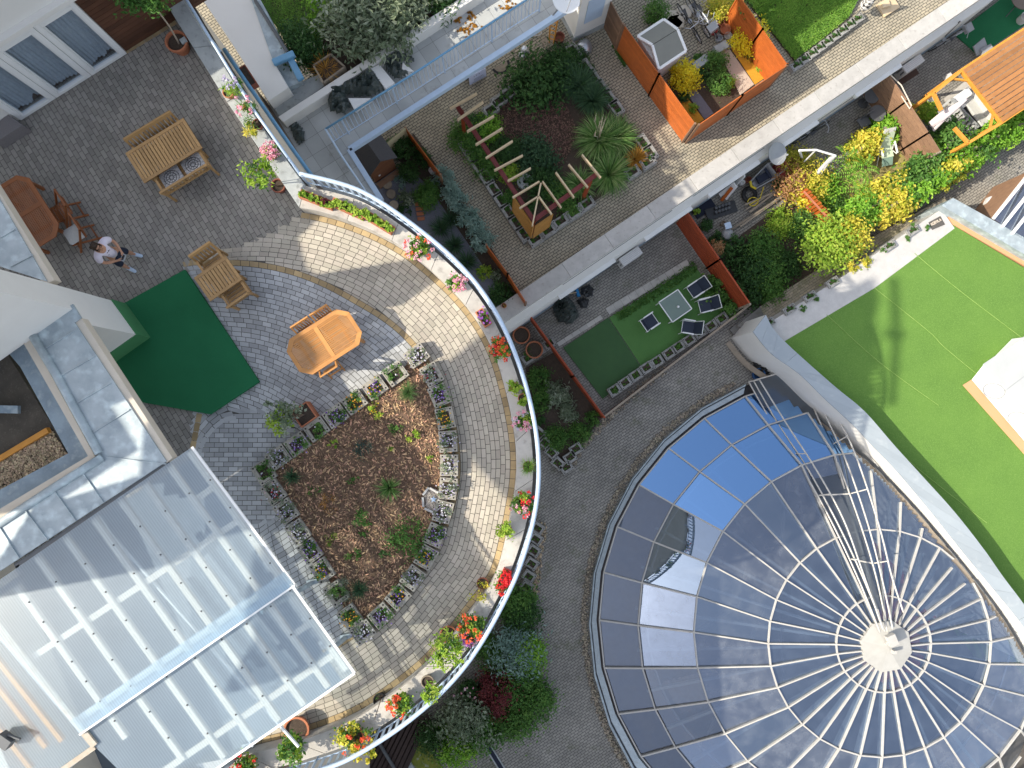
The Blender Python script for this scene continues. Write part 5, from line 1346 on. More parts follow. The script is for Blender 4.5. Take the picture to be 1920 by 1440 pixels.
plant('sprout', 'tiny lime green sprout above the large spiky clump', 'plant', 733, 841, ZM, 'lf_lime', .06, .08, 30)
plant('sprout', 'lime green sprout near the upper left rim of the bark bed', 'plant', 626, 831, ZM, 'lf_lime', .10, .11, 55)
plant('blue_shrub', 'round blue green dwarf conifer in the bark bed', 'shrub', 684, 842, ZM, 'lf_spruce', .19, .2, 260, .05, .014)
plant('sprout', 'thin green plant left of the large spiky clump', 'plant', 663, 903, ZM, 'lf_mid', .12, .14, 45)
tuft('spiky_clump', 'large spiky green clump in the middle of the bark bed', 'plant', 731, 914, ZM, 'lf_grass', 150, .42, .022, .05, .55, .85)
plant('heather', 'orange brown cushion plant in the left part of the bark bed', 'plant', 621, 941, ZM, 'lf_brown', .18, .13, 240, .03, .012)
plant('rose_bush', 'young rose with yellow leaves in the bark bed', 'shrub', 682, 972, ZM, 'lf_mid', .19, .3, 130, .06, .035)
plant('hydrangea', 'bright green bushy plant in the lower right of the bark bed', 'shrub', 764, 1008, ZM, 'lf_mid', .40, .26, 560, .06, .04)
plant('sprout', 'narrow green plant under the young rose', 'plant', 682, 1000, ZM, 'lf_mid', .09, .1, 45)
plant('sedum', 'yellow green tuft in the lower left of the bark bed', 'plant', 620, 1012, ZM, 'lf_lime', .13, .14, 90, .06, .02)
plant('sedum', 'grey green tuft below the middle of the bark bed', 'plant', 663, 1036, ZM, 'lf_mid', .15, .15, 110)
plant('sprout', 'dark green plant between the grey green tuft and the bushy plant', 'plant', 720, 1035, ZM, 'lf_dark', .12, .13, 70)
tuft('grass_tuft', 'dark blue green grass tuft beside the left tip of the bark bed', 'grass', 548, 893, ZM, 'lf_sky', 130, .3, .01)
plant('sprout', 'thin grey green plant near the left tip of the bark bed', 'plant', 590, 923, ZM, 'lf_mid', .13, .12, 45)
plant('lavender', 'olive grey round shrub near the bottom tip of the bark bed', 'shrub', 638, 1108, ZM, 'lf_grey', .27, .26, 420, .05, .018)
tuft('grass_tuft', 'blue green grass tuft at the bottom tip of the bark bed', 'grass', 674, 1104, ZM, 'lf_sky', 180, .3, .009)
# pebble fan with edging bricks and a star
mb = MB(); fanp = XY([(796, 925), (805, 914), (838, 925), (834, 965), (800, 958)], ZT+.16); mb.prism(fanp, ZT, ZT+.15); 
n = 0
while n < 260:
    p = P(random.uniform(792, 838), random.uniform(912, 966), ZT+.16)
    if not inside((p.x, p.y), fanp): continue
    n += 1; a = random.uniform(.014, .028); mb.box((p.x, p.y, ZT+.16), (a*1.5, a*1.2, a), rz=random.uniform(0, 3))
build(mb, 'pebble_fan', M['gravel_p'], kind='stuff', label='pale pebbles inside a fan of grey edging bricks', cat='gravel')
for i, (a, b_) in enumerate((((793, 928), (804, 914)), ((806, 915), (822, 924)), ((793, 932), (794, 950)), ((796, 953), (812, 960)))):
    mb = MB(); mb.beam(P(*a, ZT+.18), P(*b_, ZT+.18), .05, .1); build(mb, 'edging_brick', M['conc'], label='grey edging brick of the pebble fan, '+('upper left side', 'top side', 'left side', 'lower side')[i], cat='brick', bevel=.006)
mb = MB(); c = P(813, 936, ZT+.2)
pts = []
for k in range(10): r_ = .085 if k % 2 == 0 else .036; pts.append((c.x+r_*math.cos(k*.628+.3), c.y+r_*math.sin(k*.628+.3)))
mb.prism(pts, c.z, c.z+.02); build(mb, 'star_ornament', M['railw'], label='pale blue star ornament lying on the pebbles', cat='ornament')

# ================================================================ the person
def skin(name, chains, m_, parent, sub=2, root=None):
    """chains: list of [(x,y,z,r) or (x,y,z,rx,ry) ...]; equal points are shared"""
    vs, es, rs, idx = [], [], [], {}
    for ch in chains:
        prev = None
        for p in ch:
            k = tuple(round(c, 4) for c in p[:3])
            if k not in idx: idx[k] = len(vs); vs.append(p[:3]); rs.append((p[3], p[4] if len(p) > 4 else p[3]))
            if prev is not None and prev != idx[k]: es.append((prev, idx[k]))
            prev = idx[k]
    me = bpy.data.meshes.new(name); me.from_pydata(vs, es, []); me.materials.append(m_)
    o = bpy.data.objects.new(name, me); COL.objects.link(o); o.parent = parent
    s_ = o.modifiers.new('skin', 'SKIN'); s_.use_smooth_shade = True
    for i, v in enumerate(me.skin_vertices[0].data): v.radius = rs[i]; v.use_root = (i == 0)
    b_ = o.modifiers.new('sub', 'SUBSURF'); b_.levels = sub; b_.render_levels = sub
    return o
M['skin'] = mat('skin', (.50, .27, .17), (.44, .23, .14), rough=.55, scale=12)
M['hair'] = mat('hair', (.045, .025, .015), (.025, .014, .009), rough=.5, scale=60)
M['shirt'] = mat('tshirt', (.68, .62, .68), (.60, .54, .62), scale=6, c3=(.66, .50, .60), s3=2.5, w3=.36)
M['navy_c'] = mat('navy_cloth', (.018, .024, .045), (.013, .017, .032), scale=10)
M['shoe'] = mat('pale_shoe', (.52, .62, .74), (.42, .52, .66), scale=18)
pz = Vector(P(250, 491, ZT)); pz.z = ZT+.004
man = thing('person', 'person in a pale pink t-shirt and dark shorts looking down at a remote control', 'person', pz, wang(.93, .36))
SK = M['skin']
def hand(s_):
    """palm and five bent fingers closing on the controller; s_ = +1 left"""
    w = (.245, s_*.115, 1.075, .026); pm = (.30, s_*.085, 1.085, .034, .02)
    ch = [[w, pm]]
    for k, (dx, L) in enumerate(((.035, .062), (.018, .07), (-.001, .066), (-.02, .052))):
        b0 = (.325+dx*.5, s_*(.075-.004*k), 1.085-.012*k, .0105)
        ch.append([pm, b0, (b0[0]+L*.45, s_*(.060-.002*k), b0[2]-.018, .0092), (b0[0]+L*.55, s_*.036, b0[2]-.036, .008)])
    ch.append([pm, (.30, s_*.055, 1.115, .0115), (.335, s_*.038, 1.128, .0095), (.36, s_*.030, 1.126, .0085)])
    return ch
body = [[(0, 0, .95, .115, .095), (0, 0, 1.12, .13, .1), (0, 0, 1.30, .145, .105), (.0, 0, 1.43, .085, .07), (.03, 0, 1.50, .055), (.055, 0, 1.555, .06), (.075, 0, 1.63, .084, .074), (.07, 0, 1.705, .07, .066)]]
for s_ in (-1, 1):
    body.append([(.0, 0, 1.43, .085, .07), (-.005, s_*.105, 1.415, .05), (0, s_*.185, 1.385, .045), (.005, s_*.235, 1.27, .040), (.03, s_*.265, 1.13, .039), (.12, s_*.215, 1.09, .036), (.20, s_*.145, 1.075, .029), (.245, s_*.115, 1.075, .026)])
    body += hand(s_)
    body.append([(0, 0, .95, .115, .095), (0, s_*.095, .87, .088), (.03, s_*.135, .68, .07), (.05, s_*.155, .50, .054), (.02, s_*.168, .33, .053), (0, s_*.178, .12, .034), (.02, s_*.18, .05, .032), (.12, s_*.195, .035, .028)])
bo = skin('body', body, SK, man)
mb = MB(); hd = Vector((.08, 0, 1.655))
mb.lathe(hd+Vector((.088, 0, -.015)), [(.004, -.03), (.016, -.02), (.010, .015), (.003, .03)], 8)       # nose
for s_ in (-1, 1): mb.lathe(hd+Vector((.0, s_*.084, -.02)), [(.008, -.028), (.016, -.01), (.018, .012), (.006, .03)], 8)   # ears
build(mb, 'face_feature', SK, man, local=True, smooth=True)
mb = MB()
for s_ in (-1, 1): mb.lathe(hd+Vector((.078, s_*.032, .012)), [(.002, -.008), (.012, 0), (.002, .008)], 8)
mb.box(hd+Vector((.082, 0, -.058)), (.012, .045, .008)); build(mb, 'eye', M['hair'], man, local=True)
skin('hair', [[(.03, 0, 1.62, .080, .092), (.045, 0, 1.69, .086, .092), (.065, 0, 1.735, .072, .074), (.105, 0, 1.722, .045, .05)], [(.03, 0, 1.62, .080, .092), (.005, 0, 1.575, .05, .062)]], M['hair'], man)
sh = [[(.005, 0, .90, .165, .125), (.005, 0, 1.05, .158, .122), (0, 0, 1.22, .162, .122), (0, 0, 1.36, .15, .105), (.0, 0, 1.44, .10, .08)]]
for s_ in (-1, 1): sh.append([(0, 0, 1.36, .15, .105), (-.005, s_*.12, 1.42, .094), (0, s_*.195, 1.385, .094), (.005, s_*.245, 1.275, .078), (.012, s_*.262, 1.215, .07)])
skin('shirt', sh, M['shirt'], man)
shorts = [[(0, 0, .93, .135, .11), (0, 0, .84, .125, .10)]]
for s_ in (-1, 1): shorts.append([(0, 0, .84, .125, .10), (.01, s_*.115, .74, .105), (.04, s_*.15, .58, .092), (.052, s_*.158, .50, .085)])
skin('shorts', shorts, M['navy_c'], man)
for s_ in (-1, 1):
    skin('shoe', [[(-.05, s_*.178, .05, .045), (.03, s_*.183, .055, .05), (.12, s_*.195, .042, .048, .036), (.185, s_*.203, .036, .038, .028)], [(-.05, s_*.178, .05, .045), (-.03, s_*.178, .10, .042)]], M['shoe'], man)
mb = MB(); mb.box((.085, 0, 1.245), (.0, 0, 0)); 
mb = MB(); random.seed(5)
for i in range(9): mb.box((.128+.0*i, random.uniform(-.06, .05), 1.28+random.uniform(-.05, .05)), (.012, .022, .014), rz=random.uniform(-.4, .4))
build(mb, 'shirt_print', M['navy_c'], man, local=True)
rc = thing('remote_control', 'grey remote control with a small screen held in both hands of the person', 'remote control', pz+Matrix.Rotation(wang(.93, .36), 3, 'Z') @ Vector((.355, 0, 1.085)), wang(.93, .36))
mb = MB(); lbox(mb, 0, 0, 0, .10, .17, .035, tilt=Matrix.Rotation(-.25, 3, 'Y')); build(mb, 'shell', M['grey'], rc, local=True, bevel=.008)
mb = MB(); lbox(mb, .002, 0, .021, .06, .11, .004, tilt=Matrix.Rotation(-.25, 3, 'Y')); build(mb, 'screen', M['blackp'], rc, local=True)
for s_ in (-1, 1):
    mb = MB(); mb.tube([(.03, s_*.06, .01), (.12, s_*.07, .03)], .005, 5); build(mb, 'antenna', M['blackp'], rc, local=True)
# ================================================================ balcony, its roof garden and the upper courtyard
def drape(name, label, cat, poly_px, z, h, m_, seed=1, step=.06, rough=1.0):
    """crumpled sheet lying over things inside an outline"""
    pol = XY(poly_px, z); xs = [p[0] for p in pol]; ys = [p[1] for p in pol]
    nx, ny = int((max(xs)-min(xs))/step)+2, int((max(ys)-min(ys))/step)+2; mb = MB(); idx = {}; vs = []; fs = []
    def edge(x, y):
        d = 9
        for i in range(len(pol)):
            ax, ay = pol[i-1]; bx, by = pol[i]; L2 = (bx-ax)**2+(by-ay)**2 or 1e-9; t = max(0, min(1, ((x-ax)*(bx-ax)+(y-ay)*(by-ay))/L2))
            d = min(d, math.hypot(x-ax-t*(bx-ax), y-ay-t*(by-ay)))
        return d
    for i in range(nx):
        for j in range(ny):
            x, y = min(xs)+i*step, min(ys)+j*step
            if inside((x, y), pol):
                d = min(1, edge(x, y)/.22); n1 = noise.noise(Vector((x*2.2+seed*7, y*2.2, seed))); n2 = abs(noise.noise(Vector((x*5+seed, y*5, seed*3)))); n3 = abs(noise.noise(Vector((x*11, y*11+seed, seed))))
                idx[i, j] = len(vs); vs.append((x+random.uniform(-.01, .01), y+random.uniform(-.01, .01), z+.01+h*(d**.6)*(.65+.5*n1-.55*n2*rough-.3*n3*rough)))
    for (i, j), a in idx.items():
        if (i+1, j) in idx and (i, j+1) in idx and (i+1, j+1) in idx: fs.append([a, idx[i+1, j], idx[i+1, j+1], idx[i, j+1]])
    mb.add(vs, fs); return build(mb, name, m_, label=label, cat=cat, smooth=rough < .5)
# balcony railing
br = thing('balcony_railing', 'blue grey balcony railing with thin upright bars above the courtyard', 'railing', P(760, 150, ZB))
lineB = PL([(1015, -18), (937, 32), (777, 137), (610, 242)], 5.6); lineC = PL([(610, 242), (640, 292), (690, 366)], 5.6)
for ln in (lineB, lineC):
    mb = MB(); mb.tube(ln, .032, 8); build(mb, 'handrail', M['railw'] if ln is lineC else M['railb'], br, smooth=True)
    mb = MB(); mb.tube(atz(ln, ZB+.12), .016, 6); build(mb, 'bottom_rail', M['railw'], br)
    mb = MB()
    for p in resample(ln, .135): mb.beam((p.x, p.y, ZB+.12), (p.x, p.y, 5.6), .018, .018)
    o = build(mb, 'baluster_row', M['railw'], br); o['kind'] = 'stuff'
    for p in resample(ln, 1.75):
        mb = MB(); mb.beam((p.x, p.y, ZB-.1), (p.x, p.y, 5.6), .045, .045); build(mb, 'post', M['railw'], br)
z2 = lambda x, y: q(1, 0, x, y)
mb = MB()
for i, pl in enumerate(([(860, 515), (925, 480), (1040, 620), (970, 665)], [(690, 735), (860, 735), (735, 820)], [(1100, 465), (1185, 535), (1090, 540)])):
    mb = MB(); mb.prism(XY([z2(*p) for p in pl], ZB+.32), ZB+.02, ZB+.32); build(mb, 'white_board', M['white_b'], label='white insulation board under the black tarpaulin, '+('the middle one', 'the lower left one', 'the right one')[i], cat='board', bevel=.01)
drape('tarpaulin', 'large crumpled black green tarpaulin over white boards on the balcony', 'tarpaulin', [z2(*p) for p in ((530, 735), (545, 660), (700, 600), (860, 510), (950, 600), (965, 690), (850, 745), (690, 725), (725, 790), (700, 850), (650, 875), (555, 850))], ZB+.15, .55, M['tarp'], 1)
drape('tarpaulin', 'smaller black green tarpaulin nearer the open end of the balcony', 'tarpaulin', [z2(*p) for p in ((920, 470), (1060, 380), (1210, 435), (1165, 505), (1110, 470), (1095, 520), (1200, 545), (1080, 612), (1030, 600))], ZB+.2, .5, M['tarp'], 2)
drape('tarpaulin', 'small grey black plastic sheet on the balcony near the stone ledge', 'tarpaulin', [z2(*p) for p in ((235, 920), (300, 905), (360, 960), (385, 1040), (335, 1105), (290, 1060), (260, 990))], ZB+.02, .3, M['tarp'], 3)
mb = MB()
for k in range(70):
    x, y = random.choice(((1890, 40), (1600, 120), (1640, 190), (1560, 230), (1520, 160))); p = P(*z2(x+random.gauss(0, 25), y+random.gauss(0, 22)), ZB+.012); mb.bush(p, .06, .06, .02, 10, .07, .05, clumps=1)
build(mb, 'fallen_leaves', M['lf_brown'], kind='stuff', label='dry brown leaves lying on the balcony tiles', cat='leaves')
# roof garden bed behind the low wall
mb = MB(); mb.prism(XY([(400, -120), (478, -10), (560, 110), (612, 158), (525, 215), (525, 221), (890, -28), (900, -120)], 4.55), 4.2, 4.55); build(mb, 'planting_bed', M['soil'], kind='structure')
def sward(name, label, poly_px, z, n, L, W, m_, cat='grass'):
    pol = XY(poly_px, z); xs = [p[0] for p in pol]; ys = [p[1] for p in pol]; mb = MB(); k = 0
    while k < n:
        x, y = random.uniform(min(xs), max(xs)), random.uniform(min(ys), max(ys))
        if not inside((x, y), pol): continue
        k += 1; a = random.uniform(0, 6.28); h = Vector((math.cos(a), math.sin(a), 0)); el = random.uniform(.3, 1.2); t_ = (h*math.cos(el)+Vector((0, 0, math.sin(el)))).normalized()
        l = L*random.uniform(.6, 1.2); nr = (Vector((0, 0, 1))-t_*t_.z+h*.1).normalized(); nr = (nr-t_*nr.dot(t_)).normalized()
        mb.leaf(Vector((x, y, z))+t_*l*.4, t_, nr, l, W, min(1, max(0, random.random()*.7+.3*noise.noise(Vector((x*1.6, y*1.6, 0)))+.1)))
    return build(mb, name, m_, kind='stuff', label=label, cat=cat)
sward('lawn', 'lush green grass of the roof garden beside the blue gutter', [(476, -15), (640, -15), (600, 90), (575, 120), (545, 100)], 4.56, 7000, .11, .014, M['lf_lawn'])
plant('shrub', 'large grey green laurel shrub overhanging the low white wall', 'shrub', 697, 62, 4.55, 'lf_grey', 1.35, 1.5, 3400, .13, .05, ry=1.0, fill=.3)
plant('shrub', 'grey green upper part of the laurel hedge at the top edge', 'shrub', 760, 5, 4.55, 'lf_grey', 1.0, 1.5, 1800, .13, .05, ry=.8, fill=.3)
plant('shrub', 'bright green shrub between lawn and laurel at the top edge', 'shrub', 622, 12, 4.55, 'lf_vine', .62, 1.0, 800, .1, .05)
plant('shrub', 'dark green shrub beside the old wooden planter box', 'shrub', 572, 100, 4.55, 'lf_dark', .62, .9, 800, .1, .045)
plant('fern', 'dark fern frond at the far end of the low white wall', 'plant', 835, 8, 4.6, 'lf_dark', .5, .5, 260, .22, .04)
t = thing('wooden_planter', 'old weathered wooden planter box with dry grass beside the low wall', 'planter', P(612, 128, 4.6))
cs = [z2(430, 490), (z2(560, 405)), z2(665, 500), z2(505, 620)]; pts = XY(cs, 5.0); mb = MB()
for i in range(4): a, b_ = pts[i-1], pts[i]; mb.beam((a[0], a[1], 4.8), (b_[0], b_[1], 4.8), .05, .42)
build(mb, 'boards', M['wood_old'], t); mb = MB(); mb.prism([(x*.999, y*.999) for x, y in pts], 4.6, 4.92); build(mb, 'soil', M['soil'], t)
mb = MB(); cpt = sum((Vector((x, y, 0)) for x, y in pts), Vector())/4; mb.grass((cpt.x-.1, cpt.y, 4.92), 160, .3, .01, .9, .35); build(mb, 'dry_grass', M['lf_brown'], t)

# white house corner at the end of the balcony
hc_ = thing('house_corner', 'white rendered house corner with a blue grey window at the end of the balcony', 'house', P(1075, 78, 0))
A, B, C_ = P(1075, 78, 0), P(1140, 47, 0), P(1040, 20, 0)
dB = (B-A).normalized(); dC = Vector((-dB.y, dB.x, 0)); mb = MB()
c4 = [A, A+dB*1.30, A+dB*1.30+dC*5, A+dC*5]; mb.prism([(p.x, p.y) for p in c4], .3, 7.5); build(mb, 'wall', M['white'], hc_)
mb = MB(); c4 = [A-dB*.02-dC*.02, A+dB*1.32-dC*.02, A+dB*1.32, A-dB*.02]; mb.prism([(p.x, p.y) for p in c4], 0, .3); c4 = [A-dB*.02, A, A+dC*3, A-dB*.02+dC*3]; mb.prism([(p.x, p.y) for p in c4], 0, .3); build(mb, 'plinth', M['stone_g'], hc_)
mb = MB(); c4 = [A+dB*.3-dC*.02, A+dB*1.0-dC*.02, A+dB*1.0+dC*.01, A+dB*.3+dC*.01]; mb.prism([(p.x, p.y) for p in c4], 1.0, 2.4); build(mb, 'window', M['railw'], hc_)
def dish(name, label, px, py, z, r, aim, m_, arm=None):
    c = P(px, py, z); t = thing(name, label, 'satellite dish', c); mb = MB(); qd = Vector((0, 0, 1)).rotation_difference(Vector(aim).normalized()); vs = []; fs = []; n = 26
    for ring_ in range(5):
        rr = r*ring_/4
        for k in range(n): a = 6.2832*k/n; vs.append(c+qd @ Vector((rr*math.cos(a), rr*.92*math.sin(a), .22*(rr/r)**2*r-.1)))
    for i in range(4):
        for k in range(n): fs.append([i*n+k, i*n+(k+1) % n, (i+1)*n+(k+1) % n, (i+1)*n+k])
    m2 = len(vs); vs += [v-qd @ Vector((0, 0, .015)) for v in vs]; fs += [[x+m2 for x in reversed(f)] for f in fs]
    mb.add(vs, fs); build(mb, 'reflector', m_, t, smooth=True)
    mb = MB(); f_ = c+qd @ Vector((0, -r*.25, r*1.05)); mb.tube([c+qd @ Vector((0, -r*.85, .05)), f_], .014, 6); mb.lathe(f_, [(.03, -.03), (.035, .04)], 8); build(mb, 'feed_arm', M['grey'], t)
    if arm: mb = MB(); mb.tube([c-qd @ Vector((0, 0, .1)), arm], .03, 7); build(mb, 'mast', M['grey'], t)
    return t
dish('satellite_dish', 'white satellite dish at the top end of the balcony railing', 1062, -2, 6.0, .42, (.25, -.25, 1), M['white_b'], P(1037, 28, 4.6))

# ---- yard below the balcony
mb = MB(); c = P(938, 121, .012); pts = [(c.x+.36*math.cos(k*math.pi/12+.55+math.pi), c.y+.36*math.sin(k*math.pi/12+.55+math.pi)) for k in range(13)]; mb.prism(pts, .006, .02); pts = [(c.x+.27*math.cos(k*math.pi/12+.55+math.pi), c.y+.27*math.sin(k*math.pi/12+.55+math.pi)-.01) for k in range(13)]; mb.prism(pts, .02, .024, mi=1)
build(mb, 'doormat', [M['rubber'], M['wood_old']], label='half round black doormat under the balcony edge', cat='doormat')
t = thing('notice_board', 'white leaning notice board with small printed writing in front of a dark crate', 'sign', P(893, 146, 0))
A, B = P(881, 160, 0), P(912, 143, 0); dd = (B-A); upv = P(879, 145, .55)-A
mb = MB(); nn = Vector((dd.y, -dd.x, 0)).normalized()*.02; A2, B2 = A+upv, B+upv
mb.add([A, B, B2, A2, A-nn, B-nn, B2-nn, A2-nn], [[0, 1, 2, 3], [7, 6, 5, 4], [0, 4, 5, 1], [1, 5, 6, 2], [2, 6, 7, 3], [3, 7, 4, 0]]); build(mb, 'panel', mat('notice_white', (.62, .64, .78), (.58, .6, .75)), t)
mb = MB()
for u_, v_, w_, h_ in ((.28, .72, .05, .06), (.42, .74, .06, .07), (.58, .76, .05, .06), (.28, .40, .5, .05), (.30, .26, .48, .04), (.12, .10, .76, .04)):
    for k in range(max(1, int(w_/.06))):
        uu = u_+k*.07; p0 = A+dd*uu+upv*v_+nn*.2; mb.add([p0, p0+dd*.045, p0+dd*.045+upv*h_, p0+upv*h_], [[0, 1, 2, 3]])
build(mb, 'lettering', M['navy_c'], t)
mb = MB(); mb.box(P(890, 138, .2), (.62, .3, .4), rz=ANG); build(mb, 'crate', M['blackp'], label='black crate behind the notice board under the balcony', cat='crate', bevel=.02)
drape('bag', 'grey transparent plastic bag lying under the balcony', 'bag', [(970, 100), (980, 84), (992, 88), (994, 104), (982, 114), (970, 110)], 0.02, .4, M['steel'], 5, .05)
mb = MB(); pts = [P(1000+16*math.cos(k*.35)+k*.4, 60+9*math.sin(k*.35)-k*.6, .05+.01*k) for k in range(26)]; mb.tube(pts, .02, 5); build(mb, 'hose', M['clothw'], label='white hose curling out from under the balcony edge', cat='hose')
t = thing('hand_truck', 'wooden ladder shaped hand truck leaning beside the house corner', 'hand truck', P(1040, 75, 0))
mb = MB(); a0, a1_, b0, b1 = P(1030, 80, .05), P(1038, 82, .05), P(1032, 30, 1.1), P(1046, 36, 1.1)
mb.tube([a0, b0], .03, 5); mb.tube([a1_, b1], .03, 5)
for k in range(1, 6): mb.tube([a0+(b0-a0)*k/6, a1_+(b1-a1_)*k/6], .022, 5)
build(mb, 'frame', M['wood_pinko'], t); mb = MB(); mb.box(P(1030, 78, .04), (.5, .4, .05), rz=ANG); build(mb, 'base_plate', M['wood_old'], t)
mb = MB(); mb.lathe(P(1048, 75, 0), [(.16, 0), (.2, .25), (.17, .25), (.15, .1)], 14); build(mb, 'pot', M['terra_b'], label='brown empty pot at the foot of the hand truck', cat='pot')
mb = MB(); mb.lathe(P(1095, 90, 0), [(.30, 0), (.30, .05), (.26, .2), (.16, .31), (.02, .35)], 20); build(mb, 'dome_cover', M['steel'], label='grey domed metal cover on the courtyard paving by the house corner', cat='cover', smooth=True)

# little fenced yard with a playhouse
mb = MB(); mb.prism(XY([(700, 345), (745, 312), (830, 330), (900, 440), (980, 560), (945, 600), (860, 520), (760, 440), (690, 380)], .02), -.02, .02); build(mb, 'grey_gravel', M['gravel_g'], kind='structure')
mb = MB(); mb.prism(XY([(735, 290), (775, 250), (830, 325), (905, 440), (985, 565), (960, 580), (880, 460), (800, 345)], .03), -.02, .03); build(mb, 'yard_soil', M['soil'], kind='structure')
def fence(name, label, pts, z0, h, m_, board=.12, gap=.006, vertical=False, th=.03, posts=1.9, pm=None, cap=False, cat='fence', rows=None):
    """board fence along world points"""
    t = thing(name, label, cat, pts[0]); mb = MB()
    for a, b_ in zip(pts[:-1], pts[1:]):
        d = (b_-a); L = d.length; d.normalize()
        if vertical:
            n = int(L/(board+gap))
            for i in range(n):
                p = a+d*((i+.5)*L/n); mb.beam((p.x, p.y, z0), (p.x, p.y, z0+h*random.uniform(.97, 1)), board, th, roll=math.atan2(d.y, d.x))
        else:
            n = int(h/(board+gap))
            for i in range(n):
                zz = z0+.04+(i+.5)*(h-.04)/n; mb.beam((a.x, a.y, zz), (b_.x, b_.y, zz), th, (h-.04)/n-gap)
        if cap: mb.beam((a.x, a.y, z0+h+.015), (b_.x, b_.y, z0+h+.015), .06, .03)
    build(mb, 'boards', m_, t)
    for a, b_ in zip(pts[:-1], pts[1:]):
        L = (b_-a).length; n = max(1, round(L/posts))
        for i in range(n+1):
            p = a+(b_-a)*(i/n); mb = MB(); mb.beam((p.x, p.y, z0), (p.x, p.y, z0+h+.04), .07, .07); build(mb, 'post', pm or m_, t)
    return t
gp = lambda pts, z, zt=None: [Vector((p.x, p.y, 0)) for p in PL(pts, zt if zt is not None else z)]
fence('low_fence', 'low brown board fence between the juniper hedge and the paved path', gp([(760, 240), (826, 327)], 0, 1.1), 0, 1.1, M['wood_or'], pm=M['wood_br'])
fence('low_fence', 'low brown board fence at the lower end of the juniper hedge', gp([(912, 459), (952, 513), (986, 567)], 0, 1.0), 0, 1.0, M['wood_or'], pm=M['wood_br'])
t = thing('bamboo_screen', 'beige reed screen behind the dark hedge of the small yard', 'screen', P(730, 262, 0)); mb = MB(); a, b_ = P(697, 292, 1.2), P(760, 240, 1.2); mb.beam((a.x, a.y, .6), (b_.x, b_.y, .6), .03, 1.2); build(mb, 'reed', mat('reed', (.55, .48, .3), (.4, .34, .2), scale=25), t)
pt_ = thing('playhouse', 'small brown wooden playhouse with a dark grey pitched roof', 'playhouse', P(724, 330, 0))
f0, f1 = P(705, 343, 0), P(744, 316, 0); fd_ = (f1-f0).normalized(); bk = Vector((-fd_.y, fd_.x, 0)); W_ = (f1-f0).length; D_ = .95
mb = MB(); c4 = [f0, f1, f1+bk*D_, f0+bk*D_]
for i in range(11): mb.prism([(p.x, p.y) for p in c4], i*.12, i*.12+.113, random.random())
gv = [f0+Vector((0, 0, 1.32)), f1+Vector((0, 0, 1.32)), (f0+f1)/2+Vector((0, 0, 1.8))]; mb.add(gv, [[0, 1, 2]]); build(mb, 'wall', mat('play_boards', (.20, .08, .035), (.15, .06, .03), scale=5, rnd=.12), pt_)
mb = MB(); e = .14
for s_, f in ((-1, f0), (1, f1)):
    o_ = fd_*s_*e; m_p = (f0+f1)/2; pts = [f+o_+Vector((0, 0, 1.24))-bk*e, m_p+Vector((0, 0, 1.85))-bk*e, m_p+Vector((0, 0, 1.85))+bk*(D_+e), f+o_+Vector((0, 0, 1.24))+bk*(D_+e)]
    mb.add(pts+[p+Vector((0, 0, -.03)) for p in pts], [[0, 1, 2, 3], [7, 6, 5, 4], [0, 4, 5, 1], [1, 5, 6, 2], [2, 6, 7, 3], [3, 7, 4, 0]])
build(mb, 'roof', mat('roof_felt', (.085, .085, .095), (.06, .06, .07), scale=20), pt_)
mb = MB(); mb.beam(f0-bk*.18+Vector((0, 0, .08)), f1-bk*.18+Vector((0, 0, .08)), .22, .1); build(mb, 'doorstep', M['wood_br'], pt_)
mb = MB(); mb.beam(f0+fd_*.2-bk*.03+Vector((0, 0, .5)), f0+fd_*.28-bk*.03+Vector((0, 0, .5)), .03, .03); build(mb, 'handle', M['white_b'], pt_)
for i, (x, y) in enumerate(((727, 347), (734, 365), (739, 386))):
    mb = MB(); mb.lathe(P(x, y, 0), [(.17, 0), (.17, .12), (.15, .125)], 14); build(mb, 'log_slice', M['wood_old'], label='round log slice set in the grey gravel, '+('nearest the playhouse', 'the middle one', 'farthest from the playhouse')[i], cat='log')
for i in range(4):
    mb = MB(); mb.box(P(785+i*1.5, 383+i*9, .04), (.26, .13, .06), rz=.1); build(mb, 'brick', M['terra'], label=f'red brick of the small step path, {ORD[i]} from the green bush', cat='brick')
plant('hedge', 'dark green hedge with brown tips beside the playhouse', 'hedge', 755, 285, 0, 'lf_dark', .55, .9, 800, .09, .045, ry=.35)
plant('bush', 'dark green bush right of the playhouse', 'shrub', 768, 325, 0, 'lf_dark', .34, .6, 340)
plant('bush', 'round dark bush by the low brown fence', 'shrub', 793, 300, 0, 'lf_dark', .30, .5, 300)
plant('bush', 'rounded bright green bush in the middle of the small yard', 'shrub', 803, 370, 0, 'lf_mid', .42, .55, 560, ry=.5)
plant('hosta', 'pale variegated plant in the grey gravel', 'plant', 767, 372, 0, 'lf_grey', .32, .25, 150, .13, .07)
plant('hosta', 'small silvery plant by the playhouse step', 'plant', 751, 340, 0, 'lf_blue', .2, .22, 90, .12, .03)
plant('moss_ball', 'dark mossy cushion at the end of the log slices', 'plant', 758, 393, 0, 'lf_dark', .2, .16, 220, .03, .012)
mb = MB(); mb.lathe(P(811, 323, 0), [(.10, 0), (.125, .25), (.115, .25), (.1, .1)], 16); build(mb, 'white_pot', M['white_b'], label='white round pot beside the low brown fence', cat='pot')
for i, (x, y, r) in enumerate(((830, 337, .32), (848, 362, .36), (862, 384, .36), (879, 412, .34), (893, 436, .34), (905, 458, .36))):
    plant('juniper', f'silver green juniper of the hedge, {ORD[i]} from the playhouse end', 'shrub', x, y, 0, 'lf_blue', r, .75, 420, .13, .02, group='silver juniper hedge')
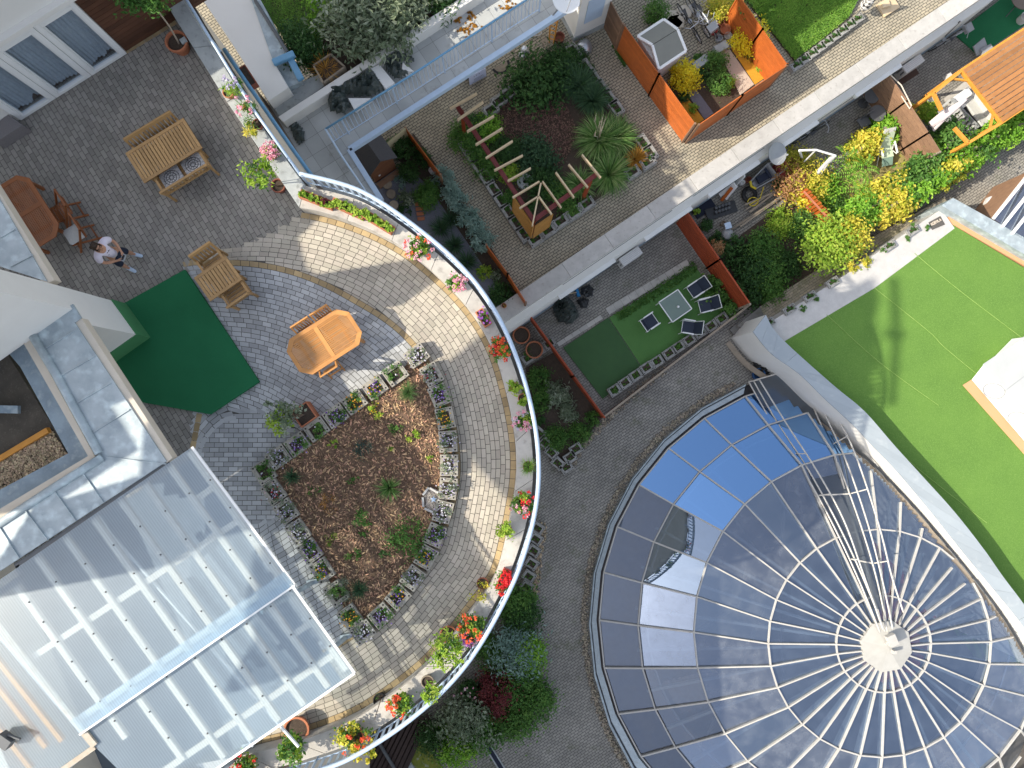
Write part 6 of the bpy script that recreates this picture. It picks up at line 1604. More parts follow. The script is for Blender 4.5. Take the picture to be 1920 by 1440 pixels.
for i, (x, y, m_, n) in enumerate(((826, 430, 'lf_sky', 200), (852, 462, 'lf_sky', 220), (876, 492, 'lf_sky', 200), (845, 415, 'lf_sky', 160))):
    tuft('bamboo_grass', f'dark narrow leaved grass clump between terrace and junipers, {ORD[i]} built along the bed' if False else 'dark narrow leaved grass clump between terrace railing and junipers', 'grass', x, y, 0, m_, n, .55, .018, .15, .7, .9, 'dark grass clumps below the terrace')
plant('box_ball', 'lime green clipped ball below the juniper hedge', 'shrub', 908, 514, 0, 'lf_lime', .24, .3, 360, .035, .018)
plant('bush', 'grey leaved cushion beside the lime green ball', 'shrub', 930, 520, 0, 'lf_grey', .2, .25, 220, .03, .015)
plant('bush', 'dark bush in the corner between terrace and white wall', 'shrub', 940, 553, 0, 'lf_dark', .4, .45, 420, .05, .03)
t = potted('clay_pot', 'small clay pot standing on the coping near the terrace railing', 'pot', 945, 574, .35, .09, .16, 'terra', [('lf_brown', .07, .07, .1, 30, .04, .02)])

# ---- pergola garden
GB = [(852, 243), (1068, 92), (1228, 298), (998, 458)]
mb = MB(); mb.prism(XY(GB, .08), -.02, .08); build(mb, 'pergola_bed', M['soil'], kind='structure')
mb = MB(); mp = XY([(910, 200), (965, 185), (1060, 190), (1085, 250), (1060, 300), (1010, 330), (950, 260), (925, 240)], .12); xs = [p[0] for p in mp]; ys = [p[1] for p in mp]; n = 0
while n < 3600:
    x, y = random.uniform(min(xs), max(xs)), random.uniform(min(ys), max(ys))
    if not inside((x, y), mp): continue
    n += 1; a = random.uniform(0, 6.28); t_ = Vector((math.cos(a), math.sin(a), random.gauss(0, .2))).normalized(); nr = Vector((random.gauss(0, .4), random.gauss(0, .4), 1)); nr = (nr-t_*nr.dot(t_)).normalized(); L = random.uniform(.05, .13)
    mb.leaf(Vector((x, y, .11+random.uniform(0, .04))), t_, nr, L, L*.35, random.random())
build(mb, 'bark_chips', M['chip_d'], kind='stuff', label='reddish bark chips in the pergola garden', cat='bark mulch')
blk2 = block_proto('concrete planter block of the pergola garden', .56, .38, .34, m_='block_g', weeds=True)
sides = {'lower left': [(874, 279, 0), (884, 294, 0), (897, 313, 0), (911, 334, 0), (925, 356, 0), (939, 377, 0), (953, 398, 0), (967, 419, 0), (981, 440, 0)], 'lower right': [(1004, 450, 1), (1027, 434, 1), (1051, 417, 1), (1076, 401, 1), (1100, 384, 1), (1185, 325, 1), (1214, 306, 1)], 'right': [(1075, 98, 0), (1098, 128, 0), (1112, 147, 0), (1127, 166, 0), (1141, 185, 0), (1156, 204, 0), (1205, 268, 0), (1219, 288, 0)], 'upper': [(920, 207, 1), (935, 190, 1), (953, 176, 1)]}
fst = True
for sd_n, lst in sides.items():
    for i, (x, y, k) in enumerate(lst):
        loc = P(x, y, .2); loc.z = .004; rz = ANG if k else ANG+math.pi/2; v = Vector((-math.sin(rz), math.cos(rz), 0))
        if v.dot(P(1030, 260, 0)-loc) < 0: rz += math.pi
        lb = f'grey block on the {sd_n} side of the pergola garden, {ORD[i]} from the top'
        if sd_n in ('lower right', 'upper'): lb = f'grey block on the {sd_n} side of the pergola garden, {ORD[i]} from the left'
        if fst: blk2.location = loc; blk2.rotation_euler = (0, 0, rz); blk2['label'] = lb; blk2['group'] = 'planter blocks round the pergola garden'; fst = False
        else: dup(blk2, loc, rz, lb, 'planter blocks round the pergola garden')
pg = thing('pergola', 'L shaped pergola with dark red beams and pale slanted rafters over the garden bed', 'pergola', P(1001, 450, 0))
zb = 2.25
for a, b_ in (((857, 199), (1001, 414)), ((1003, 412), (1117, 328))):
    mb = MB(); mb.beam(P(*a, zb), P(*b_, zb), .14, .14); build(mb, 'beam', M['maroon'], pg)
for x, y in ((866, 208), (1001, 411), (1108, 336)):
    p = P(x, y, zb); mb = MB(); mb.beam((p.x, p.y, .05), (p.x, p.y, zb-.072), .12, .12); build(mb, 'post', M['wood_rd'], pg)
RF = [((844, 204), (894, 176)), ((858, 225), (906, 192)), ((876, 247), (926, 218)), ((892, 272), (942, 241)), ((911, 297), (961, 265)), ((927, 320), (980, 292)), ((952, 340), (995, 316)), ((961, 371), (1011, 341)), ((974, 391), (1009, 369)), ((998, 424), (1014, 344)), ((1034, 402), (1010, 369)), ((1052, 390), (1017, 341)), ((1076, 371), (1042, 324)), ((1102, 352), (1066, 309)), ((1126, 334), (1091, 291))]
for a, b_ in RF:
    mb = MB(); p0, p1 = P(*a, zb+.16), P(*b_, zb+.16); mb.beam(p0, p1, .05, .15); build(mb, 'rafter', M['wood_pine'], pg)
def trellis(a, b_, z0, z1):
    mb = MB(); d = (b_-a); L = d.length; d.normalize(); H = z1-z0; st = .12
    for e in (a, b_): mb.beam((e.x, e.y, z0), (e.x, e.y, z1), .05, .04)
    mb.beam((a.x, a.y, z1), (b_.x, b_.y, z1), .04, .05); mb.beam((a.x, a.y, z0), (b_.x, b_.y, z0), .04, .05)
    k = -H
    while k < L:
        for sg in (0, 1):
            u0, u1 = max(0, k), min(L, k+H)
            if u1-u0 < .04: continue
            v0, v1 = u0-k, u1-k
            if sg: v0, v1 = H-v0, H-v1
            mb.beam((a.x+d.x*u0, a.y+d.y*u0, z0+v0), (a.x+d.x*u1, a.y+d.y*u1, z0+v1), .012, .026)
        k += st
    build(mb, 'trellis_panel', M['lattice'], pg)
trellis(P(963, 370, 2.05), P(1000, 424, 2.05), .4, 2.05); trellis(P(1004, 424, 2.05), P(1036, 402, 2.05), .4, 2.05)
mb = MB(); c = P(984, 342, .12); K = 22; pr = []
vs = [(c.x+r*math.cos(6.2832*k/K), c.y+r*math.sin(6.2832*k/K), z) for r, z in ((.08, .1), (.08, .26), (.29, .26), (.29, .08)) for k in range(K)]
mb.add(vs, [[i*K+k, i*K+(k+1) % K, (i+1)*K+(k+1) % K, (i+1)*K+k] for i in range(3) for k in range(K)]); build(mb, 'millstone', M['stone_g'], label='grey round millstone with a hole under the pergola', cat='millstone')
for x, y, m_, r, h, n, nm, lb in ((868, 262, 'lf_mid', .42, .5, 420, 'bush', 'green leafy bush at the upper end of the pergola'), (893, 238, 'lf_dark', .34, .45, 300, 'bush', 'dark bush under the second pergola rafter'), (915, 247, 'lf_vine', .40, .5, 420, 'bush', 'bright green bush under the third pergola rafter'), (893, 292, 'lf_mid', .36, .45, 360, 'bush', 'green bush along the lower left pergola blocks, upper one'), (915, 322, 'lf_mid', .36, .4, 360, 'bush', 'green bush along the lower left pergola blocks, lower one'), (951, 283, 'lf_dark', .42, .5, 420, 'bush', 'dark green rounded bush inside the pergola corner'), (955, 330, 'lf_lime', .28, .4, 200, 'bush', 'pale green plant beside the millstone'), (1003, 300, 'lf_sky', .6, .5, 600, 'ground_shrub', 'dark green ground shrub between bark and pergola'), (1020, 345, 'lf_dark', .5, .5, 520, 'bush', 'dark bush right of the millstone'), (1047, 365, 'lf_mid', .36, .5, 340, 'bush', 'green bush under the lower right pergola beam'), (1065, 385, 'lf_mid', .32, .4, 300, 'bush', 'green flowering bush over the lower right blocks'), (985, 395, 'lf_dark', .28, .3, 200, 'bush', 'dark plant inside the trellis corner'), (955, 375, 'lf_mid', .25, .35, 200, 'bush', 'green plant at the outer foot of the trellis'), (1003, 160, 'lf_dark', .92, .65, 1500, 'mound_shrub', 'large dark green mounded shrub at the top of the pergola garden'), (1078, 125, 'lf_dark', .45, .4, 420, 'bush', 'dark ground shrub in the top corner of the pergola garden'), (1050, 118, 'lf_dark', .5, .35, 400, 'bush', 'low dark shrub along the upper side of the pergola garden')):
    plant(nm, lb, 'shrub', x, y, .06, m_, r*1.2, h*1.1, n, .08, .04, fill=.3)
for x, y, L, n, m_, lb in ((1085, 165, .8, 420, 'lf_sky', 'dark arching grass near the right hand blocks'), (1110, 190, .75, 360, 'lf_sky', 'dark arching grass above the plumed grass'), (1060, 150, .7, 260, 'lf_sky', 'dark arching grass beside the mounded shrub'), (1150, 265, .95, 420, 'lf_grass', 'big arching grass clump right of the plumed grass'), (1140, 330, .95, 460, 'lf_grass', 'big arching grass clump at the lower right of the pergola garden'), (1085, 350, .7, 240, 'lf_grass', 'arching grass clump under the end of the pergola beam'), (1190, 300, .5, 200, 'lf_brown', 'browning grass clump near the lower right corner block')):
    tuft('ornamental_grass', lb, 'ornamental grass', x, y, .06, m_, int(n*1.7), L*1.15, .032, .14, 1.15, .8)
t = thing('pampas_grass', 'pampas grass with pale feathery plumes in the pergola garden', 'ornamental grass', P(1122, 268, .06))
mb = MB(); mb.grass(P(1122, 268, .06), 760, 1.25, .032, .8, .16, 1.15); build(mb, 'blades', M['lf_grass'], t)
for k in range(7):
    x, y = random.uniform(1112, 1142), random.uniform(225, 262); b0 = P(1122, 266, .1); tp = P(x, y, 1.35); mb = MB(); mb.tube([b0, (b0+tp)/2+Vector((0, 0, .2)), tp], .008, 5)
    for j in range(60):
        f = random.random(); p = tp+Vector((0, 0, .45))*f+(tp-b0)*Vector((.12, .12, 0)).x*f; a = random.uniform(0, 6.28); t_ = Vector((math.cos(a), math.sin(a), .7)).normalized(); mb.leaf(p, t_, t_.orthogonal().normalized(), .11*(1.1-f), .012, random.random())
    build(mb, 'plume', leafmat('plume_%d' % k, [(.52, .42, .32), (.66, .56, .44), (.72, .64, .52)]) if k == 0 else bpy.data.materials['plume_0'], t)
sward('weeds', 'low green weeds along the foot of the orange fence', [(1147, 85), (1158, 82), (1178, 118), (1170, 126)], .01, 420, .1, .04, M['lf_mid'], 'weeds')

# ---- orange fenced garden
zf = 1.7
fence('garden_fence', 'bright orange board fence facing the pergola garden', gp([(1171, 48), (1236, 139), (1303, 232)], 0, zf), 0, zf, M['wood_or'], .13, .008, pm=M['wood_br'])
fence('garden_fence', 'brown board gate end of the fence beside the house corner', gp([(1140, -8), (1168, 45)], 0, zf), 0, zf, M['wood_br'], .13, .008, pm=M['wood_br'])
fence('garden_fence', 'orange board fence along the paved alley beside the white wall', gp([(1310, 234), (1392, 178), (1476, 122)], 0, zf), 0, zf, M['wood_or'], .13, .008, pm=M['wood_br'])
fence('garden_fence', 'orange board fence between the yellow bush and the green lawn', gp([(1476, 121), (1430, 55), (1386, -8)], 0, zf), 0, zf, M['wood_or'], .13, .008, pm=M['wood_or'])
for nm, pol, m_ in (('soil_bed', [(1255, 160), (1340, 95), (1375, 90), (1415, 160), (1320, 232), (1295, 230)], 'soil'), ('dark_gravel', [(1286, 172), (1300, 160), (1338, 212), (1322, 224)], 'gravel_g'), ('pale_gravel', [(1350, 100), (1368, 92), (1414, 158), (1388, 178)], 'gravel_p'), ('orange_mulch', [(1371, 90), (1400, 75), (1458, 130), (1416, 158)], None), ('orange_mulch', [(1275, 196), (1288, 182), (1320, 224), (1303, 236)], None)):
    mb = MB(); z = .03 if nm == 'soil_bed' else .05; mb.prism(XY(pol, z), -.02, z); build(mb, nm, M[m_] if m_ else M.setdefault('omulch', mat('orange_mulch', (.62, .33, .03), (.48, .24, .02), scale=20, bump=.8, bscale=90)), kind='structure')
for i, (a, b_) in enumerate((((1340, 97), (1362, 84)), ((1300, 128), (1325, 110)))):
    mb = MB(); mb.beam(P(*a, .15), P(*b_, .15), .3, .28); build(mb, 'concrete_kerb', M['stone_g'], label='grey concrete kerb at the top of the orange fenced beds, '+('the right one', 'the left one')[i], cat='kerb', bevel=.01)
t = thing('storage_box', 'grey plastic garden storage box with white framed folding lid', 'storage box', P(1245, 90, 0))
lidL, lidR = PL([(1195, 69), (1244, 37), (1268, 60), (1221, 89)], 1.35), PL([(1221, 89), (1268, 60), (1286, 96), (1235, 130)], 1.35)
for v in (lidL[2], lidL[3], lidR[0], lidR[1]): v.z = 1.5
foot = [lidL[0], lidL[1], lidR[2], lidR[3]]; cc = sum(foot, Vector())/4
mb = MB(); mb.prism([(cc.x+(p.x-cc.x)*.93, cc.y+(p.y-cc.y)*.93) for p in foot], .05, 1.3); build(mb, 'body', M['clothw'], t, bevel=.03)
for L4 in (lidL, lidR):
    c = sum(L4, Vector())/4; mb = MB(); inn = [c+(p-c)*.97+Vector((0, 0, .03)) for p in L4]; mb.add(inn+[p-Vector((0, 0, .05)) for p in inn], [[3, 2, 1, 0], [0, 1, 5, 4], [1, 2, 6, 5], [2, 3, 7, 6], [3, 0, 4, 7]]); build(mb, 'lid', M['shed_g'], t)
mb = MB(); rim = [lidL[0], lidL[1], lidL[2], lidR[2], lidR[3], lidR[0]]
for i in range(6): mb.beam(rim[i-1]+Vector((0, 0, .01)), rim[i]+Vector((0, 0, .01)), .10, .09)
build(mb, 'lid_rim', M['white_b'], t, bevel=.02)
plant('yellow_bush', 'round bright yellow bush beside the storage box', 'shrub', 1278, 152, .03, 'lf_yel', .53, .85, 1300, .075, .035, fill=.4, spread=.25)
plant('yellow_bush', 'round bright yellow bush by the orange lawn fence', 'shrub', 1398, 78, .03, 'lf_yel', .62, .9, 1500, .075, .035, fill=.4, spread=.25)
for x, y, m_, r, h, n, lb in ((1228, 32, 'lf_mid', .42, .8, 420, 'white flowering rose bush above the storage box'), (1337, 125, 'lf_mid', .38, .7, 420, 'green rose bush in the orange fenced soil bed, upper one'), (1345, 162, 'lf_mid', .40, .55, 420, 'green leafy bush in the orange fenced soil bed, lower one'), (1365, 158, 'lf_lime', .22, .3, 120, 'small lime plant beside the pale gravel strip'), (1306, 112, 'lf_mid', .16, .3, 80, 'little green plant beside the concrete kerb'), (1318, 143, 'lf_dark', .2, .3, 110, 'small dark plant right of the yellow bush'), (1282, 185, 'lf_dark', .2, .3, 110, 'small green plant at the foot of the yellow bush'), (1408, 104, 'lf_dark', .22, .4, 160, 'dark green plant under the upper yellow bush'), (1428, 130, 'lf_lime', .18, .25, 90, 'lime sprout in the orange mulch'), (1296, 205, 'lf_lime', .16, .25, 80, 'lime sprout in the corner of the orange fence'), (1345, 20, 'lf_yg', .5, .9, 460, 'yellow green bush behind the bicycles'), (1375, 40, 'lf_lime', .2, .3, 120, 'lime plant by the concrete kerb near the orange fence')):
    plant('bush', lb, 'shrub', x, y, .03, m_, r, h, n, .075, .04)
t = thing('fence_planter', 'long terracotta trough of green plants hanging inside the orange fence', 'planter', P(1395, 20, 1.0)); trough_part(t, P(1394, 22, 1.0), .75, .24, .2, wang(46, 68), M['wood_pinko'])
mb = MB(); mb.bush(P(1394, 20, 1.15), .26, .34, .25, 260, .07, .04); build(mb, 'foliage', M['lf_mid'], t)
# bicycles
def bicycle(name, label, px, py, z, rz, lean, fcol, group=None, basket=None):
    t = thing(name, label, 'bicycle', P(px, py, z), rz, group); LM = Matrix.Rotation(lean, 3, 'X'); T = lambda v: LM @ Vector(v); R_ = .34
    for x in (-.52, .52):
        mb = MB(); mb.tube([T((x+R_*math.cos(k*.3142), 0, R_+R_*math.sin(k*.3142))) for k in range(20)], .021, 6, closed=True); w = build(mb, 'wheel', M['rubber'], t, local=True)
        mb = MB(); mb.tube([T((x+(R_-.03)*math.cos(k*.3142), 0, R_+(R_-.03)*math.sin(k*.3142))) for k in range(20)], .009, 4, closed=True)
        for k in range(8): mb.tube([T((x, 0, R_)), T((x+(R_-.03)*math.cos(k*.785), 0, R_+(R_-.03)*math.sin(k*.785)))], .004, 3)
        mb.tube([T((x, -.05, R_)), T((x, .05, R_))], .022, 6); build(mb, 'rim', M['steel'], w, local=True)
    mb = MB(); bb, st_, hd, hb = (-.08, 0, .30), (-.22, 0, .82), (.36, 0, .88), (.40, 0, .72)
    for a, b_, r in ((bb, hb, .02), (bb, st_, .017), ((-.2, 0, .76), hd, .018), (hb, hd, .02)): mb.tube([T(a), T(b_)], r, 6)
    for s_ in (-.05, .05):
        mb.tube([T((-.52, s_, R_)), T((bb[0], s_*.6, bb[2]))], .011, 5); mb.tube([T((-.52, s_, R_)), T((-.2, s_*.4, .76))], .010, 5); mb.tube([T((.52, s_, R_)), T((.40, s_, .70))], .013, 5)
    build(mb, 'frame', fcol, t, local=True)
    mb = MB(); mb.tube([T((.37, 0, .90)), T((.34, 0, 1.0))], .014, 5); mb.tube([T((.22, -.3, 1.02)), T((.36, -.16, 1.02)), T((.36, .16, 1.02)), T((.22, .3, 1.02))], .014, 6); build(mb, 'handlebar', M['steel'], t, local=True)
    mb = MB(); c = T((-.25, 0, .93)); mb.add([T((-.38, -.08, .93)), T((-.38, .08, .93)), T((-.25, .05, .94)), T((-.08, .02, .92)), T((-.08, -.02, .92)), T((-.25, -.05, .94)), T((-.25, 0, .88))], [[0, 1, 2, 3, 4, 5], [6, 1, 0], [6, 2, 1], [6, 3, 2], [6, 4, 3], [6, 5, 4], [6, 0, 5]]); build(mb, 'saddle', M['blackp'], t, local=True)
    mb = MB(); mb.lathe(T((-.08, .06, .30)), [(.09, 0), (.09, .01)], 12); mb.beam(T((-.08, .07, .3)), T((.05, .09, .2)), .02, .02); mb.beam(T((-.08, -.07, .3)), T((-.2, -.09, .4)), .02, .02); build(mb, 'crank', M['steel'], t, local=True)
    if basket:
        mb = MB(); mb.box(T((.58, 0, .86)), (.28, .34, .22), tilt=LM); build(mb, 'basket', M['grey'], t, local=True)
    return t
bicycle('bicycle', 'black bicycle nearest the storage box', 1293, 50, .03, wang(28, 45), .35, M['blackp'])
bicycle('bicycle', 'silver bicycle in the middle of the row by the storage box', 1308, 40, .03, wang(32, 52), .3, M['steel'])
bicycle('bicycle', 'white framed bicycle farthest from the storage box in the row', 1322, 40, .03, wang(30, 46), .4, M['white_b'], basket=True)
for i, (x, y, r, m_, lb) in enumerate(((1357, 60, .2, 'terra', 'terracotta bowl by the bicycles, larger one'), (1349, 46, .15, 'terra_b', 'brown pot above the terracotta bowl'), (1336, 62, .13, 'red', 'red bucket beside the white bicycle'), (1345, 76, .14, 'grey', 'grey bucket below the terracotta bowl'), (1336, 48, .15, 'white_b', 'white tub beside the white bicycle'), (1362, 72, .14, 'stone', 'stone pot near the concrete kerb'))):
    mb = MB(); mb.lathe(P(x, y, .03), [(r*.7, 0), (r, .22), (r*.88, .22), (r*.8, .08)], 16); build(mb, 'pot', M[m_], label=lb, cat='pot')
t = thing('crate', 'pale yellow plastic crate behind the bicycles', 'crate', P(1330, 28, .03)); mb = MB()
for x, y, dx, dy in ((0, .2, .55, .025), (0, -.2, .55, .025), (.27, 0, .025, .38), (-.27, 0, .025, .38)): mb.box(P(1330, 28, .18)+Matrix.Rotation(.5, 3, 'Z') @ Vector((x, y, 0)), (dx, dy, .28), .5)
mb.box(P(1330, 28, .06), (.54, .4, .02), .5); build(mb, 'shell', mat('cream_plastic', (.66, .6, .32)), t)
for i, (x, y) in enumerate(((1258, 28), (1270, 38), (1283, 20), (1262, 42))):
    mb = MB(); p = P(x, y, .05); n = 7; pts = [(p.x+random.uniform(.24, .42)*math.cos(k*.9), p.y+random.uniform(.2, .34)*math.sin(k*.9)) for k in range(n)]; mb.prism(pts, .004, .06); build(mb, 'flagstone', M['beige'], label='irregular beige flagstone under the bicycles', cat='flagstone', group='beige flagstones under the bicycles', bevel=.015)
# ---- green lawn with its kerb blocks, top right
lawn_px = [(1392, -10), (1612, -10), (1590, 32), (1490, 112)]
mb = MB(); mb.prism(XY(lawn_px, .1), -.02, .1); build(mb, 'lawn_base', M['soil'], kind='structure')
sward('ground_cover', 'dense leafy green ground cover in the bed at the top edge', lawn_px, .12, 14000, .10, .04, M['lf_lawn'], 'ground cover')
blk3 = block_proto('x', .5, .30, .22, m_='block_g', weeds=True)
for i in range(9):
    x, y = 1494+i*14.2, 122-i*10.8; loc = P(x, y, .2); loc.z = .004; lb = f'pale concrete block edging the green bed, {ORD[i]} from the orange fence'
    if i == 0: blk3.location = loc; blk3.rotation_euler = (0, 0, ANG+math.pi/2*0); blk3['label'] = lb; blk3['group'] = 'concrete blocks edging the green bed'
    else: dup(blk3, loc, ANG, lb, 'concrete blocks edging the green bed')
t = thing('folded_parasol', 'closed black and white patterned parasol standing at the end of the green bed', 'parasol', P(1606, 28, 0)); p = P(1606, 28, 0)
mb = MB(); mb.tube([p, p+Vector((0, 0, 1.5))], .02, 6); build(mb, 'pole', M['greyd'], t); mb = MB(); mb.lathe(p+Vector((0, 0, .55)), [(.17, 0), (.2, .15), (.12, .7), (.02, 1.05)], 9); build(mb, 'canopy', mat('zebra_cloth', (.6, .58, .56), (.03, .03, .03), scale=9, contrast=.04), t)
mb = MB(); mb.box(P(1665, 12, .06), (.7, .55, .1), rz=ANG); mb.box(P(1660, 8, .16), (.3, .25, .1), rz=.3); build(mb, 'pallet', M['wood_pine'], label='pale wooden pallet on the alley paving at the top edge', cat='pallet', bevel=.01)
# ================================================================ lower gardens between white wall and dome
ZG = ZL
mb = MB(); mb.prism(XY([(1056, 652), (1140, 596), (1203, 690), (1130, 748)], ZG), ZG-.05, ZG+.02); build(mb, 'dark_turf', mat('dark_turf', (.05, .125, .04), (.04, .10, .035), scale=2, bump=.6, bscale=200, c3=(.06, .12, .045), s3=60, w3=.4), kind='structure')
mb = MB(); mb.prism(XY([(1142, 596), (1302, 498), (1370, 590), (1206, 692)], ZG), ZG-.05, ZG+.03); build(mb, 'light_turf', mat('light_turf', (.085, .21, .05), (.07, .175, .042), scale=2, bump=.6, bscale=200, c3=(.11, .25, .07), s3=60, w3=.4), kind='structure')
mb = MB(); course(P(1048, 650, ZG), P(1142, 590, ZG), .18, .36, ZG+.012); course(P(1142, 590, ZG), P(1305, 492, ZG), .30, .36, ZG+.012); build(mb, 'turf_kerb', M['stone'], kind='structure')
sward('weeds', 'low weeds growing along the pale kerb of the small turf', [(1150, 590), (1300, 490), (1308, 508), (1165, 602)], ZG+.03, 900, .14, .035, M['lf_mid'], 'weeds')
# glass table and four chairs
t = thing('glass_table', 'square white framed glass garden table on the small turf', 'table', P(1266, 575, ZG)); T4 = PL([(1235, 567), (1271, 543), (1297, 579), (1261, 604)], ZG+.72)
c = sum(T4, Vector())/4; t.location = (c.x, c.y, ZG+.03)
mb = MB(); mb.prism([(p.x, p.y) for p in T4], ZG+.70, ZG+.712); build(mb, 'glass_top', mat('green_glass', (.17, .23, .19), (.15, .2, .17), rough=.12, spec=.6), t)
mb = MB()
for i in range(4): mb.beam(T4[i-1], T4[i], .04, .04)
build(mb, 'frame', M['white_b'], t)
for p in T4:
    mb = MB(); pp = p+(c-p)*.06; mb.beam((pp.x, pp.y, ZG), (pp.x, pp.y, ZG+.69), .035, .035); build(mb, 'leg', M['white_b'], t)
mb = MB(); mb.lathe((c.x+.1, c.y-.05, ZG+.722), [(.04, 0), (.05, .1), (.03, .12)], 10); build(mb, 'cup', M['white_b'], label='small white cup on the glass garden table', cat='cup')
def mesh_chair(label, px, py, rz, group):
    t = thing('mesh_chair', label, 'chair', (0, 0, 0), 0, group); M_ = M['navy']
    mb = MB(); lbox(mb, 0, 0, .42, .48, .48, .018, tilt=Matrix.Rotation(.06, 3, 'X')); build(mb, 'seat', M_, t, local=True)
    mb = MB(); lbox(mb, 0, .33, .68, .48, .016, .52, tilt=Matrix.Rotation(-.42, 3, 'X')); build(mb, 'backrest', M_, t, local=True)
    for s_ in (-1, 1):
        mb = MB(); mb.tube([(s_*.27, -.26, 0), (s_*.27, -.26, .62), (s_*.27, .2, .64)], .016, 6); mb.tube([(s_*.27, .30, 0), (s_*.27, .2, .42), (s_*.27, .46, .95)], .016, 6); mb.tube([(s_*.25, -.25, .42), (s_*.25, .22, .42)], .014, 6); lbox(mb, s_*.27, -.02, .655, .05, .46, .018); build(mb, 'side_frame', M['white_b'], t, local=True)
    mb = MB(); mb.tube([(-.27, .46, .95), (.27, .46, .95)], .016, 6); mb.tube([(-.25, -.25, .42), (.25, -.25, .42)], .014, 6); build(mb, 'cross_rail', M['white_b'], t, local=True)
    return t
G_ = 'white framed navy chairs on the small turf'
ch = mesh_chair('white framed navy chair alone at the lower left of the glass table', 0, 0, 0, G_)
def mc(px, py, rz, lb=None):
    p = P(px, py, ZG+.42); loc = Vector((p.x, p.y, ZG+.03))
    if lb: dup(ch, loc, rz, lb, G_)
    else: ch.location = loc; ch.rotation_euler = (0, 0, rz)
fa = wang(-.83, .56)+math.pi/2
mc(1219, 603, fa+math.pi)
mc(1303, 543, fa-.0, 'white framed navy chair nearest the red board fence, upper of the pair')
mc(1322, 573, fa-.35, 'white framed navy chair beside the leafy bush, lower of the pair')
mc(1290, 614, fa-.75, 'white framed navy chair below the glass table, near the edging blocks')
# edging blocks and low rail of the turf
blk4 = block_proto('x', .50, .40, .28, m_='block_g', weeds=True)
for i, (x, y) in enumerate(((1374, 578), (1353, 598), (1333, 612), (1312, 624), (1292, 638), (1272, 651), (1254, 663), (1232, 678), (1212, 690), (1192, 704), (1172, 718), (1152, 732))):
    loc = P(x, y, ZG+.2); loc.z = ZG+.004; lb = f'grey block edging the lower right side of the small turf, {ORD[i]} from the red fence'
    if i == 0: blk4.location = loc; blk4.rotation_euler = (0, 0, ANG); blk4['label'] = lb; blk4['group'] = 'blocks edging the small turf'
    else: dup(blk4, loc, ANG, lb, 'blocks edging the small turf')
    if i % 2: plant('sprout', f'green weed growing out of the turf edging block {ORD[i]} from the red fence', 'plant', x, y, ZG+.2, 'lf_mid', .12, .12, 40)
t = thing('low_rail', 'low dark red timber rail along the dome path', 'rail', P(1270, 668, ZG)); mb = MB(); a, b_ = P(1406, 571, ZG+.4), P(1133, 781, ZG+.4); mb.beam((a.x, a.y, ZG+.22), (b_.x, b_.y, ZG+.22), .04, .40); build(mb, 'board', M['maroon'], t)
mb = MB(); mb.beam((a.x, a.y, ZG+.44), (b_.x, b_.y, ZG+.44), .08, .03); build(mb, 'cap_rail', M['wood_old'], t)
fence('board_fence', 'tall red brown board fence between small turf and leafy garden', gp([(1287, 396), (1349, 487), (1406, 570)], ZG, ZG+1.7), ZG, 1.7, M['wood_rd'], .19, .02, pm=M['wood_old'], cap=True)
fence('board_fence', 'narrow red brown board fence between clay bowls and small turf', gp([(993, 591), (1076, 705), (1133, 782)], ZG, ZG+.95), ZG, .95, M['wood_rd'], .16, .02, pm=M['wood_rd'], cap=True)
# clay bowls and the herb bed
for i, (x, y, lb) in enumerate(((977, 630, 'large empty clay bowl below the parapet, the upper one'), (1001, 657, 'large clay bowl with weeds below the parapet, the lower one'))):
    t = thing('clay_bowl', lb, 'pot', P(x, y, ZG)); pot_part(t, P(x, y, ZG), .34, .36, M['terra'])
mb = MB(); mb.bush(P(990, 662, ZG+.2), .2, .25, .2, 130, .08, .03); build(mb, 'weed', M['lf_mid'], label='green weeds beside the lower clay bowl', cat='weed')
mb = MB(); mb.prism(XY([(985, 690), (1040, 660), (1128, 785), (1075, 850), (1060, 872), (1005, 790)], ZG), ZG-.1, ZG+.04); build(mb, 'herb_bed', M['soil'], kind='structure')
for i, (x, y, d) in enumerate(((1030, 645, 1), (1010, 658, 1), (990, 672, 1), (1011, 812, 0), (1022, 830, 0), (1034, 848, 0), (1046, 868, 0), (1062, 876, 1), (1069, 858, 1), (1080, 842, 1))):
    dup(blk4, Vector((P(x, y, ZG+.2).x, P(x, y, ZG+.2).y, ZG+.004)), ANG if d else ANG+math.pi/2+ (.25 if i < 7 else 0), f'grey concrete block round the dark herb bed, {ORD[i]} counted from the narrow fence', 'blocks round the herb bed')
for x, y, m_, r, h, n, L, W, lb in ((1010, 712, 'lf_mid', .45, .5, 420, .1, .03, 'green herb clump at the top of the herb bed'), (1012, 755, 'lf_mid', .4, .5, 400, .1, .03, 'green herb clump beside the terrace railing'), (1045, 740, 'lf_grey', .5, .3, 200, .2, .035, 'long leaved plant in the middle of the herb bed'), (1068, 768, 'lf_grey', .4, .3, 140, .2, .035, 'long leaved plant near the narrow fence'), (1040, 822, 'lf_mid', .48, .4, 700, .04, .02, 'rounded green herb at the lower tip of the bed, left one'), (1085, 812, 'lf_mid', .40, .4, 560, .04, .02, 'rounded green herb at the lower tip of the bed, right one'), (1110, 785, 'lf_mid', .25, .3, 260, .04, .02, 'small green herb at the end of the narrow fence'), (1013, 790, 'lf_dark', .2, .25, 160, .05, .02, 'small dark herb by the blocks of the herb bed')):
    plant('herb', lb, 'plant', x, y, ZG+.03, m_, r, h, n, L, W)
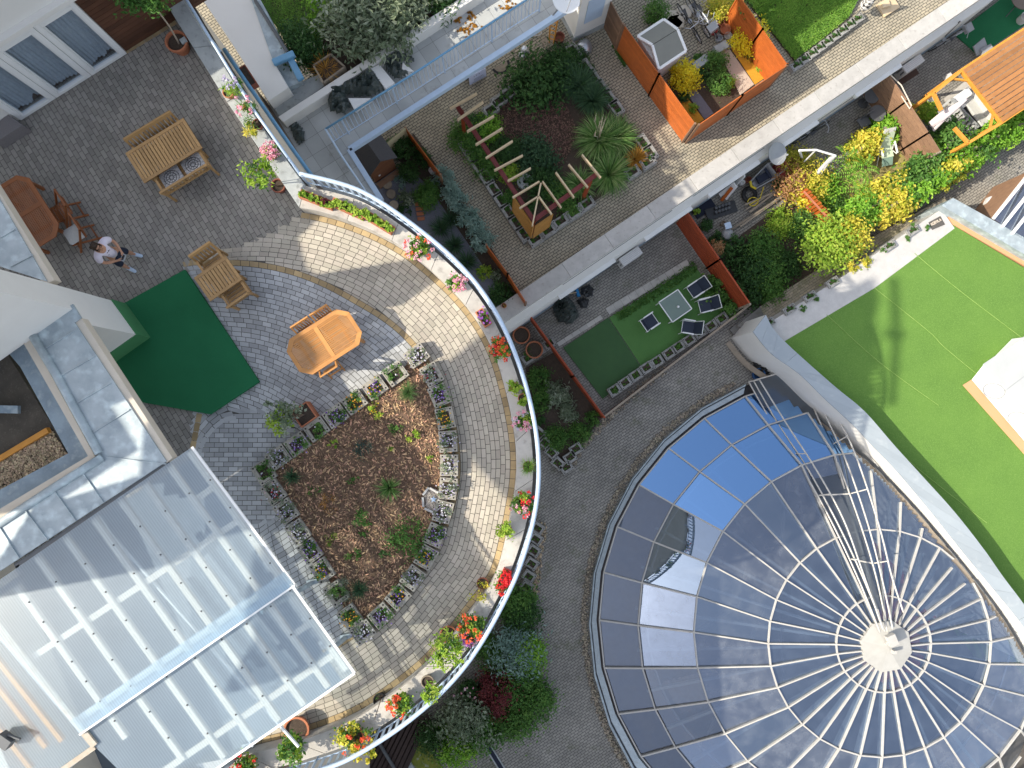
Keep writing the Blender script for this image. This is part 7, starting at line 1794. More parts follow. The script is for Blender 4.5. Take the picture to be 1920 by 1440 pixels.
# covered barbecue, bags, broom, wall equipment
t = drape('barbecue_cover', 'black green tarpaulin over a barbecue beside the white wall', 'cover', [(1038, 560), (1062, 553), (1082, 575), (1087, 594), (1070, 611), (1045, 606), (1034, 585)], ZG, 1.15, M['tarp'], 4, .06, .6)
drape('rubbish_bag', 'crumpled black rubbish bag near the broom, the upper one', 'bag', [(1088, 540), (1105, 533), (1115, 542), (1112, 556), (1098, 560), (1087, 552)], ZG, .6, M['blackp'], 6, .05)
drape('rubbish_bag', 'crumpled black rubbish bag near the broom, the lower one', 'bag', [(1078, 564), (1092, 556), (1106, 562), (1102, 578), (1088, 580)], ZG, .5, M['blackp'], 7, .05)
t = thing('broom', 'broom with blue bristles leaning by the black rubbish bags', 'broom', P(1080, 550, ZG)); mb = MB(); mb.tube([P(1055, 553, ZG+1.2), P(1082, 548, ZG+.1)], .014, 6); build(mb, 'stick', M['wood_pine'], t); mb = MB(); mb.box(P(1083, 549, ZG+.08), (.12, .34, .14), rz=.3); build(mb, 'bristles', mat('blue_bristle', (.03, .22, .45), (.02, .15, .35), scale=40), t)
def ac_unit(label, tpos, n0, z):
    t = thing('air_conditioner', label, 'air conditioner', wallpt(tpos, z, n0)); mb = MB()
    c4 = [wallpt(tpos, 0, n0), wallpt(tpos+.95, 0, n0), wallpt(tpos+.95, 0, n0+.36), wallpt(tpos, 0, n0+.36)]; mb.prism([(p.x, p.y) for p in c4], z, z+.68); build(mb, 'case', M['clothw'], t, bevel=.03)
    mb = MB()
    for k in range(5): mb.beam(wallpt(tpos+.03, z+.685, n0+.05+k*.065), wallpt(tpos+.92, z+.685, n0+.05+k*.065), .012, .012)
    build(mb, 'top_rib', M['white_b'], t)
    mb = MB(); 
    for k in range(2): mb.beam(wallpt(tpos-.005, z+.35, n0+.08+k*.15), wallpt(tpos-.005, z+.6, n0+.08+k*.15), .1, .012)
    build(mb, 'side_grille', M['greyd'], t)
    mb = MB(); mb.tube([wallpt(tpos, z+.3, n0+.1), wallpt(tpos-.3, z+.2, n0-.02), wallpt(tpos-.5, z+.9, n0-.02)], .03, 6); build(mb, 'pipe', M['greyd'], t)
    return t
def wall_t(px, py, z):
    p = P(px, py, z); a = wallpt(0, 0); d = (wallpt(1, 0)-a); return (p-Vector((a.x, a.y, p.z))).dot(d)
ac_unit('white ribbed air conditioner on the white wall above the barbecue cover', wall_t(1160, 478, -2)-.1, .84, ZG+.35)
ac_unit('white ribbed air conditioner with two dark grilles on the wall near the timber pergola', wall_t(1692, 120, -2)-.1, .84, ZG+.35)
# storage clutter and leafy garden
mb = MB(); mb.box(P(1318, 388, ZG+.02), (.95, .6, .03), rz=ANG); build(mb, 'rubber_mat', M['navy_c'], label='dark blue rubber mat at the top end of the red board fence', cat='mat')
t = thing('tray_of_pots', 'black tray of small dark pots on a mat in the leafy garden', 'tray', P(1350, 395, ZG)); mb = MB(); mb.box(P(1352, 395, ZG+.05), (1.3, .48, .08), rz=.33); build(mb, 'tray', M['blackp'], t)
mb = MB()
for k in range(10): mb.lathe(P(1342+(k % 5)*6, 399-(k % 5)*2+(k//5)*-8, ZG+.09), [(.05, 0), (.07, .12), (.05, .1)], 8)
o = build(mb, 'pot_row', M['greyd'], t); o['kind'] = 'stuff'
potted('potted_lettuce', 'lime green plant in a black pot at the end of the red board fence', 'potted plant', 1302, 398, ZG, .14, .24, 'rubber', [('lf_lime', .15, .15, .18, 60, .12, .1)])
t = thing('old_door_frame', 'white painted old frame pieces leaning against the white wall', 'frame', P(1372, 352, ZG)); mb = MB()
for a, b_ in (((1350, 366), (1378, 345)), ((1360, 372), (1380, 348)), ((1380, 345), (1396, 328))): mb.beam(P(*a, ZG+.2), P(*b_, ZG+.9), .16, .07)
build(mb, 'frame_piece', M['white_b'], t)
t = thing('plank', 'orange wooden plank leaning beside the white frame pieces', 'plank', P(1358, 372, ZG)); mb = MB(); mb.beam(P(1353, 376, ZG+.1), P(1372, 352, ZG+.9), .13, .05); build(mb, 'board', M['wood_or'], t)
mb = MB()
pts = [P(1412+9*math.cos(k*.45)*(1+.15*math.sin(k)), 378+8*math.sin(k*.45), ZG+.05+.006*k) for k in range(34)]+[P(1425, 372, ZG+.3), P(1432, 350, ZG+.5)]
mb.tube(pts, .022, 6); build(mb, 'hose', M['yellow'], label='yellow coiled garden hose in the leafy garden', cat='hose', smooth=True)
t = thing('wheelbarrow', 'grey wheelbarrow with a yellow rim and tools under the satellite dish', 'wheelbarrow', P(1430, 330, ZG)); fr_ = P(1412, 347, ZG+.45); bk_ = P(1450, 318, ZG+.6); d = (bk_-fr_); L = d.length; d.normalize(); s_ = Vector((-d.y, d.x, 0)).normalized(); mb = MB()
top = [fr_+s_*.18, fr_-s_*.18, bk_-s_*.34, bk_+s_*.34]; bot = [fr_+d*.15+s_*.1, fr_+d*.15-s_*.1, bk_-d*.25-s_*.2, bk_-d*.25+s_*.2]; bot = [p-Vector((0, 0, .3)) for p in bot]
mb.add(top+bot, [[4, 5, 6, 7], [0, 1, 5, 4], [1, 2, 6, 5], [2, 3, 7, 6], [3, 0, 4, 7]]); build(mb, 'tray', M['steel'], t)
mb = MB(); mb.tube(top, .028, 6, closed=True); build(mb, 'rim', M['grey'], t); mb = MB(); mb.tube([fr_+s_*.2+Vector((0, 0, .02)), fr_-d*.08, fr_-s_*.2+Vector((0, 0, .02))], .05, 6); build(mb, 'yellow_nose', M['yellow'], t)
mb = MB()
for k in (-1, 1): mb.tube([bk_+s_*.3*k, bk_+d*.5+s_*.28*k], .02, 6); mb.tube([bk_-d*.3+s_*.25*k, (bk_-d*.35+s_*.25*k)*1-Vector((0, 0, .6))], .018, 6)
build(mb, 'handle', M['grey'], t); mb = MB(); w0 = fr_-d*.1-Vector((0, 0, .28)); mb.tube([w0+d*.15*math.cos(k*.5236)+Vector((0, 0, .15*math.sin(k*.5236))) for k in range(12)], .04, 6, closed=True); build(mb, 'wheel', M['rubber'], t)
mb = MB(); mb.box(bk_-d*.5-Vector((0, 0, .05)), (.5, .3, .1), rz=.5); mb.box(bk_-d*.25, (.1, .5, .05), rz=.6); build(mb, 'tool', M['navy_c'], label='dark tool box lying in the wheelbarrow', cat='tool box')
mb = MB(); mb.tube([P(1405+11*math.cos(k*.35), 365+12*math.sin(k*.35), ZG+.1) for k in range(18)], .09, 8, closed=True); build(mb, 'tyre', M['rubber'], label='black old tyre below the wheelbarrow', cat='tyre', smooth=True)
for i, (x, y, r, m_, lb) in enumerate(((1353, 421, .11, 'wood_old', 'small brown pot beside the blue square lid'), (1389, 345, .10, 'white_b', 'white reel by the white frame pieces'), (1400, 340, .13, 'terra_b', 'square brown pot near the wheelbarrow'), (1496, 378, .24, 'white_b', 'white bucket with green contents beside the yellow bush'))):
    mb = MB(); mb.lathe(P(x, y, ZG), [(r*.75, 0), (r, .26), (r*.86, .26), (r*.8, .1)], 16); build(mb, 'pot', M[m_], label=lb, cat='pot')
mb = MB(); mb.box(P(1365, 423, ZG+.5), (.26, .26, .06), rz=.3); mb.beam(P(1365, 423, ZG), P(1365, 423, ZG+.5), .05, .05); build(mb, 'lid_stand', M['railw'], label='pale blue square lid on a stand above the grey kettle', cat='lid')
mb = MB(); mb.lathe(P(1360, 442, ZG), [(.2, 0), (.24, .2), (.2, .42), (.08, .46), (.02, .52)], 16); build(mb, 'kettle', M['grey'], label='grey round kettle shaped vessel in the leafy garden', cat='vessel', smooth=True)
for i, (a, b_) in enumerate((((1388, 425), (1470, 366)), ((1372, 430), (1460, 372)), ((1400, 392), (1455, 356)), ((1405, 398), (1465, 352)), ((1397, 384), (1448, 362)))):
    mb = MB(); mb.beam(P(*a, ZG+.12+i*.03), P(*b_, ZG+.14+i*.03), .07, .05); build(mb, 'pole', M['wood_old'], label=f'weathered wooden pole lying beside the hose, {ORD[i]} from the bushes', cat='pole', group='weathered poles in the leafy garden')
mb = MB(); mb.prism(XY([(1390, 440), (1480, 372), (1545, 430), (1600, 425), (1560, 480), (1470, 560), (1395, 580), (1340, 500)], ZG), ZG-.1, ZG+.03); build(mb, 'leafy_bed', M['soil'], kind='structure')
k = 0
for x, y, m_, r, h, n, L, W, lb in ((1372, 470, 'lf_dark', .55, .8, 420, .16, .07, 'dark broad leaved bush along the red board fence, upper one'), (1420, 470, 'lf_mid', .7, .9, 600, .14, .06, 'green leafy bush beside the dark one'), (1400, 510, 'lf_dark', .75, .9, 700, .16, .07, 'dark broad leaved bush in the middle of the leafy garden'), (1430, 520, 'lf_mid', .75, .9, 760, .13, .06, 'large green bush at the bottom of the leafy garden'), (1440, 550, 'lf_mid', .5, .7, 460, .09, .05, 'bright green bush at the path edge'), (1395, 555, 'lf_dark', .55, .8, 440, .16, .07, 'dark broad leaved bush behind the fence end'), (1470, 500, 'lf_dark', .6, .6, 460, .09, .05, 'dark low bush beside the timber bed frame'), (1460, 420, 'lf_lime', .55, .6, 420, .09, .05, 'lime bush beside the poles'), (1500, 430, 'lf_mid', .6, .8, 520, .10, .05, 'green bush between lime bush and yellow tree'), (1345, 545, 'lf_mid', .55, .7, 380, .16, .08, 'broad leaved bush in front of the red fence'), (1360, 575, 'lf_mid', .4, .6, 240, .16, .08, 'broad leaved bush at the lower end of the red fence'), (1340, 450, 'lf_dark', .28, .5, 160, .08, .04, 'small weed bush at the middle of the red fence'), (1320, 425, 'lf_dark', .25, .4, 120, .08, .04, 'small weed bush at the upper end of the red fence')):
    plant('leafy_bush', lb, 'shrub', x, y, ZG, m_, r, h, n, L, W)
plant('dry_bush', 'dry brown bush by the grey vessel', 'shrub', 1340, 465, ZG+1.0, 'lf_orange', .25, .4, 160, .07, .02)
plant('yellow_tree', 'yellow green young tree overhanging the dome path', 'tree', 1525, 478, ZG, 'lf_lime', 1.0, .85, 1300, .14, .09, stem=1.6, fill=.35)
plant('yellow_tree', 'yellow leaved small tree beside the orange picket fence', 'tree', 1560, 462, ZG, 'lf_yg', .75, .7, 600, .12, .08, stem=1.6)
plant('vine_bush', 'mixed yellow and green bush under the cantilever parasol', 'shrub', 1505, 350, ZG, 'lf_yg', .85, 1.2, 800, .11, .06)
plant('vine_bush', 'lime leaved bush below the cantilever parasol', 'shrub', 1535, 360, ZG, 'lf_vine', .7, 1.0, 560, .13, .06)
plant('vine_bush', 'dull green bush behind the cantilever parasol foot', 'shrub', 1485, 318, ZG, 'lf_yg', .7, .9, 460, .09, .05)
plant('dry_bush', 'orange brown withered bush below the satellite dish', 'shrub', 1478, 348, ZG, 'lf_orange', .7, 1.1, 560, .09, .05)
plant('vine_bush', 'yellow bush above the orange picket fence', 'shrub', 1505, 378, ZG, 'lf_yel', .45, .9, 300, .1, .06)
plant('vine_bush', 'dark green sprawling bush beside the mossy lawn', 'shrub', 1560, 400, ZG, 'lf_mid', .7, .7, 460, .13, .05)
plant('vine_bush', 'green bush between the dish and the old tyre', 'shrub', 1462, 345, ZG, 'lf_dark', .35, .5, 220, .08, .04)
# orange picket fence, seen from above along its rail
t = thing('picket_fence', 'orange red picket fence between leafy garden and mossy lawn', 'fence', P(1550, 400, ZG)); a, b_ = P(1508, 358, ZG+1.2), P(1582, 440, ZG+1.2)
for k in range(17):
    p = a+(b_-a)*(k/16); mb = MB(); mb.beam((p.x-.02, p.y-.02, ZG+.1), (p.x+.06, p.y+.03, ZG+1.35+.06*(k % 2)), .11, .03, roll=.9); build(mb, 'picket', M['wood_or'], t)
for z in (.5, 1.15):
    mb = MB(); mb.beam((a.x, a.y, ZG+z), (b_.x, b_.y, ZG+z), .05, .08); build(mb, 'rail', mat('pink_rail', (.52, .2, .12)) if z < 1 else bpy.data.materials['pink_rail'], t)
# dish, cantilever parasol, bicycles at the wall
dish('satellite_dish', 'grey white satellite dish on a mast beside the white wall', 1458, 288, ZG+2.4, .46, (.45, -.2, 1), M['grey'], P(1450, 305, ZG+.2))
for i, (a, b_) in enumerate((((1452, 302), (1467, 325)), ((1470, 300), (1492, 333)))):
    mb = MB(); mb.beam(P(*a, ZG+2.0), P(*b_, ZG+.2), .03, .03); build(mb, 'guy_pole', M['maroon'], label='thin dark stay pole of the satellite dish, '+('the left one', 'the right one')[i], cat='pole')
mb = MB(); mb.prism(XY([(1455, 305), (1482, 300), (1490, 330), (1470, 345)], ZG+.6), ZG, ZG+.6); build(mb, 'red_box', mat('dark_red_box', (.22, .03, .03), (.16, .02, .02)), label='dark red box below the satellite dish', cat='box', bevel=.02)
t = thing('cantilever_parasol', 'white cantilever parasol folded down on its bent arm', 'parasol', P(1500, 282, ZG)); mb = MB()
m0, m1_, m2_, m3 = P(1506, 302, ZG), P(1499, 282, ZG+2.2), P(1530, 281, ZG+2.5), P(1567, 292, ZG+2.4)
mb.tube([m0, m1_], .045, 8); mb.tube([m1_, m2_, m3], .04, 8); mb.tube([P(1508, 303, ZG+1.0), m2_], .03, 8); build(mb, 'frame', M['white_b'], t)
mb = MB(); mb.tube([m3, P(1558, 298, ZG+2.0), P(1545, 310, ZG+1.5), P(1533, 324, ZG+1.1)], [.04, .10, .07, .09], 9)
for k in range(4): mb.tube([P(1560, 297, ZG+2.1), P(1533+k*2, 322+k*1.6, ZG+1.05)], .018, 5)
build(mb, 'folded_cloth', M['clothw'], t)
bicycle('bicycle', 'black bicycle leaning against the white wall in the shade', 1512, 252, ZG, ANG, .2, M['blackp'])
t = thing('bicycle_basket', 'grey wire bicycle with red parts at the wall near the air conditioner', 'bicycle', P(1765, 80, ZG)); bpy.data.objects.remove(t)
bicycle('bicycle', 'grey bicycle with a red basket at the wall right of the air conditioner', 1765, 80, ZG, ANG, .2, M['steel'], basket=True)
t = thing('leaning_pole', 'long dark pole leaning against the wall above the grey bicycle', 'pole', P(1790, 55, ZG)); mb = MB(); mb.beam(P(1772, 68, ZG+.8), P(1800, 40, ZG+2.4), .04, .04); build(mb, 'pole', M['greyd'], t)
mb = MB(); mb.box(P(1700, 140, ZG+.02), (.95, .5, .03), rz=ANG); build(mb, 'doormat', mat('brown_mat', (.09, .05, .035), (.07, .04, .03), scale=30), label='brown doormat below the air conditioner with dark grilles', cat='doormat')
# round garden tables in the shade, low lounger
for i, (x, y, r, z) in enumerate(((1635, 180, .3, .7), (1646, 212, .34, .72))):
    t = thing('round_table', ('round wire bistro table in the shade of the brown fence', 'round grey table in front of the brown fence')[i], 'table', P(x, y, ZG)); mb = MB(); c = P(x, y, ZG+z); c.z = ZG; mb.lathe(c, [(r, z-.02), (r, z), (.03, z+.002)], 22); build(mb, 'tabletop', M['greyd'], t); mb = MB(); mb.tube([c, c+Vector((0, 0, z-.03))], .03, 6); mb.lathe(c, [(.22, 0), (.2, .03), (.03, .05)], 14); build(mb, 'leg', M['greyd'], t)
mb = MB(); mb.tube([P(1612, 235, ZG+.5), P(1606, 225, ZG+.8), P(1632, 248, ZG+.5)], .02, 5)
t = thing('metal_chair', 'dark metal garden chair in the shade beside the yellow hedge', 'chair', P(1610, 236, ZG)); mb = MB(); c = P(1610, 236, ZG)
mb.box(c+Vector((0, 0, .43)), (.45, .45, .03), rz=.6); build(mb, 'seat', M['greyd'], t); mb = MB(); mb.box(c+Vector((.05, .22, .7)), (.45, .03, .5), rz=.6); build(mb, 'backrest', M['greyd'], t)
for sx in (-1, 1):
    for sy in (-1, 1): mb = MB(); mb.tube([c+Vector((sx*.2, sy*.2, 0)), c+Vector((sx*.2, sy*.2, .43))], .013, 5); build(mb, 'leg', M['greyd'], t)
# brown board fence
fence('board_fence', 'brown weathered board fence between mossy lawn and timber pergola', gp([(1661, 134), (1700, 190), (1740, 250), (1762, 285)], ZG, ZG+1.9), ZG, 1.9, M['wood_br'], .19, .022, pm=M['wood_old'], cap=True)
mb = MB(); mb.tube(PL([(1662, 133), (1690, 160), (1709, 198), (1706, 204), (1690, 180)], ZG+1.95), .025, 6); build(mb, 'pale_hose', M['beige'], label='beige pipe running along the top of the brown fence', cat='pipe')
# mossy lawn with the reclining chair
mb = MB(); mb.prism(XY([(1545, 360), (1580, 315), (1655, 235), (1710, 300), (1700, 330), (1610, 410), (1570, 410)], ZG), ZG-.1, ZG+.02); build(mb, 'mossy_lawn', mat('mossy_soil', (.32, .27, .10), (.24, .20, .085), scale=4, bump=.6, bscale=80, c3=(.4, .28, .15), s3=24, w3=.3), kind='structure')
rcl = thing('reclining_chair', 'pale green reclining garden chair on the mossy lawn', 'reclining chair', P(1652, 292, ZG)); rr = wang(.97, .1); rcl.rotation_euler = (0, 0, .22)
M['sage'] = mat('sage_mesh', (.50, .58, .42), (.44, .52, .37), scale=30)
rb_ = lambda v: v
mb = MB(); lbox(mb, 0, .0, .42, .50, .46, .03); build(mb, 'seat', M['sage'], rcl, local=True)
mb = MB(); lbox(mb, 0, .48, .72, .50, .03, .86, tilt=Matrix.Rotation(-.75, 3, 'X')); build(mb, 'backrest', M['sage'], rcl, local=True)
mb = MB(); lbox(mb, 0, .72, .97, .48, .05, .16, tilt=Matrix.Rotation(-.75, 3, 'X')); build(mb, 'headrest', M['clothw'], rcl, local=True)
mb = MB(); lbox(mb, 0, -.36, .33, .46, .36, .02, tilt=Matrix.Rotation(.5, 3, 'X')); build(mb, 'footrest', mat('sage_dark', (.22, .32, .26), (.18, .28, .22), scale=30), rcl, local=True)
for s_ in (-1, 1):
    mb = MB(); lbox(mb, s_*.31, .08, .62, .07, .5, .03); build(mb, 'armrest', M['white_b'], rcl, local=True)
    mb = MB(); mb.tube([(s_*.28, -.4, 0), (s_*.28, .3, .6)], .016, 5); mb.tube([(s_*.28, .45, 0), (s_*.28, -.2, .6)], .016, 5); build(mb, 'leg', M['white_b'], rcl, local=True)
# ailanthus like fronds hanging over the lawn
for i, (x, y) in enumerate(((1575, 345), (1592, 372), (1600, 332), (1570, 318), (1610, 392))):
    c = P(x-10, y+4, ZG); t = thing('sapling', f'sapling with long feathered leaves beside the mossy lawn, {ORD[i]} built from the top' if False else 'slender sapling with long feathered leaves at the edge of the mossy lawn', 'sapling', c, 0, 'feather leaved saplings'); mb = MB(); mb.tube([c, c+Vector((.05, .05, 1.3))], .014, 5); build(mb, 'stem', M['stem'], t); mb = MB()
    for k in range(6):
        a = k*1.05+i; d = Vector((math.cos(a), math.sin(a), .15)); s_ = Vector((-d.y, d.x, 0))
        for j in range(9):
            p = c+Vector((.05, .05, 1.3))+d*(.1+j*.075)-Vector((0, 0, .006*j*j))
            for sg in (-1, 1): mb.leaf(p+s_*sg*.07, (s_*sg+d*.3).normalized(), Vector((0, 0, 1)), .15, .05, random.random())
    build(mb, 'frond', M['lf_vine'], t)
# vine hedges in segments
VH = [((1625, 412), (1690, 372), 'lf_yg', 'lower yellow green fringe of the vine hedge along the path', .6), ((1690, 372), (1770, 325), 'lf_vine', 'lower green fringe of the vine hedge along the path', .55), ((1560, 436), (1612, 398), 'lf_yg', 'yellow leaved stretch of the vine hedge next to the picket fence', .7), ((1612, 398), (1668, 362), 'lf_yg', 'yellow and green stretch of the vine hedge along the path', .75), ((1668, 372), (1715, 340), 'lf_vine', 'green stretch of the vine hedge along the path', .75), ((1700, 335), (1745, 308), 'lf_vine', 'green vine hedge at the corner of the brown fence', .8), ((1738, 300), (1765, 262), 'lf_vine', 'green vine covering the end of the brown fence', .75), ((1738, 338), (1795, 310), 'lf_yg', 'yellow patch of the vine hedge below the timber pergola', .6), ((1765, 312), (1850, 268), 'lf_vine', 'green vine hedge below the timber pergola', .6), ((1850, 268), (1935, 226), 'lf_vine', 'green vine hedge at the right edge', .6), ((1590, 298), (1632, 262), 'lf_yg', 'yellow hedge at the shaded paving, lower stretch', .55), ((1630, 262), (1682, 222), 'lf_yg', 'yellow hedge at the shaded paving, stretch beside the brown fence', .6)]
for a, b_, m_, lb, r in VH:
    A, B = P(*a, ZG), P(*b_, ZG); t = thing('vine_hedge', lb, 'hedge', (A+B)/2); mb = MB(); L = (B-A).length; k = max(2, int(L/.4)); h = .9 if 'shaded' in lb else 1.5
    mb.beam(A+Vector((0, 0, h*.45)), B+Vector((0, 0, h*.45)), .12, h*.8); build(mb, 'lattice_core', M['wood_old'], t); mb = MB()
    for j in range(k): mb.bush(A+(B-A)*((j+.5)/k)+Vector((random.uniform(-.1, .1), random.uniform(-.1, .1), h*.15)), r*.95, r*.95, h*.95, 900, .15, .095, fill=.3, mi=0 if random.random() < .7 else 1)
    build(mb, 'foliage', [M[m_], M['lf_vine' if m_ != 'lf_vine' else 'lf_mid']], t)
# timber pergola with slatted roof, seats and parasol
pg2 = thing('timber_pergola', 'orange brown timber pergola with a slatted roof at the right edge', 'pergola', P(1840, 200, ZG)); ZP2 = ZG+2.4
A_, B_ = P(1803, 132, ZP2), P(1878, 230, ZP2); rd = (P(1925, 52, ZP2)-A_); rd.z = 0; rd.normalize()
sdv = (B_-A_); Ls = sdv.length; sdv.normalize()
mb = MB(); n = 13
for i in range(n): p = A_+sdv*(Ls*(i+.5)/n)+Vector((0, 0, .09)); mb.beam(p-rd*.02, p+rd*4.2, Ls/n-.026, .03)
o = build(mb, 'roof_slats', mat('stained_slats', (.40, .185, .065), (.30, .13, .045), scale=5, rnd=.2, rough=.5), pg2)
mb = MB(); mb.beam(A_, B_, .14, .14); build(mb, 'beam', M['wood_pinko'], pg2)
for e in (A_-sdv*.02, B_):
    mb = MB(); mb.beam(e, e+rd*4.2, .1, .12); build(mb, 'beam', M['wood_pinko'], pg2)
# front post frame to the left: two arms down to posts
C1, C2 = P(1750, 175, ZP2), P(1815, 268, ZP2)
for a, b_ in ((A_, C1), (B_, C2), (C1, P(1765, 207, ZP2)), (P(1789, 240, ZP2), C2)):
    mb = MB(); mb.beam(a, b_, .11, .12); build(mb, 'beam', M['wood_pinko'], pg2)
for p in (A_, B_, C1, C2):
    mb = MB(); mb.beam((p.x, p.y, ZG), (p.x, p.y, ZP2-.07), .11, .11); build(mb, 'post', M['wood_pinko'], pg2)
for a, b_ in ((A_+(C1-A_)*.35, A_+sdv*.5), (B_+(C2-B_)*.35, B_-sdv*.5)):
    mb = MB(); mb.beam(a-Vector((0, 0, .02)), b_-Vector((0, 0, .02)), .07, .07); build(mb, 'brace', M['wood_pinko'], pg2)
mb = MB(); mb.prism(XY([(1770, 185), (1812, 150), (1870, 235), (1820, 262)], ZG), ZG-.02, ZG+.025); build(mb, 'patio_floor', M['stone'], kind='structure')
so = thing('corner_sofa', 'grey corner sofa with pale cushions under the timber pergola', 'sofa', P(1840, 205, ZG)); f = lambda px, py: P(px, py, ZG+.4)
for nm, a, b_, w_, z, h, m_ in (('base', (1815, 180), (1852, 232), .75, .18, .3, 'greyd'), ('seat_cushion', (1816, 181), (1851, 231), .62, .40, .12, 'clothg'), ('backrest', (1826, 172), (1862, 224), .18, .55, .45, 'clothw')):
    mb = MB(); A1, B1 = P(*a, ZG+z), P(*b_, ZG+z); mb.beam(A1, B1, w_, h); build(mb, nm, M[m_], so, bevel=.04)
t = thing('slatted_chair', 'grey slatted lounge chair under the closed parasol', 'chair', P(1790, 215, ZG)); mb = MB()
A1, B1 = P(1772, 196, ZG+.42), P(1822, 250, ZG+.42); dd = B1-A1; sv = Vector((-dd.y, dd.x, 0)).normalized()
for k in range(10): p = A1+dd*(k/9); mb.beam(p-sv*.3, p+sv*.3, .09, .03)
build(mb, 'seat', M['clothg'], t); mb = MB(); mb.beam(A1+sv*.32, B1+sv*.32, .05, .3); mb.beam(A1-sv*.32, B1-sv*.32, .05, .3); build(mb, 'side_frame', M['grey'], t)
t = thing('lounge_table', 'low white table with a dark tray under the timber pergola', 'table', P(1808, 190, ZG)); mb = MB(); mb.box(P(1806, 186, ZG+.4), (.6, .9, .05), rz=-.95); build(mb, 'tabletop', M['white_b'], t); mb = MB(); mb.box(P(1806, 186, ZG+.2), (.45, .7, .36), rz=-.95); build(mb, 'base', M['greyd'], t)
t = thing('closed_parasol', 'closed pale pink parasol leaning over the slatted chair', 'parasol', P(1750, 235, ZG)); mb = MB(); a, b_ = P(1748, 232, ZG+1.3), P(1812, 186, ZG+2.6)
mb.tube([a, a+(b_-a)*.3, a+(b_-a)*.7, b_], [.15, .19, .13, .05], 9)
for k in range(5): o_ = Vector((random.uniform(-.15, .15), random.uniform(-.2, .1), 0)); mb.tube([a+(b_-a)*.45+o_*.4, a+o_*1.3-(b_-a)*.06], [.07, .05], 5)
build(mb, 'folded_cloth', mat('pink_cloth', (.66, .58, .58), (.58, .5, .5), scale=6), t); mb = MB(); q_ = P(1752, 236, ZG); mb.tube([q_, a+(b_-a)*.5], .03, 6); build(mb, 'pole', M['grey'], t); mb = MB(); mb.lathe(q_, [(.28, 0), (.28, .06), (.05, .1)], 16); build(mb, 'base', M['greyd'], t)
for i, (x, y, m_, r, h, lb) in enumerate(((1735, 210, 'lf_lime', .38, .3, 'lime plant behind the brown fence'), (1745, 222, 'lf_vine', .3, .3, 'green plant at the parasol foot'), (1802, 278, 'lf_dark', .4, .5, 'dark bush below the lounge chairs'), (1782, 268, 'lf_dark', .35, .5, 'dark bush between vine hedge and parasol'))): plant('bush', lb, 'shrub', x, y, ZG, m_, r, h, 240, .09, .05)
mb = MB(); mb.lathe(P(1738, 188, ZG), [(.16, 0), (.2, .3), (.17, .3), (.14, .1)], 16); build(mb, 'stone_pot', M['stone_g'], label='grey stone pot at the pergola post', cat='pot')
mb = MB(); mb.prism(XY([(1790, 65), (1900, -20), (1960, 20), (1835, 105)], ZG), ZG-.02, ZG+.03); build(mb, 'shaded_turf', M['turf_d'], kind='structure')
t = thing('wicker_table', 'oval brown wicker table on the shaded turf in the top right corner', 'table', P(1897, 12, ZG)); c = P(1895, 14, ZG); mb = MB(); mb.lathe(c, [(.5, .7), (.5, .73), (.04, .735)], 26); build(mb, 'tabletop', mat('wicker', (.2, .16, .13), (.13, .1, .08), scale=40), t); mb = MB()
for k in range(3): a = k*2.1; mb.tube([c+Vector((.5*math.cos(a), .5*math.sin(a), 0)), c+Vector((0, 0, .7))], .02, 6)
build(mb, 'leg', M['greyd'], t)
mb = MB(); mb.lathe(P(1912, 40, ZG), [(.18, 0), (.22, .4), (.2, .4), (.16, .1)], 18); build(mb, 'bucket', M['clothw'], label='pale grey bucket beside the wicker table', cat='bucket')
mb = MB(); mb.box(P(1838, 88, ZG+.3), (.6, .45, .06), rz=.7, tilt=Matrix.Rotation(.4, 3, 'X')); mb.box(P(1848, 98, ZG+.2), (.5, .4, .3), rz=.5); build(mb, 'folded_chair', M['grey'], label='grey folded seat on the shaded turf beside the pergola roof', cat='seat')
mb = MB(); mb.box(P(1777, 144, ZG+.3), (.18, .18, .3), rz=.5); build(mb, 'small_sign', M['clothw'], label='small pale box hanging at the pergola beam', cat='box')

# ---- steps, rubbish, path edge, gravel strip things
for i, (pl, z) in enumerate((([(1368, 618), (1412, 580), (1432, 612), (1395, 650)], ZG+.16), ([(1382, 610), (1425, 575), (1442, 600), (1410, 630)], ZG+.32))):
    mb = MB(); mb.prism(XY(pl, z), ZG, z); build(mb, 'stone_step', M['pav_path'], label='paved step beside the end of the metal capped wall, '+('the lower one', 'the upper one')[i], cat='step', bevel=.01)
mb = MB(); mb.prism(XY([(1425, 575), (1590, 470), (1770, 370), (1790, 395), (1600, 500), (1440, 605)], ZG+.34), ZG, ZG+.34); build(mb, 'upper_path', M.setdefault('upath', brickmat('upper_path_paving', (.36, .31, .235), (.27, .24, .185), (.07, .065, .055), ANG, weeds=(.13, .14, .06), wscale=2.2, wamt=.42)), kind='structure')
drape('rubbish_bags', 'heap of black rubbish bags at the foot of the metal capped wall', 'bags', [(1408, 680), (1425, 668), (1455, 672), (1458, 686), (1470, 692), (1440, 702), (1415, 706)], ZG, .9, M['blackp'], 9, .05)
mb = MB(); mb.lathe(P(1418, 703, ZG), [(.2, 0), (.26, .35), (.23, .35), (.2, .08)], 16); build(mb, 'bucket', mat('blue_bucket', (.03, .1, .25)), label='dark blue bucket beside the black rubbish bags', cat='bucket')
for i, (x, y) in enumerate(((1441, 606), (1481, 580), (1519, 556), (1562, 529), (1668, 461), (1712, 432))):
    loc = P(x, y, ZTURF+.1); loc.z = ZTURF-.1; dup(blk3, loc, ANG, f'pale edging block between path and white gravel, {ORD[i]} from the metal capped wall', 'edging blocks of the gravel strip')
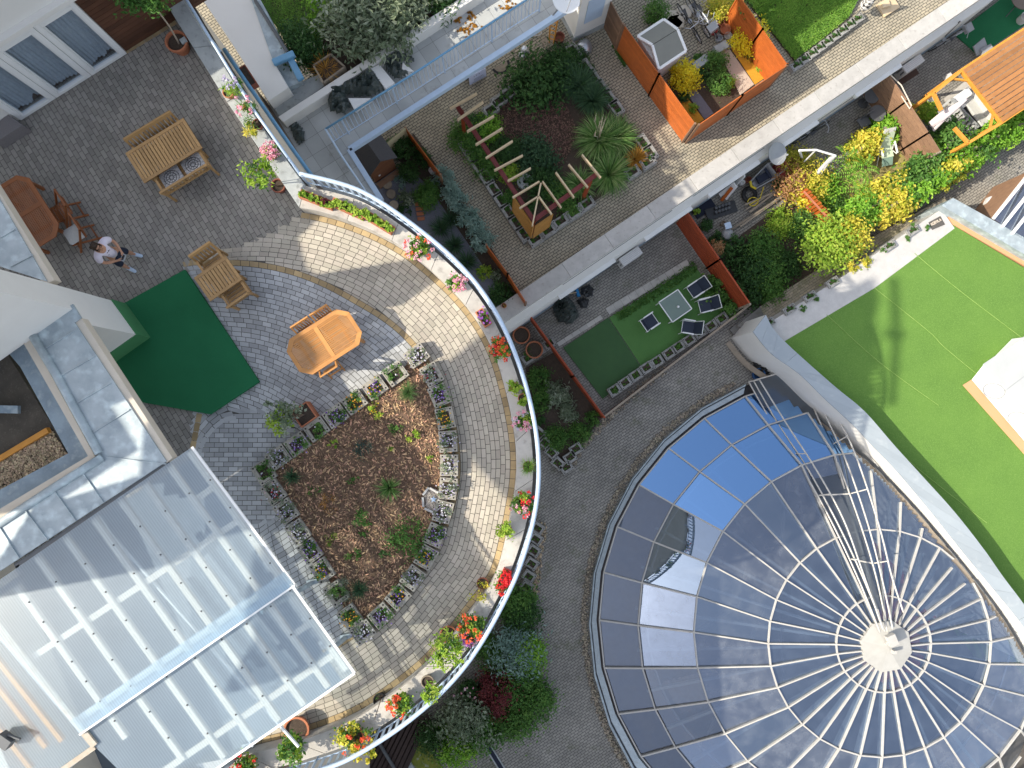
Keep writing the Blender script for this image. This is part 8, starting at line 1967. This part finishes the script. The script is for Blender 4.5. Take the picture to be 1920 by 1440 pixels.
for i, (x, y) in enumerate(((1505, 578), (1530, 560), (1600, 500), (1622, 492), (1655, 470), (1712, 425), (1738, 428), (1700, 448))): plant('weed', 'small green weed growing at the edge of the white gravel strip', 'weed', x, y, ZTURF, 'lf_yg' if i in (2, 3) else 'lf_mid', .2 if i in (2, 3) else .11, .14, 70, .06, .03, group='weeds on the gravel strip')
dm = thing('doormat', 'dark grey doormat with pale lettering on the white gravel', 'doormat', P(1756, 418, ZTURF)); mb = MB(); mp4 = XY([(1741, 417), (1763, 405), (1772, 421), (1748, 431)], ZTURF+.02); mb.prism(mp4, ZTURF+.006, ZTURF+.022); build(mb, 'mat', mat('mat_grey', (.11, .10, .09), (.08, .075, .07), scale=40), dm)
LET = {'K': [[(0, 0), (0, 1)], [(0, .45), (.6, 1)], [(.15, .55), (.6, 0)]], 'O': [[(0, 0), (0, 1), (.6, 1), (.6, 0), (0, 0)]], 'B': [[(0, 0), (0, 1), (.5, 1), (.55, .75), (.5, .52), (0, .5)], [(.5, .5), (.6, .25), (.5, 0), (0, 0)]], 'Y': [[(0, 1), (.3, .5), (.6, 1)], [(.3, .5), (.3, 0)]], 'L': [[(0, 1), (0, 0), (.55, 0)]], 'A': [[(0, 0), (.3, 1), (.6, 0)], [(.12, .38), (.48, .38)]]}
mb = MB(); o0 = P(1747.5, 423, ZTURF+.03); o1 = P(1766, 413, ZTURF+.03); ux = (o1-o0); sz = ux.length/(6*.82); ux.normalize(); uy = Vector((-ux.y, ux.x, 0))
for i, chh in enumerate('KOBYLA'):
    for stc in LET[chh]:
        for a, b_ in zip(stc[:-1], stc[1:]): mb.beam(o0+ux*(i*.82+a[0])*sz+uy*a[1]*sz*1.1, o0+ux*(i*.82+b_[0])*sz+uy*b_[1]*sz*1.1, .022, .006)
build(mb, 'lettering', M['cream'], dm)
# ventilation unit on the turf roof
vu = thing('ventilation_unit', 'white rooftop ventilation unit with two round fans on the turf', 'ventilation unit', P(1880, 700, ZTURF)); zt = ZTURF+.75
ua, ub, uc, ud = P(1845, 683, zt), P(1960, 815, zt), P(1822, 712, ZTURF+.06), P(1937, 846, ZTURF+.06)
M['unit'] = mat('unit_shell', (.47, .48, .47), (.42, .43, .42), scale=1.5, rough=.5)
mb = MB(); bk2 = [P(1922, 632, zt), P(2030, 750, zt)]; bl = [Vector((v.x, v.y, ZTURF+.06)) for v in bk2]
mb.add([ua, ub, uc, ud]+bk2+bl, [[0, 2, 3, 1], [0, 1, 5, 4], [2, 0, 4, 6], [1, 3, 7, 5], [4, 5, 7, 6]]); build(mb, 'case', M['white_b'], vu)
mb = MB(); mb.prism(XY([(1843, 683), (1922, 630), (2032, 750), (1960, 817)], zt+.03), zt+.004, zt+.03); build(mb, 'cover_panel', M['unit'], vu, bevel=.01)
for f in (.36, .72):
    mb = MB(); a_, b_ = ua+(ub-ua)*f, bk2[0]+(bk2[1]-bk2[0])*f; mb.beam(a_+Vector((0, 0, .034)), b_+Vector((0, 0, .034)), .015, .012); build(mb, 'panel_joint', M['grey'], vu)
e1_ = (ub-ua).normalized(); e2_ = (uc-ua); e2_ = (e2_-e1_*e2_.dot(e1_)).normalized(); nn_ = e1_.cross(e2_); nn_ = nn_ if nn_.z > 0 else -nn_; hl = (uc-ua).length
for f in (.27, .68):
    c = ua+(ub-ua)*f+(uc-ua)*.5+nn_*.02; r_ = min(.36, hl*.42)
    mb = MB(); mb.tube([c+e1_*r_*math.cos(k*.2618)+e2_*r_*math.sin(k*.2618) for k in range(24)], .026, 6, closed=True); fan = build(mb, 'fan_ring', M['grey'], vu)
    mb = MB()
    for k in range(-7, 8): w_ = math.sqrt(max(0, (r_*.96)**2-(k*r_/8)**2)); mb.beam(c+e1_*(k*r_/8)-e2_*w_, c+e1_*(k*r_/8)+e2_*w_, .012, .01)
    build(mb, 'fan_grille', M['unit'], fan)
mb = MB(); mb.prism(XY([(1806, 722), (1822, 712), (1938, 838), (1925, 856)], ZTURF+.04), ZTURF-.05, ZTURF+.04); build(mb, 'sand_pad', M['sand'], kind='structure')
# right edge: stone, neighbouring glazed roof
mb = MB(); p = P(1860, 382, ZG+.4); mb.prism([(p.x+.32*math.cos(k*.7)*(1+.3*(k % 2)), p.y+.3*math.sin(k*.7)) for k in range(9)], ZG+.3, ZG+.6); build(mb, 'boulder', M['clothw'], label='pale flat boulder on the sunny path near the right edge', cat='boulder', bevel=.05)
nr_ = thing('glazed_roof', 'white framed glazed roof slope at the right edge', 'glazed roof', P(1905, 400, ZTURF)); mb = MB()
for a, b_ in (((1862, 410), (1935, 318)), ((1880, 424), (1950, 335)), ((1898, 438), (1968, 350))): mb.beam(P(*a, ZTURF+.5), P(*b_, ZTURF+.9), .1, .08)
build(mb, 'frame_bar', M['white_b'], nr_); mb = MB(); qd = PL([(1862, 410), (1935, 318), (1990, 370), (1925, 455)], ZTURF+.45); mb.add(qd, [[0, 1, 2, 3]]); build(mb, 'pane', M['glass'], nr_)
mb = MB(); mb.prism([(p.x, p.y) for p in qd], ZG, ZTURF+.2); build(mb, 'base_wall', M['wood_br'], nr_)

# ---- pebble edges of the paths
def pebbles(name, label, line, w_, n, m_):
    mb = MB(); tot = len(line)-1
    for i in range(n):
        t_ = random.random()*tot; k = int(t_); p = line[k]+(line[min(k+1, tot)]-line[k])*(t_-k); a = random.uniform(.018, .05)
        mb.box((p.x+random.gauss(0, w_), p.y+random.gauss(0, w_), ZG+a*.3), (a*1.5, a*1.2, a), rz=random.uniform(0, 3), tilt=Matrix.Rotation(random.uniform(-.5, .5), 3, 'X'))
    return build(mb, name, m_, kind='stuff', label=label, cat='gravel')
rc0 = P(1585.7, 1166.5, -2.9); rl_ = [Vector((rc0.x+(DR+.17)*math.cos(a), rc0.y+(DR+.17)*math.sin(a), 0)) for a in [2.0+k*.05 for k in range(44)]]
pebbles('edge_pebbles', 'brown pebbles along the foot of the glass dome', rl_, .06, 2600, M['pebble_y'])
pebbles('edge_pebbles', 'brown pebbles between dome path and herb bed', PL([(1250, 690), (1190, 735), (1135, 790), (1090, 840), (1068, 880)], ZG), .07, 700, M['pebble_y'])
pebbles('edge_pebbles', 'grey pebbles between the path and the planted strip below the parapet', PL([(1020, 985), (1012, 1030), (1004, 1080), (1000, 1110)], ZG), .08, 500, M['pebble'])
for i, (x, y) in enumerate(((1008, 990), (1005, 1010), (1001, 1032), (997, 1056), (992, 1080), (988, 1100))):
    dup(blk4, Vector((P(x, y, ZG+.2).x, P(x, y, ZG+.2).y, ZG+.004)), ANG+math.pi/2+.4, f'grey block below the parapet beside the path, {ORD[i]} from the top', 'blocks of the planted strip')
# shrubs below the lower parapet
for x, y, m_, r, h, n, L, W, nm, lb in ((968, 1125, 'lf_mid', .75, 1.0, 1200, .045, .02, 'shrub', 'fine leaved green shrub below the parapet, topmost'), (978, 1150, 'lf_dark', .7, .9, 900, .045, .02, 'shrub', 'dark fine leaved shrub at the path edge'), (965, 1210, 'lf_blue', .95, 1.3, 900, .13, .03, 'shrub', 'blue green long leaved shrub below the parapet'), (992, 1215, 'lf_vine', .62, 1.2, 900, .06, .03, 'shrub', 'bright green shrub at the path edge'), (920, 1215, 'lf_mid', .6, 1.0, 620, .06, .03, 'shrub', 'round green shrub close under the railing'), (975, 1275, 'lf_mid', .85, 1.2, 1100, .06, .03, 'shrub', 'green shrub beside the red maple'), (1002, 1305, 'lf_mid', .75, 1.0, 900, .06, .03, 'shrub', 'green shrub overhanging the path'), (960, 1340, 'lf_mid', .8, 1.0, 900, .06, .03, 'shrub', 'green shrub at the lower corner of the planting'), (930, 1280, 'lf_red', .72, 1.4, 1000, .06, .03, 'maple', 'dark red maple bush under the railing'), (935, 1320, 'lf_red', .4, 1.1, 400, .06, .03, 'maple', 'lower dark red maple branch'), (870, 1340, 'lf_grey', 1.05, 1.5, 1500, .08, .03, 'shrub', 'grey green speckled shrub under the railing'), (905, 1360, 'lf_mid', .8, 1.1, 900, .07, .03, 'shrub', 'green shrub with reddish tips at the bottom'), (858, 1390, 'lf_vine', .75, .9, 600, .16, .06, 'shrub', 'large leaved bright green shrub at the bottom edge of the planting'), (815, 1375, 'lf_dark', .6, .9, 600, .08, .03, 'shrub', 'dark shrub beside the mossy bed')):
    plant(nm, lb, 'shrub', x, y, ZG, m_, r, h, n, L, W, fill=.3)
t = plant('rose_bush', 'pink flowering rose bush under the railing', 'shrub', 880, 1288, ZG, 'lf_dark', .4, .8, 220, .06, .03, flowers=('fl_pink', 12, .05))
mb = MB(); mb.prism(XY([(730, 1400), (775, 1360), (830, 1440), (850, 1480), (770, 1480)], ZG), ZG-.1, ZG+.05); build(mb, 'mossy_bed', mat('moss', (.23, .24, .03), (.12, .15, .025), scale=6, bump=.8, bscale=60, c3=(.4, .39, .36), s3=7, w3=.3), kind='structure')
mb = MB(); mb.prism(XY([(735, 1405), (748, 1398), (790, 1460), (770, 1470)], ZG+.15), ZG, ZG+.15); build(mb, 'stone_slab', M['stone_g'], label='grey stone slab beside the mossy bed', cat='slab', bevel=.01)
mb = MB(); dk = XY([(600, 1480), (640, 1400), (720, 1385), (745, 1480)], ZG+.25)
for k in range(16):
    a, b_ = P(590+k*11, 1480-k*2, ZG+.25), P(640+k*11, 1400-k*4, ZG+.25); mb.beam(a, b_, .22, .05)
build(mb, 'deck', mat('dark_deck', (.055, .035, .03), (.04, .026, .022), scale=6, rnd=.2), label='dark brown timber deck at the bottom edge under the railing', cat='deck')
mb = MB(); a, b_ = P(712, 1395, ZG+.35), P(745, 1450, ZG+.35); mb.beam(a, b_, .1, .1); build(mb, 'deck_kerb', M['greyd'], label='dark kerb between timber deck and mossy bed', cat='kerb')
t = thing('drain_channel', 'straight drain channel with pale edges in the paving at the bottom', 'drain', P(925, 1410, ZG)); mb = MB(); A, B = P(908, 1388, ZG+.012), P(952, 1460, ZG+.012); mb.beam(A, B, .16, .015); build(mb, 'grate', M['navy_c'], t); d = (B-A).normalized(); s_ = Vector((-d.y, d.x, 0)); mb = MB(); mb.beam(A+s_*.11, B+s_*.11, .05, .03); mb.beam(A-s_*.11, B-s_*.11, .05, .03); build(mb, 'edge_strip', M['stone_g'], t)
# ---- unseen blockers beyond the left edge, added and outlined to throw the terrace shade
big = thing('shade_blockers', 'unseen house shape left of the terrace beyond the picture edge, added for its shade', 'house', (-15, 0, 0))
X0 = -15.0
def S(px, py, z=9.0):
    """(y, z) on the blocker plane x = X0 of the edge whose shade falls at a pixel"""
    p = P(px, py, z); k = (p.x-X0)/SUND.x
    return (p.y-SUND.y*k, p.z-SUND.z*k)
def occl(poly, name, dx=-4.0, lo=None, pre=()):
    pts = list(pre)+[S(*a) for a in poly]
    if lo is not None: pts = [(pts[0][0], lo)]+pts+[(pts[-1][0], lo)]
    n = len(pts); m1 = MB(); dy = dx*SUND.y/SUND.x
    m1.add([(X0, y, z) for y, z in pts]+[(X0+dx, y+dy, z) for y, z in pts], [list(range(n)), list(range(2*n-1, n-1, -1))]+[[i, n+i, n+(i+1) % n, (i+1) % n] for i in range(n)])
    build(m1, name, M['beige'], big)
occl([(330, 60), (445, 215), (520, 332), (598, 396), (605, 405), (560, 445), (575, 500), (592, 515)], 'blocker_upper', lo=9.3, pre=[(22, 15.0), (9.6, 15.1), (7.8, 15.9)])
occl([(592, 515), (620, 518), (775, 485), (800, 492), (822, 520), (780, 545), (705, 568), (650, 588), (560, 622, 9.74), (575, 634, 9.74), (587, 646, 9.74), (595, 662, 9.74), (595, 679, 9.74), (588, 695, 9.74), (210, 762, 11.8), (262, 842, 11.8), (100, 947, 11.8)], 'blocker_table', lo=9.3)  # outline shaped to the edge of the shade round the tables
occl([(100, 947, 11.8), (300, 885, 11.8), (690, 735), (725, 782), (762, 780), (777, 820), (800, 852), (827, 892), (820, 910), (755, 925), (690, 940), (630, 957), (560, 955), (370, 1040, 11.7), (315, 1060, 11.7), (0, 1120, 11.7)], 'blocker_bed', dx=-.4)  # thin cut-out added to shade the bark bed and canopy top
occl([(850, 932), (862, 955), (885, 1000), (905, 1045), (932, 1092), (905, 1130), (845, 1148), (790, 1165), (800, 1140), (835, 1085), (838, 1000)], 'blocker_walk', dx=-.3)  # free floating cut-out added for the shade on the curved walkway
mb = MB(); mb.prism([(-5.0, -8.75), (-16, -8.75), (-16, -30), (-5.0, -30)], ZL, 9.6); build(mb, 'blocker_path', M['beige'], big)  # unseen block added to keep the dome path in shade
occl([(1640, 520, ZTURF), (1650, 560, ZTURF), (1640, 600, ZTURF), (1644, 625, ZTURF), (1652, 640, ZTURF), (1640, 655, ZTURF), (1654, 672, ZTURF), (1645, 690, ZTURF), (1632, 712, ZTURF), (1648, 730, ZTURF), (1630, 748, ZTURF), (1612, 800, ZTURF), (1540, 720, ZTURF), (1470, 640, ZTURF), (1550, 570, ZTURF)], 'blocker_turf', dx=-.3)  # floating cut-out with ragged edge, added for the dark turf corner
occl([(1672, 520, ZTURF), (1684, 520, ZTURF), (1690, 615, ZTURF), (1700, 625, ZTURF), (1690, 640, ZTURF), (1680, 760, ZTURF), (1668, 760, ZTURF), (1676, 640, ZTURF), (1662, 625, ZTURF), (1676, 610, ZTURF)], 'blocker_strip', dx=-.1)  # thin cut-out added for the narrow strip of shade on the turf
